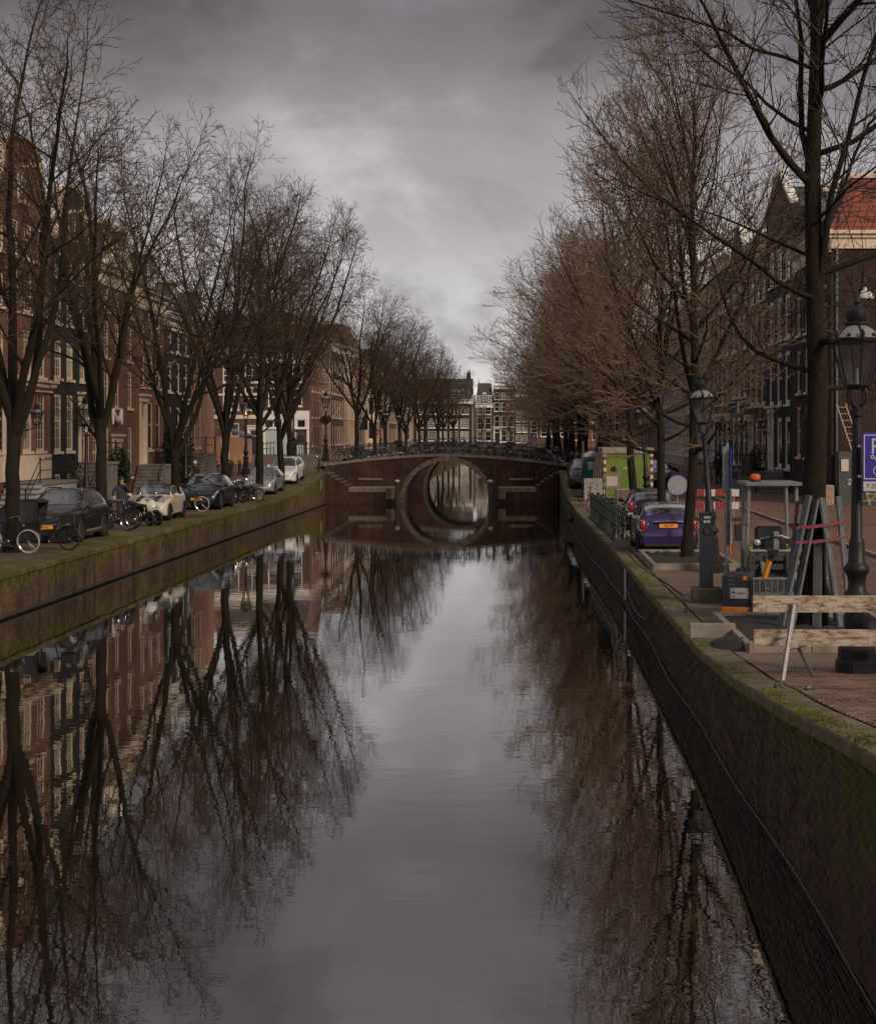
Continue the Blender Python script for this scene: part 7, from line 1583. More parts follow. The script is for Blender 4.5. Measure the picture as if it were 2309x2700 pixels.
# ------------------------------------------------------------------ tree pits, soil, planks, plank barrier
SOIL = mat('dark_soil', (0.022, 0.017, 0.013), 0.95, 0, 0.4, 9, 0.8, 25)
def pit(label, x0, x1, y0, y1, gap_left=False):
    t = thing('tree_pit', label, 'tree pit', (x0, y0, zR((y0+y1)/2))); zf = lambda y: zR(y)-zR((y0+y1)/2)
    n = 3; w = (x1-x0)/n
    for i in range(n): MB().bevbox(w*i+0.004, w*(i+1)-0.004, 0, 0.12, -0.1+zf(y0), 0.17+zf(y0), 0.012).build('kerb_stone', M_KERB, t); MB().bevbox(w*i+0.004, w*(i+1)-0.004, y1-y0, y1-y0+0.12, -0.1, 0.15, 0.012).build('kerb_stone', M_KERB, t)
    m = max(2, int((y1-y0)/1.0)); l = (y1-y0)/m
    for i in range(m):
        for x in (0, x1-x0-0.12): MB().bevbox(x, x+0.12, 0.124+l*i, 0.116+l*(i+1) if i < m-1 else y1-y0-0.004, -0.1, 0.15, 0.012).build('kerb_stone', M_KERB, t)
    s = MB(); g = 14; vs = []; rr = random.Random(int(x0*100+y0))
    for i in range(g+1):
        for j in range(g+1): vs.append((0.12+(x1-x0-0.24)*i/g, 0.12+(y1-y0-0.12)*j/g, 0.05+0.07*rr.random()))
    s.add(vs, [(i*(g+1)+j, (i+1)*(g+1)+j, (i+1)*(g+1)+j+1, i*(g+1)+j+1) for i in range(g) for j in range(g)]); s.build('soil', SOIL, t, True)
    return t
pit('kerbed tree pit behind the plank barrier', 3.42, 6.3, 24.2, 28.7)
pit('kerbed tree pit with dark soil behind the charging column', 3.25, 5.45, 40.0, 45.0)
pit('kerbed tree pit beside the purple car front', 3.35, 5.4, 50.2, 53.6)
for (x, y, w, lab_) in ((3.12, 26.3, 0.75, 'loose concrete kerb stone by the dug soil'), (2.95, 47.6, 0.5, 'loose concrete kerb stone beside the purple car wheel')):
    o = MB().bevbox(-w/2, w/2, -0.06, 0.06, -0.02, 0.24, 0.012).build('kerb_block', M_KERB, None, False, (x, y, zR(y))); tag(o, lab_, 'kerb stone')
def heap(label, x, y, rx, ry, h, m, seed):
    rr = random.Random(seed); vs = []; g = 12
    for i in range(g+1):
        for j in range(g+1):
            u, v = -1+2*i/g, -1+2*j/g; d = math.hypot(u, v); vs.append((u*rx, v*ry, h*max(0, 1-d*d)*(0.75+0.5*rr.random()) - (0.02 if d > 0.95 else 0)))
    o = MB().add(vs, [(i*(g+1)+j, (i+1)*(g+1)+j, (i+1)*(g+1)+j+1, i*(g+1)+j+1) for i in range(g) for j in range(g)]).build('soil_heap', m, None, True, (x, y, zR(y))); return tag(o, label, 'soil heap')
heap('small heap of dark soil beside the tree pit kerb', 3.35, 25.2, 0.42, 0.9, 0.14, SOIL, 3)
PLK = mat('grey_wet_planks', (0.105, 0.115, 0.12), 0.6, 0, 0.35, 4, 0.3, 20)
tg = thing('tree_guard', 'grey boards strapped upright around the dark tree', 'tree guard', (5.0, 27.6, zR(27.6)))
for (xb, yb, xt, yt, w, h) in ((-0.62, -0.42, -0.10, -0.24, 0.19, 2.32), (-0.46, -0.50, 0.02, -0.26, 0.17, 2.25), (0.02, -0.34, 0.06, -0.26, 0.15, 1.5), (0.42, -0.44, 0.12, -0.25, 0.19, 2.28), (0.62, -0.30, 0.42, -0.16, 0.17, 2.3), (0.50, 0.30, 0.25, 0.24, 0.17, 2.2), (-0.42, 0.32, -0.2, 0.24, 0.17, 2.2)):
    a, b = Vector((xb, yb, 0.02)), Vector((xt, yt, h)); d = (b-a); q = d.to_track_quat('Z', 'Y').to_matrix().to_4x4()
    MB().bevbox(-w/2, w/2, -0.022, 0.022, 0, d.length, 0.004, Matrix.Translation(a) @ q).build('board', PLK, tg)
STRAP = mat('dull_red_strap', (0.20, 0.035, 0.05), 0.6, 0, 0.1)
for z, k in ((1.78, 0.0), (1.52, 0.05)):
    s = MB(); p = [(-0.30-k, -0.38, z), (-0.05, -0.40, z+0.01), (0.28+k, -0.37, z+0.05), (0.52, -0.22, z+0.08), (0.46, 0.27, z), (-0.36, 0.30, z), (-0.32-k, -0.36, z)]
    for a, b in zip(p, p[1:]): s.add([(a[0], a[1], a[2]-0.028), (b[0], b[1], b[2]-0.028), (b[0], b[1], b[2]+0.028), (a[0], a[1], a[2]+0.028)], [(0, 1, 2, 3)])
    s.build('strap', STRAP, tg)
def worn_white():
    m, t, b = base_mat('worn_white_board'); tcn = N(t, 'ShaderNodeTexCoord'); src = tcn.outputs['Object']
    mp = N(t, 'ShaderNodeMapping'); mp.inputs['Scale'].default_value = (1.2, 3, 4.5); L(t, src, mp.inputs[0])
    n_ = N(t, 'ShaderNodeTexNoise', inp={'Scale': 4.0, 'Detail': 10.0, 'Roughness': 0.75}); L(t, mp.outputs[0], n_.inputs['Vector'])
    rp = ramp(t, [(0.38, (0.06, 0.038, 0.022)), (0.47, (0.24, 0.17, 0.115)), (0.54, (0.42, 0.355, 0.275)), (0.75, (0.50, 0.43, 0.345))], 'LINEAR'); L(t, n_.outputs['Fac'], rp.inputs[0])
    v = N(t, 'ShaderNodeTexNoise', inp={'Scale': 16.0, 'Detail': 6.0, 'Roughness': 0.8}); L(t, mp.outputs[0], v.inputs['Vector']); rv = ramp(t, [(0.62, 0.0), (0.68, 0.85)], 'LINEAR'); L(t, v.outputs['Fac'], rv.inputs[0])
    L(t, mix_col(t, rv.outputs[0], rp.outputs[0], (0.035, 0.022, 0.015)), b.inputs['Base Color']); b.inputs['Roughness'].default_value = 0.75
    bm = N(t, 'ShaderNodeBump', inp={'Strength': 0.5, 'Distance': 0.01}); L(t, n_.outputs['Fac'], bm.inputs['Height']); L(t, bm.outputs[0], b.inputs['Normal']); return m
WORN = worn_white()
ba = thing('plank_barrier', 'site barrier of two worn white planks on steel trestles', 'barrier', (2.98, 20.7, zR(20.7)))
MB().bevbox(0.0, 2.9, -0.02, 0.025, 0.86, 1.075, 0.006).build('plank', WORN, ba); MB().bevbox(0.01, 2.9, -0.02, 0.025, 0.42, 0.635, 0.006).build('plank', WORN, ba)
TREST = mat('painted_steel_worn', (0.16, 0.17, 0.18), 0.5, 0.3, 0.3, 5, dirt=0.7, dcol=(0.38, 0.17, 0.03))
def leg(x):
    q = MB(); q.tube([(x, 0.06, 1.1), (x, 0.06, 0.42)], 0.045, 4); q.build('upright', GALV, ba)
    q = MB(); q.tube([(x+0.03, -0.05, 0.96), (x-0.20, -0.5, 0.0)], 0.032, 4); q.build('leg', TREST, ba)
    q = MB(); q.tube([(x+0.06, 0.10, 0.5), (x+0.32, 0.25, 0.0)], 0.032, 4); q.build('leg', GALV, ba)
    q = MB(); q.tube([(x-0.10, -0.10, 0.38), (x+0.30, 0.10, 0.44)], 0.018, 4); q.build('brace', GALV, ba)
    for z in (0.97, 0.53): MB().cyl((x, -0.02, z), (x, -0.055, z), 0.02, 8).build('bolt', GALV, ba)
leg(0.50); leg(2.5)

# ------------------------------------------------------------------ mini loader and pallet truck
LG = mat('loader_grey', (0.20, 0.21, 0.215), 0.45, 0.2, 0.2, 4); LIME = mat('lime_green', (0.22, 0.42, 0.03), 0.45, 0, 0.1); ORANGE = mat('orange_paint', (0.72, 0.24, 0.015), 0.45, 0, 0.1)
ld = thing('mini_loader', 'small grey and lime wheel loader with roof frame and orange beacon', 'loader', (4.92, 31.9, zR(31.9)))
def loader():
    for (x, y) in ((-0.42, -0.75), (0.42, -0.75), (-0.42, 0.75), (0.42, 0.75)):
        w = thing('wheel', None, None, (x, y, 0.33)); w.parent = ld
        Mr = Matrix.Rotation(R(90), 4, 'Y'); MB().lathe([(0.16, -0.12), (0.31, -0.12), (0.33, -0.08), (0.33, 0.08), (0.31, 0.12), (0.16, 0.12)], 18, M=Mr, cap=False).build('tyre', RUBBER, w, 'auto'); MB().lathe([(0.16, -0.09), (0.16, 0.09)], 14, M=Mr).build('rim', LIME, w)
    MB().bevbox(-0.36, 0.36, 0.15, 1.25, 0.32, 1.05, 0.06).build('engine_cover', LIME, ld); MB().box(-0.34, 0.34, -1.05, 0.148, 0.35, 0.62).build('front_chassis', LIME, ld)
    MB().bevbox(-0.28, 0.28, -0.05, 0.1, 1.06, 1.55, 0.05).build('seat_back', PLASTIC, ld); MB().bevbox(-0.28, 0.28, -0.5, -0.06, 0.95, 1.08, 0.04).build('seat', PLASTIC, ld)
    for (x, y) in ((-0.5, -0.45), (0.5, -0.45), (-0.46, 0.55), (0.46, 0.55)):
        q = MB(); q.tube([(x, y, 0.55), (x, y, 1.2), (x*0.93, y, 2.38)], 0.038, 6); q.build('roof_post', LG, ld, True)
    MB().bevbox(-0.56, 0.56, -0.62, 0.68, 2.38, 2.45, 0.02).build('roof', LG, ld); MB().lathe([(0.11, 0), (0.11, 0.05)], 12, (-0.32, -0.3, 2.45)).build('beacon_base', PLASTIC, ld); MB().lathe([(0.10, 0.05), (0.105, 0.08), (0.10, 0.14), (0.04, 0.16)], 12, (-0.32, -0.3, 2.45)).build('beacon', mat('orange_beacon', (0.75, 0.13, 0.03), 0.25), ld, True)
    q = MB(); q.box(-0.05, 0.05, -0.95, -0.85, 0.62, 1.5); q.build('mast', LG, ld)
    MB().bevbox(-0.42, 0.42, -0.98, -0.52, 0.5, 1.08, 0.05).build('front_cowl', mat('cowl_dark_grey', (0.04, 0.042, 0.045), 0.5, 0, 0.2), ld)
    MB().bevbox(-0.40, 0.40, -0.62, -0.50, 1.08, 1.32, 0.05).build('dashboard', PLASTIC, ld)
    for s in (-1, 1): MB().bevbox(s*0.44-0.13, s*0.44+0.13, -1.12, -0.4, 0.70, 0.76, 0.02).build('fender', PLASTIC, ld)
    for s in (-1, 1):
        MB().tube([(s*0.30, -0.55, 1.15), (s*0.30, -1.05, 0.95), (s*0.28, -1.62, 0.42)], 0.05, 6).build('lift_arm', LG, ld, True); MB().tube([(s*0.22, -0.5, 0.95), (s*0.2, -1.0, 1.25)], 0.018, 6).build('hose', LIME if s > 0 else PLASTIC, ld, True)
        MB().sphere((s*0.36, -0.85, 1.28), 0.07, 8, 6, (1, 0.6, 1)).build('headlight', LENS, ld, True)
    MB().tube([(-0.5, -0.9, 1.12), (0.5, -0.9, 1.12)], 0.035, 8).build('cross_bar', LG, ld, True); MB().tube([(-0.3, -0.85, 1.35), (-0.1, -0.88, 1.42), (0.1, -0.88, 1.42), (0.3, -0.85, 1.35)], 0.022, 6).build('grab_bar', CHROME, ld, True)
    q = MB()
    for z in (0.55, 0.78, 0.95): q.box(-0.52, 0.52, -1.12, -1.06, z, z+0.10)
    for x in (-0.5, -0.2, 0.2, 0.5): q.box(x-0.05, x+0.05, -1.16, -1.121, 0.4, 1.1)
    q.build('carriage', mat('dark_steel', (0.045, 0.045, 0.045), 0.6, 0.3, 0.3), ld)
    MB().tube([(-0.5, -0.5, 1.6), (-0.62, -0.62, 1.64), (-0.7, -0.62, 1.6)], 0.012, 5).build('mirror_arm', PLASTIC, ld); MB().bevbox(-0.78, -0.62, -0.66, -0.60, 1.30, 1.62, 0.02).build('mirror', PLASTIC, ld)
    b = MB(); w = 0.78
    b.prism([(-1.0, 0.08), (-1.6, 0.02), (-2.2, 0.04), (-2.25, 0.08), (-1.62, 0.07), (-1.1, 0.14), (-1.02, 0.62), (-1.1, 0.62)], -w, w, Matrix.Rotation(R(90), 4, 'Z') @ Matrix.Scale(-1, 4, (0, 1, 0)) if False else Matrix(((0, 1, 0, 0), (1, 0, 0, -0.55), (0, 0, 1, 0), (0, 0, 0, 1))))
    bk = b.build('bucket', mat('bucket_steel', (0.085, 0.09, 0.095), 0.55, 0.4, 0.4, 5, dirt=0.6, dcol=(0.05, 0.03, 0.02)), ld)
    for s in (-1, 1): MB().prism([(-1.58, 0.05), (-2.78, 0.05), (-2.5, 0.38), (-1.72, 0.78), (-1.58, 0.7)], s*w-0.02, s*w+0.02, Matrix(((0, 1, 0, 0), (1, 0, 0, 0), (0, 0, 1, 0), (0, 0, 0, 1)))).build('bucket_side', MATS['bucket_steel'], bk)
    g = MB(); g.tube([(-w, -2.45, 0.72), (w, -2.45, 0.72)], 0.025, 6)
    for i in range(15): x = -w+2*w*i/14; g.tube([(x, -2.45, 0.72), (x, -2.5, 0.1)], 0.013, 4)
    g.build('grid_guard', GALV, ld)
loader()
pt_ = thing('pallet_truck', 'dark electric pallet truck with orange skirt and white sign', 'pallet truck', (3.98, 29.5, zR(29.5)), R(-14))
def truck():
    b = MB(); b.bevbox(-0.28, 0.28, -0.22, 0.26, 0.17, 0.82, 0.06); b.build('body', ANTH, pt_)
    MB().bevbox(-0.29, 0.29, -0.235, 0.25, 0.10, 0.235, 0.05).build('skirt', ORANGE, pt_)
    for i in range(6): MB().box(-0.16, -0.16+0.09+0.012*i, -0.226, -0.219, 0.76-0.075*i, 0.775-0.075*i).build('louvre', GALV, pt_)
    MB().box(0.11, 0.19, -0.227, -0.219, 0.70, 0.775).build('warning_label', ORANGE, pt_)
    s = MB().box(-0.12, 0.22, -0.226, -0.2205, 0.36, 0.555).build('sign', SIGNWHITE, pt_); ptext(s, 'A', 0.10, (-0.06, -0.228, 0.47), SIGNBLUE); ptext(s, 'relcon', 0.065, (0.09, -0.228, 0.46), INK); 
    for x in (-0.24, 0.24): MB().torus((x*0.7, -0.1, 0.08), 0.05, 0.03, 'x', 14, 6).build('wheel', RUBBER, pt_, True)
    MB().torus((-0.16, -0.06, 0.03), 0.3, 0.018, 'z', 20, 5, R(150), R(300)).build('foot_guard', PLASTIC, pt_, True)
    for x in (0.10, 0.42): MB().box(x, x+0.15, 0.262, 1.2, 0.06, 0.13).build('fork', PLASTIC, pt_)
    MB().box(0.24, 0.30, -0.26, -0.2, 0.0, 0.7).build('mast', PLASTIC, pt_)
    q = MB(); q.tube([(0.46, 0.1, 0.70), (0.58, 0.05, 1.08)], 0.055, 4); q.build('tiller', ORANGE, pt_)
    q = MB(); q.tube([(0.58, 0.05, 1.06), (0.62, 0.04, 1.20)], 0.06, 6); q.torus((0.66, 0.04, 1.33), 0.15, 0.022, 'y', 20, 6, R(-30), R(250)); q.cbox((0.64, 0.0, 1.20), (0.2, 0.1, 0.1)); q.build('tiller_head', PLASTIC, pt_, True)
truck()

# ------------------------------------------------------------------ building site on the quay
rw = thing('striped_barrier', 'red and white striped barrier boards across the street', 'barrier', (6.4, 62.0, zR(62)))
RED = mat('barrier_red', (0.24, 0.03, 0.045), 0.5, 0, 0.1)
for z in (0.45, 0.95):
    bo_ = MB().box(0, 2.0, -0.015, 0.015, z, z+0.27).build('board', SIGNWHITE, rw)
    for i in range(2): MB().box(0.15+i*0.92, 0.15+i*0.92+0.5, -0.019, -0.0155, z+0.002, z+0.268).build('red_stripe', RED, bo_)
for x in (0.2, 1.8): MB().box(x-0.03, x+0.03, 0.016, 0.06, 0.0, 1.25).build('post', GALV, rw); MB().box(x-0.3, x+0.3, -0.2, 0.3, 0, 0.1).build('foot', PLASTIC, rw)
CABG = mat('cabin_green', (0.125, 0.20, 0.026), 0.6, 0, 0.14, 1.5, dirt=0.35, dcol=(0.06, 0.08, 0.02))
cbn = thing('site_cabin', 'lime green site cabin with red and white striped corners', 'site cabin', (4.05, 80.0, zR(80)))
MB().box(0, 2.45, 0, 5.5, 0.08, 2.35).build('wall', CABG, cbn); MB().box(-0.06, 2.51, -0.08, 5.56, 2.352, 2.62).build('roof', mat('cabin_roof_grey', (0.27, 0.25, 0.23), 0.7, 0, 0.15), cbn)
for x in (-0.02, 2.33):
    p_ = MB().box(x, x+0.14, -0.035, -0.003, 0.08, 2.34).build('corner_post', SIGNWHITE, cbn)
    for i in range(6): MB().box(x+0.002, x+0.138, -0.039, -0.0355, 0.15+i*0.37, 0.33+i*0.37).build('red_stripe', RED, p_)
MB().box(-0.02, -0.003, 0.0, 0.5, 0.08, 2.34).build('grey_panel', LG, cbn)
gf = MB(); rr = random.Random(2); x = 0.95
while x < 1.45: gf.box(x, x+0.035+0.03*rr.random(), -0.008, -0.004, 1.55+0.05*rr.random(), 1.60+0.08*rr.random()); x += 0.055
gf.build('graffiti', SIGNWHITE, cbn)
tl_ = thing('portable_toilet', 'teal portable toilet with white roof beside the cabin', 'portable toilet', (3.15, 84.6, zR(84.6)))
TEAL = mat('teal_plastic', (0.012, 0.16, 0.17), 0.45, 0, 0.08)
MB().box(0, 1.05, 0, 1.05, 0.1, 2.02).build('cabin', TEAL, tl_); d_ = MB().bevbox(0.14, 0.91, -0.03, 0.0, 0.18, 1.92, 0.02).build('door', mat('teal_door', (0.015, 0.12, 0.15), 0.4), tl_); MB().box(0.28, 0.75, -0.034, -0.0305, 1.35, 1.78).build('notice', SIGNWHITE, d_)
rf_ = MB(); rf_.prism([(-0.04, 2.022), (1.09, 2.022), (1.0, 2.18), (0.62, 2.32), (0.42, 2.32), (0.05, 2.18)], -0.04, 1.09); rf_.build('roof', SIGNWHITE, tl_)
PAL = mat('wood_pallet', (0.20, 0.14, 0.085), 0.8, 0, 0.3, 5)
def pallet(label, x, y, w, d, h, m, n=6):
    t = thing('brick_pallet', label, 'pallet', (x, y, zR(y))); 
    for z in (0.0, 0.1): 
        for i in range(4): MB().box(0, w, d*i/4, d*i/4+0.1, z, z+0.025).build('slat', PAL, t)
    for xx in (0, w/2-0.05, w-0.1): MB().box(xx, xx+0.1, 0, d*3/4+0.1, 0.026, 0.099).build('block', PAL, t)
    rr_ = random.Random(int(x*10)); nz_ = int(h/0.11)
    for i in range(nz_):
        for j in range(n): MB().box(w*j/n+0.004, w*(j+1)/n-0.004, 0.01, d-0.05, 0.126+0.11*i, 0.126+0.11*i+0.105).build('brick', m, t, False, (rr_.uniform(-0.01, 0.01), rr_.uniform(-0.015, 0.015), 0))
    MB().box(0.02, w-0.02, 0.02, d-0.06, 0.13+0.11*nz_, 0.14+0.11*nz_).build('wrap', mat('plastic_wrap', (0.45, 0.42, 0.40), 0.3), t)
BRK = mat('stacked_clinker', (0.17, 0.12, 0.11), 0.8, 0, 0.4, 5)
pallet('stack of dark bricks on a pallet before the green cabin', 4.1, 70.0, 1.3, 1.0, 0.85, BRK)
pallet('tall stack of pale grey blocks on a pallet beside the toilet', 3.0, 78.3, 0.9, 0.9, 1.05, mat('pale_blocks', (0.32, 0.29, 0.26), 0.8, 0, 0.25, 5))
bx_ = thing('junction_box', 'wooden power box on legs with orange cable reel on top', 'power box', (3.75, 73.4, zR(73)))
MB().box(0, 0.75, 0, 0.5, 0.85, 1.5).build('box', mat('box_plywood', (0.27, 0.20, 0.12), 0.7, 0, 0.2), bx_); MB().box(0.1, 0.6, -0.006, -0.001, 0.95, 1.4).build('notice', SIGNWHITE, bx_)
for (x, y) in ((0.03, 0.03), (0.68, 0.03), (0.03, 0.44), (0.68, 0.44)): MB().box(x, x+0.05, y, y+0.05, 0, 0.849).build('leg', PAL, bx_)
cr2 = thing('cable_reel', 'orange framed cable reel standing on the power box', 'cable reel', (3.95, 73.6, zR(73)+1.5))
MB().tube([(0, 0, 0), (0.35, 0, 0), (0.0, 0, 0.0), (0.0, 0, 0.48), (0.2, 0, 0.56)], 0.018, 5).build('frame', ORANGE, cr2); MB().cyl((0.22, -0.1, 0.22), (0.22, 0.1, 0.22), 0.14, 16).build('drum', PLASTIC, cr2, True)
bl_ = thing('timber_bundle', 'old grey timber beams leaning against the green cabin', 'timber', (3.7, 79.2, zR(79)))
for i in range(4): MB().tube([(-0.35+0.12*i, 0, 0), (-0.05+0.09*i, 0.55, 2.3+0.1*i)], 0.06, 4).build('beam', mat('old_beam', (0.085, 0.065, 0.055), 0.85, 0, 0.3, 5), bl_)
tm_ = thing('site_post', 'thin dark timber post in a concrete foot by the toilet', 'post', (3.1, 82.4, zR(82))); MB().box(-0.05, 0.05, -0.05, 0.05, 0.02, 2.9).build('post', MATS['old_beam'], tm_); MB().bevbox(-0.45, 0.3, -0.3, 0.3, 0, 0.12, 0.02).build('foot', CONC, tm_)
# iron railing sections along the quay edge
y0 = 50.0
qp = thing('quay_railing', 'close row of dark green iron posts with rails at the quay edge', 'railing', (2.92, 50.2, zR(50.2)))
pm = rail_post_mesh(0.92); pm2 = MB().lathe([(0.11, 0), (0.11, 0.10), (0.07, 0.14), (0.055, 0.30), (0.05, 0.50), (0.085, 0.53), (0.085, 0.60), (0.05, 0.63), (0.048, 0.86), (0.08, 0.89), (0.08, 0.95), (0.045, 0.98), (0.06, 1.03), (0.0, 1.06)], 10).mesh('post', M_IRON_G, 'auto')
for i in range(13):
    yy = 1.08*i; link('post', pm2, qp, (xR(50.2+yy)-xR(50.2), yy, zR(50.2+yy)-zR(50.2)))
    if i % 2 == 0: link('post', pm2, qp, (xR(50.2+yy)-xR(50.2)+0.28, yy+0.3, zR(50.2+yy)-zR(50.2)))
for z in (0.92, 0.565):
    MB().tube([(xR(50.2+1.08*i)-xR(50.2), 1.08*i, z+zR(50.2+1.08*i)-zR(50.2)) for i in range(13)], 0.025, 6).build('rail', M_IRON_G, qp, True)
# things hung on the dark quay wall
gb = MB().box(-0.03, 0.0, -0.16, 0.16, 0.0, 0.78).build('gauge_board', SIGNWHITE, None, False, (xR(41.8)-0.03, 41.8, 0.16)); tag(gb, 'white board fixed upright on the dark quay wall', 'board')
fb = thing('fender_ball', 'black rubber fender ball hanging from the quay wall', 'fender', (2.14, 72.5, 0.42)); MB().sphere((0, 0, 0.17), 0.17, 14, 10).build('ball', PLASTIC, fb, True); MB().tube([(0, 0, 0.3), (0.1, 0, 0.72)], 0.015, 5).build('rope', PLASTIC, fb)
rp_ = [(xR(y_)-0.10-0.03*math.sin(y_*0.7), y_, 0.035 + 0.10*abs(math.sin(y_*0.11))) for y_ in [8+1.6*i for i in range(44)]]
tag(MB().tube(rp_, 0.008, 5).build('mooring_rope', mat('wet_grey_rope', (0.03, 0.028, 0.026), 0.4, 0, 0.3, 8), None, True), 'long wet rope along the waterline of the dark quay wall', 'rope')
cp_ = [(2.74-0.05, 33.5, 0.7), (2.68, 35.0, 0.42), (2.66, 37.0, 0.30), (2.66, 39, 0.35), (2.66, 41.0, 0.55)]
tag(MB().tube(cp_, 0.02, 5).build('hanging_cable', PLASTIC, None, True), 'black cable sagging along the dark quay wall', 'cable')
gc = [(3.05, 30.0), (3.2, 31.2), (3.35, 33.5), (3.28, 36.2), (3.1, 39.0), (2.98, 42.0), (3.0, 45.5), (2.92, 48.5)]
tag(MB().tube([(x, y_, zR(y_)+0.02) for x, y_ in gc], 0.014, 5).build('ground_cable', PLASTIC, None, True), 'thin black cable lying along the quay by the charging column', 'cable')
gj = [(xR(y_)+0.47+0.02*math.sin(y_*3), y_, zR(y_)+0.012) for y_ in [13.2+0.9*i for i in range(20)]]
for (x, y_, sd__) in ((3.05, 19.0, 1), (3.35, 18.6, 2)):
    rr = random.Random(sd__); mb = MB(); mb.sphere((0, 0, 0.03), 0.045, 9, 6, (1.5, 0.8, 0.6)); mb.v = [(a+rr.gauss(0, 0.012), b+rr.gauss(0, 0.012), abs(c+rr.gauss(0, 0.01))) for a, b, c in mb.v]
    tag(mb.build('crushed_bottle', mat('green_plastic', (0.05, 0.085, 0.04), 0.3), None, False, (x, y_, zR(y_)+0.008)), ['', 'crushed green plastic bottle near the trestle leg', 'crushed green plastic wrapper beside the crushed bottle'][sd__], 'litter')

# ------------------------------------------------------------------ corner house side: cabinet, ladder, hanging lamp
CABI = mat('cabinet_grey_green', (0.060, 0.072, 0.072), 0.6, 0, 0.2, 3, dirt=0.4)
kb = thing('electric_cabinet', 'grey green electric cabinet with graffiti at the dark blank wall', 'cabinet', (14.42, 72.9, zR(73)+0.09))
MB().bevbox(0, 1.75, 0, 0.85, 0, 2.45, 0.03).build('body', CABI, kb); MB().box(0.12, 0.46, -0.05, -0.002, 1.55, 2.1).build('meter_box', SIGNWHITE, kb)
ptext(kb, 'ame', 0.62, (0.95, -0.012, 1.10), SIGNWHITE, depth=0.002, name='graffiti')
YEL = mat('yellow_spray', (0.55, 0.36, 0.02), 0.6, 0, 0.0)
gy = MB(); gy.tube([(1.2+0.48*math.cos(a), -0.01, 0.52+0.34*math.sin(a)) for a in [R(150+20*i) for i in range(12)]], 0.03, 4); gy.tube([(0.72, -0.01, 0.75), (1.0, -0.01, 0.95), (1.1, -0.01, 0.72), (1.25, -0.01, 1.0), (1.35, -0.01, 0.75), (1.5, -0.01, 0.98)], 0.025, 4); gy.tube([(0.9, -0.01, 0.7), (1.45, -0.01, 0.5)], 0.025, 4); gy.build('graffiti', YEL, kb)
la = thing('ladder', 'pale wooden ladder leaning against the dark blank wall', 'ladder', (15.75, 72.3, zR(72)+0.09))
WOODP = mat('pale_wood', (0.42, 0.34, 0.23), 0.7, 0, 0.15)
for s in (0, 0.42): MB().tube([(s, 0, 0), (s-1.25, 1.45, 4.65)], 0.032, 5).build('rail', WOODP, la)
for i in range(15): u = (i+0.7)/15.2; MB().tube([(-1.25*u, 1.45*u, 4.65*u), (0.42-1.25*u, 1.45*u, 4.65*u)], 0.016, 5).build('rung', WOODP, la)
MB().bevbox(13.75, 14.25, 72.95, 73.9, zR(73)+0.09, zR(73)+1.0, 0.04).build('stone_post', mat('pinkish_stone', (0.34, 0.22, 0.17), 0.8, 0, 0.2))
tag(bpy.data.objects['stone_post'], 'pinkish guard stone at the foot of the dark corner house', 'guard stone')
hl = thing('hanging_street_lamp', 'pale dome lamp hanging from a wire over the street', 'street lamp', (11.8, 55.0, 9.15))
MB().lathe([(0.30, 0.0), (0.31, 0.02), (0.28, 0.14), (0.20, 0.24), (0.08, 0.30), (0.06, 0.40), (0.0, 0.42)], 18).build('dome', SIGNWHITE, hl, True); MB().lathe([(0.0, -0.02), (0.27, -0.01), (0.29, 0.0)], 18).build('diffuser', MILK, hl)
MB().tube([(0, 0, 0.42), (4.75, 19.0, 1.35)], 0.012, 4).build('wire', PLASTIC, hl); MB().tube([(0, 0, 0.42), (-6.75, -27.3, 1.1)], 0.012, 4).build('wire', PLASTIC, hl)
bn = thing('banner', 'black banner hanging on the far house front by the elms', 'banner', (-22.3, 216, 5.0)); MB().prism([(0.1, 0.0), (1.25, 0.0), (1.25, 3.4), (0.9, 2.4), (0.1, 0.6)], 0, 0.03).build('cloth', mat('black_cloth', (0.015, 0.016, 0.018), 0.8), bn); MB().tube([(0, 0.015, 0.1), (1.3, 0.015, 3.9)], 0.03, 6).build('pole', SIGNWHITE, bn)
fp = MB().tube([(FL, 88.6, 7.2), (FL+1.7, 88.6, 8.6)], 0.03, 6).build('flagpole', SIGNWHITE); tag(fp, 'white flagpole slanting from the warm red house', 'flagpole')
fp = MB().tube([(-22.35, 182.5, 5.4), (-20.4, 182.5, 8.6)], 0.05, 6).build('flagpole', SIGNWHITE); tag(fp, 'white flagpole slanting from the far tan house', 'flagpole')
# bollards by the glowing lamp
bm_ = MB().lathe([(0.11, 0), (0.10, 0.05), (0.09, 0.75), (0.10, 0.78), (0.10, 0.83), (0.08, 0.86), (0.085, 0.95), (0.05, 1.02), (0, 1.04)], 10).mesh('bollard', mat('brown_black_iron', (0.03, 0.018, 0.018), 0.5), 'auto')
for (x, y_), q_ in zip(((-18.0, 98.2), (-17.6, 98.9), (-17.0, 101.5)), ('dark iron bollard second from the glowing lantern lamp towards the stoops', 'dark iron bollard just before the glowing lantern lamp', 'dark iron bollard just past the glowing lantern lamp')): tag(link('bollard', bm_, None, (x, y_, zL(y_)-0.02)), q_, 'bollard', 'bollards by the glowing lamp')
railing('green black railing of the side bridge below the purple brown house', [(-21.5, 112.0, zL(112)), (-20.2, 117.0, zL(117)), (-19.4, 124.0, zL(124))], h=1.0)
railing('green black railing higher on the side bridge before the shopfront', [(-18.4, 131.0, zL(131)), (-18.1, 138.0, zL(138)), (-18.1, 145.0, zL(145))], h=1.0)
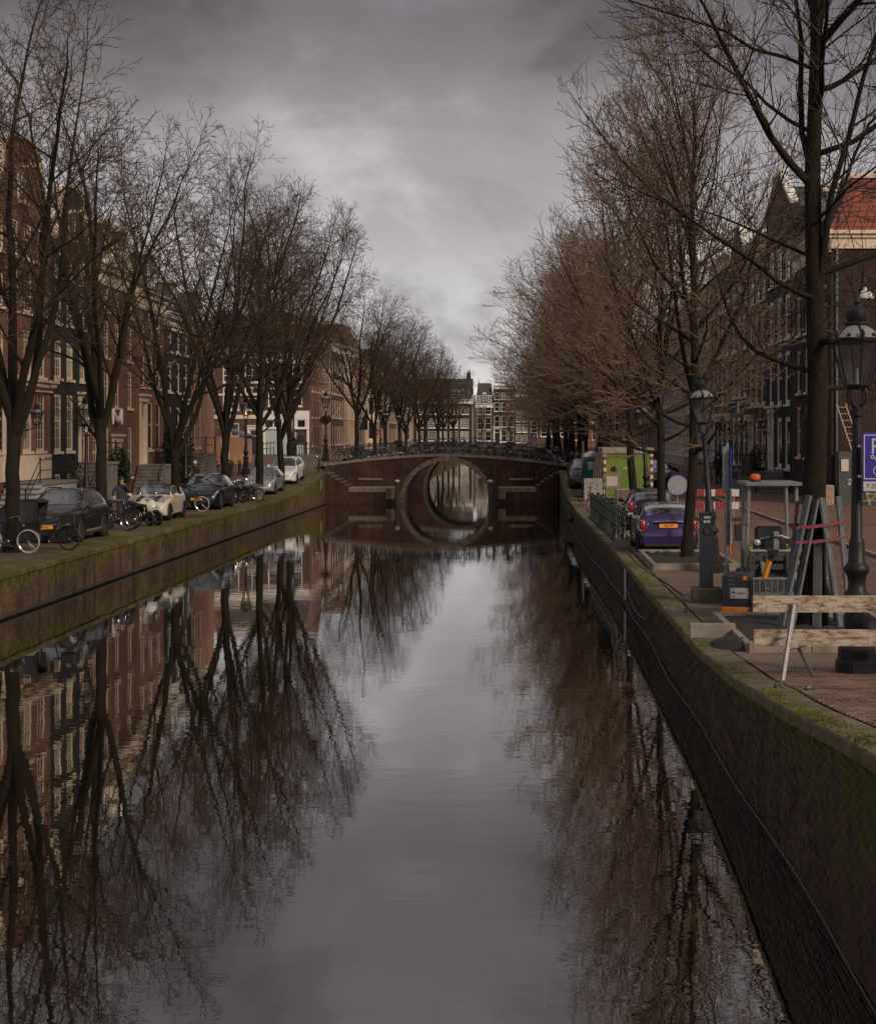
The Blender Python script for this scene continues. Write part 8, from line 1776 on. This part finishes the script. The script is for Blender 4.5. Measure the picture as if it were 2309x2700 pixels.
lw = MB().box(0, 3.2, 0, 0.4, 0, 0.95).build('low_brick_wall', BR_RED, None, False, (-20.6, 165.5, zL(165))); tag(lw, 'low brick garden wall right of the mint door' .replace('right of', 'beside'), 'wall')
sh_ = thing('garden_shed', 'small brick lean-to with slate roof at the orange house', 'shed', (-20.9, 108.6, zL(109)))
MB().box(0, 1.9, 0, 3.0, 0, 1.9).build('wall', BR_ORANGE, sh_); MB().prism([(-0.1, 2.5), (2.1, 1.902), (2.1, 2.0), (-0.1, 2.6)], -0.15, 3.15).build('roof', LEAD, sh_); MB().box(0.3, 0.9, -0.03, -0.003, 0.1, 1.7).build('door', CREAM, sh_); MB().box(1.901, 1.93, 0.6, 1.1, 0.4, 1.6).build('shutter', DARKWOOD, sh_)

# ------------------------------------------------------------------ shrubs and moss
def leaf_clump(name, label, loc, size, n, m, seed, leaf=0.07, stems=True, cat='shrub'):
    rr = np.random.RandomState(seed); t = thing(name, label, cat, loc)
    P = rr.normal(size=(n, 3)); P /= np.linalg.norm(P, axis=1, keepdims=True); P *= (rr.rand(n, 1)**0.4)
    k = rr.normal(size=(9, 3)); bump = np.ones(n)
    for q in k: bump += 0.22*np.maximum(0, P @ (q/np.linalg.norm(q)))**3*rr.choice((-1, 1))
    P *= bump[:, None]; P = P*np.array(size)/2 + np.array([0, 0, size[2]/2])
    U = rr.normal(size=(n, 3)); U /= np.linalg.norm(U, axis=1, keepdims=True); W = rr.normal(size=(n, 3)); W -= U*(U*W).sum(1, keepdims=True); W /= np.linalg.norm(W, axis=1, keepdims=True)
    s = leaf*(0.6+0.8*rr.rand(n, 1)); V = np.concatenate([P-U*s, P+W*s*0.55, P+U*s, P-W*s*0.55], 1).reshape(-1, 3)
    mb = MB(); mb.v = [tuple(v) for v in V.tolist()]; mb.f = [(4*i, 4*i+1, 4*i+2, 4*i+3) for i in range(n)]; mb.m = [0]*n
    mb.build('foliage', m, t)
    st_ = MB()
    for i in range(7): a = i*0.9; st_.tube([(0.06*math.cos(a), 0.06*math.sin(a), 0), (size[0]*0.2*math.cos(a), size[1]*0.2*math.sin(a), size[2]*0.45), (size[0]*0.33*math.cos(a+0.4), size[1]*0.33*math.sin(a+0.4), size[2]*0.8)], [0.03, 0.02, 0.008], 5)
    st_.build('stem', BARK_L, t); return t
LEAF = island_mat('dark_ivy_leaf', [(0.0, (0.010, 0.018, 0.008)), (0.6, (0.022, 0.036, 0.014)), (1.0, (0.045, 0.055, 0.022))], 0.5)
LEAFB = island_mat('bramble_leaf', [(0.0, (0.03, 0.03, 0.015)), (0.6, (0.06, 0.05, 0.022)), (1.0, (0.10, 0.075, 0.03))], 0.6)
leaf_clump('ivy_shrub', 'dark ivy shrub at the long stoop beside the elm', (-20.1, 79.3, 1.1), (1.2, 1.8, 3.0), 2200, LEAF, 1)
leaf_clump('ivy_shrub', 'tall ivy shrub climbing at the warm red house stoop', (-20.0, 90.6, 1.15), (1.3, 2.2, 4.2), 2800, LEAF, 2)
leaf_clump('ivy_shrub', 'dark evergreen shrub beside the stair of the narrow black house', (-19.9, 93.4, 1.4), (1.3, 1.8, 3.3), 2200, LEAF, 3)
leaf_clump('climbing_shrub', 'brownish leafy climber before the black house cellar window', (-20.3, 71.7, 1.1), (0.9, 1.6, 1.9), 1100, LEAFB, 4)
leaf_clump('potted_shrub', 'green shrub in a dark tub by the stoops', (12.2, 97.5, zR(97)+0.09), (1.0, 1.2, 1.5), 1200, LEAF, 5)
leaf_clump('potted_shrub', 'wiry leafy shrub on the stoop of the navy house', (12.9, 88.5, 1.5), (1.0, 1.8, 2.4), 1100, LEAFB, 6, 0.06)
leaf_clump('planter_shrub', 'yellow green plant hanging at the bridge corner lamp', (-14.0, 113.0, zL(113)+2.6), (0.9, 0.9, 0.7), 600, LEAFB, 7, 0.06)
MOSSM = island_mat('bright_moss', [(0.0, (0.035, 0.038, 0.005)), (0.5, (0.075, 0.078, 0.008)), (1.0, (0.12, 0.118, 0.014))], 0.9)
def moss(n, xf, y0, y1, zf, seed, wx):
    rr = np.random.RandomState(seed); cl = rr.rand(26)*(y1-y0)+y0; mb = MB()
    for i in range(n):
        c = cl[rr.randint(26)]; y_ = c+rr.normal()*0.5
        if not y0 < y_ < y1: continue
        x_ = xf(y_)+rr.rand()*wx*(0.4+0.6*rr.rand()); z_ = zf(y_)+0.012; s = 0.008+0.016*rr.rand(); h = 0.004+0.010*rr.rand(); a = rr.rand()*6.28
        p = [(x_+s*math.cos(a+q), y_+s*math.sin(a+q), z_-0.01) for q in (0, 1.57, 3.14, 4.71)]; mb.add(p+[(x_+rr.normal()*0.005, y_, z_+h)], [(0, 1, 4), (1, 2, 4), (2, 3, 4), (3, 0, 4)])
    return mb
tag(moss(13000, lambda y_: XL-1.35, 40, 101, zL, 1, 1.2).build('moss', MOSSM), 'bright green moss tufts along the mossy quay edge', 'moss', kind='stuff')
tag(moss(6000, lambda y_: xR(y_)-0.02, 12, 60, zR, 2, 0.34).build('moss', MOSSM), 'green moss tufts along the edge of the dark quay', 'moss', kind='stuff')
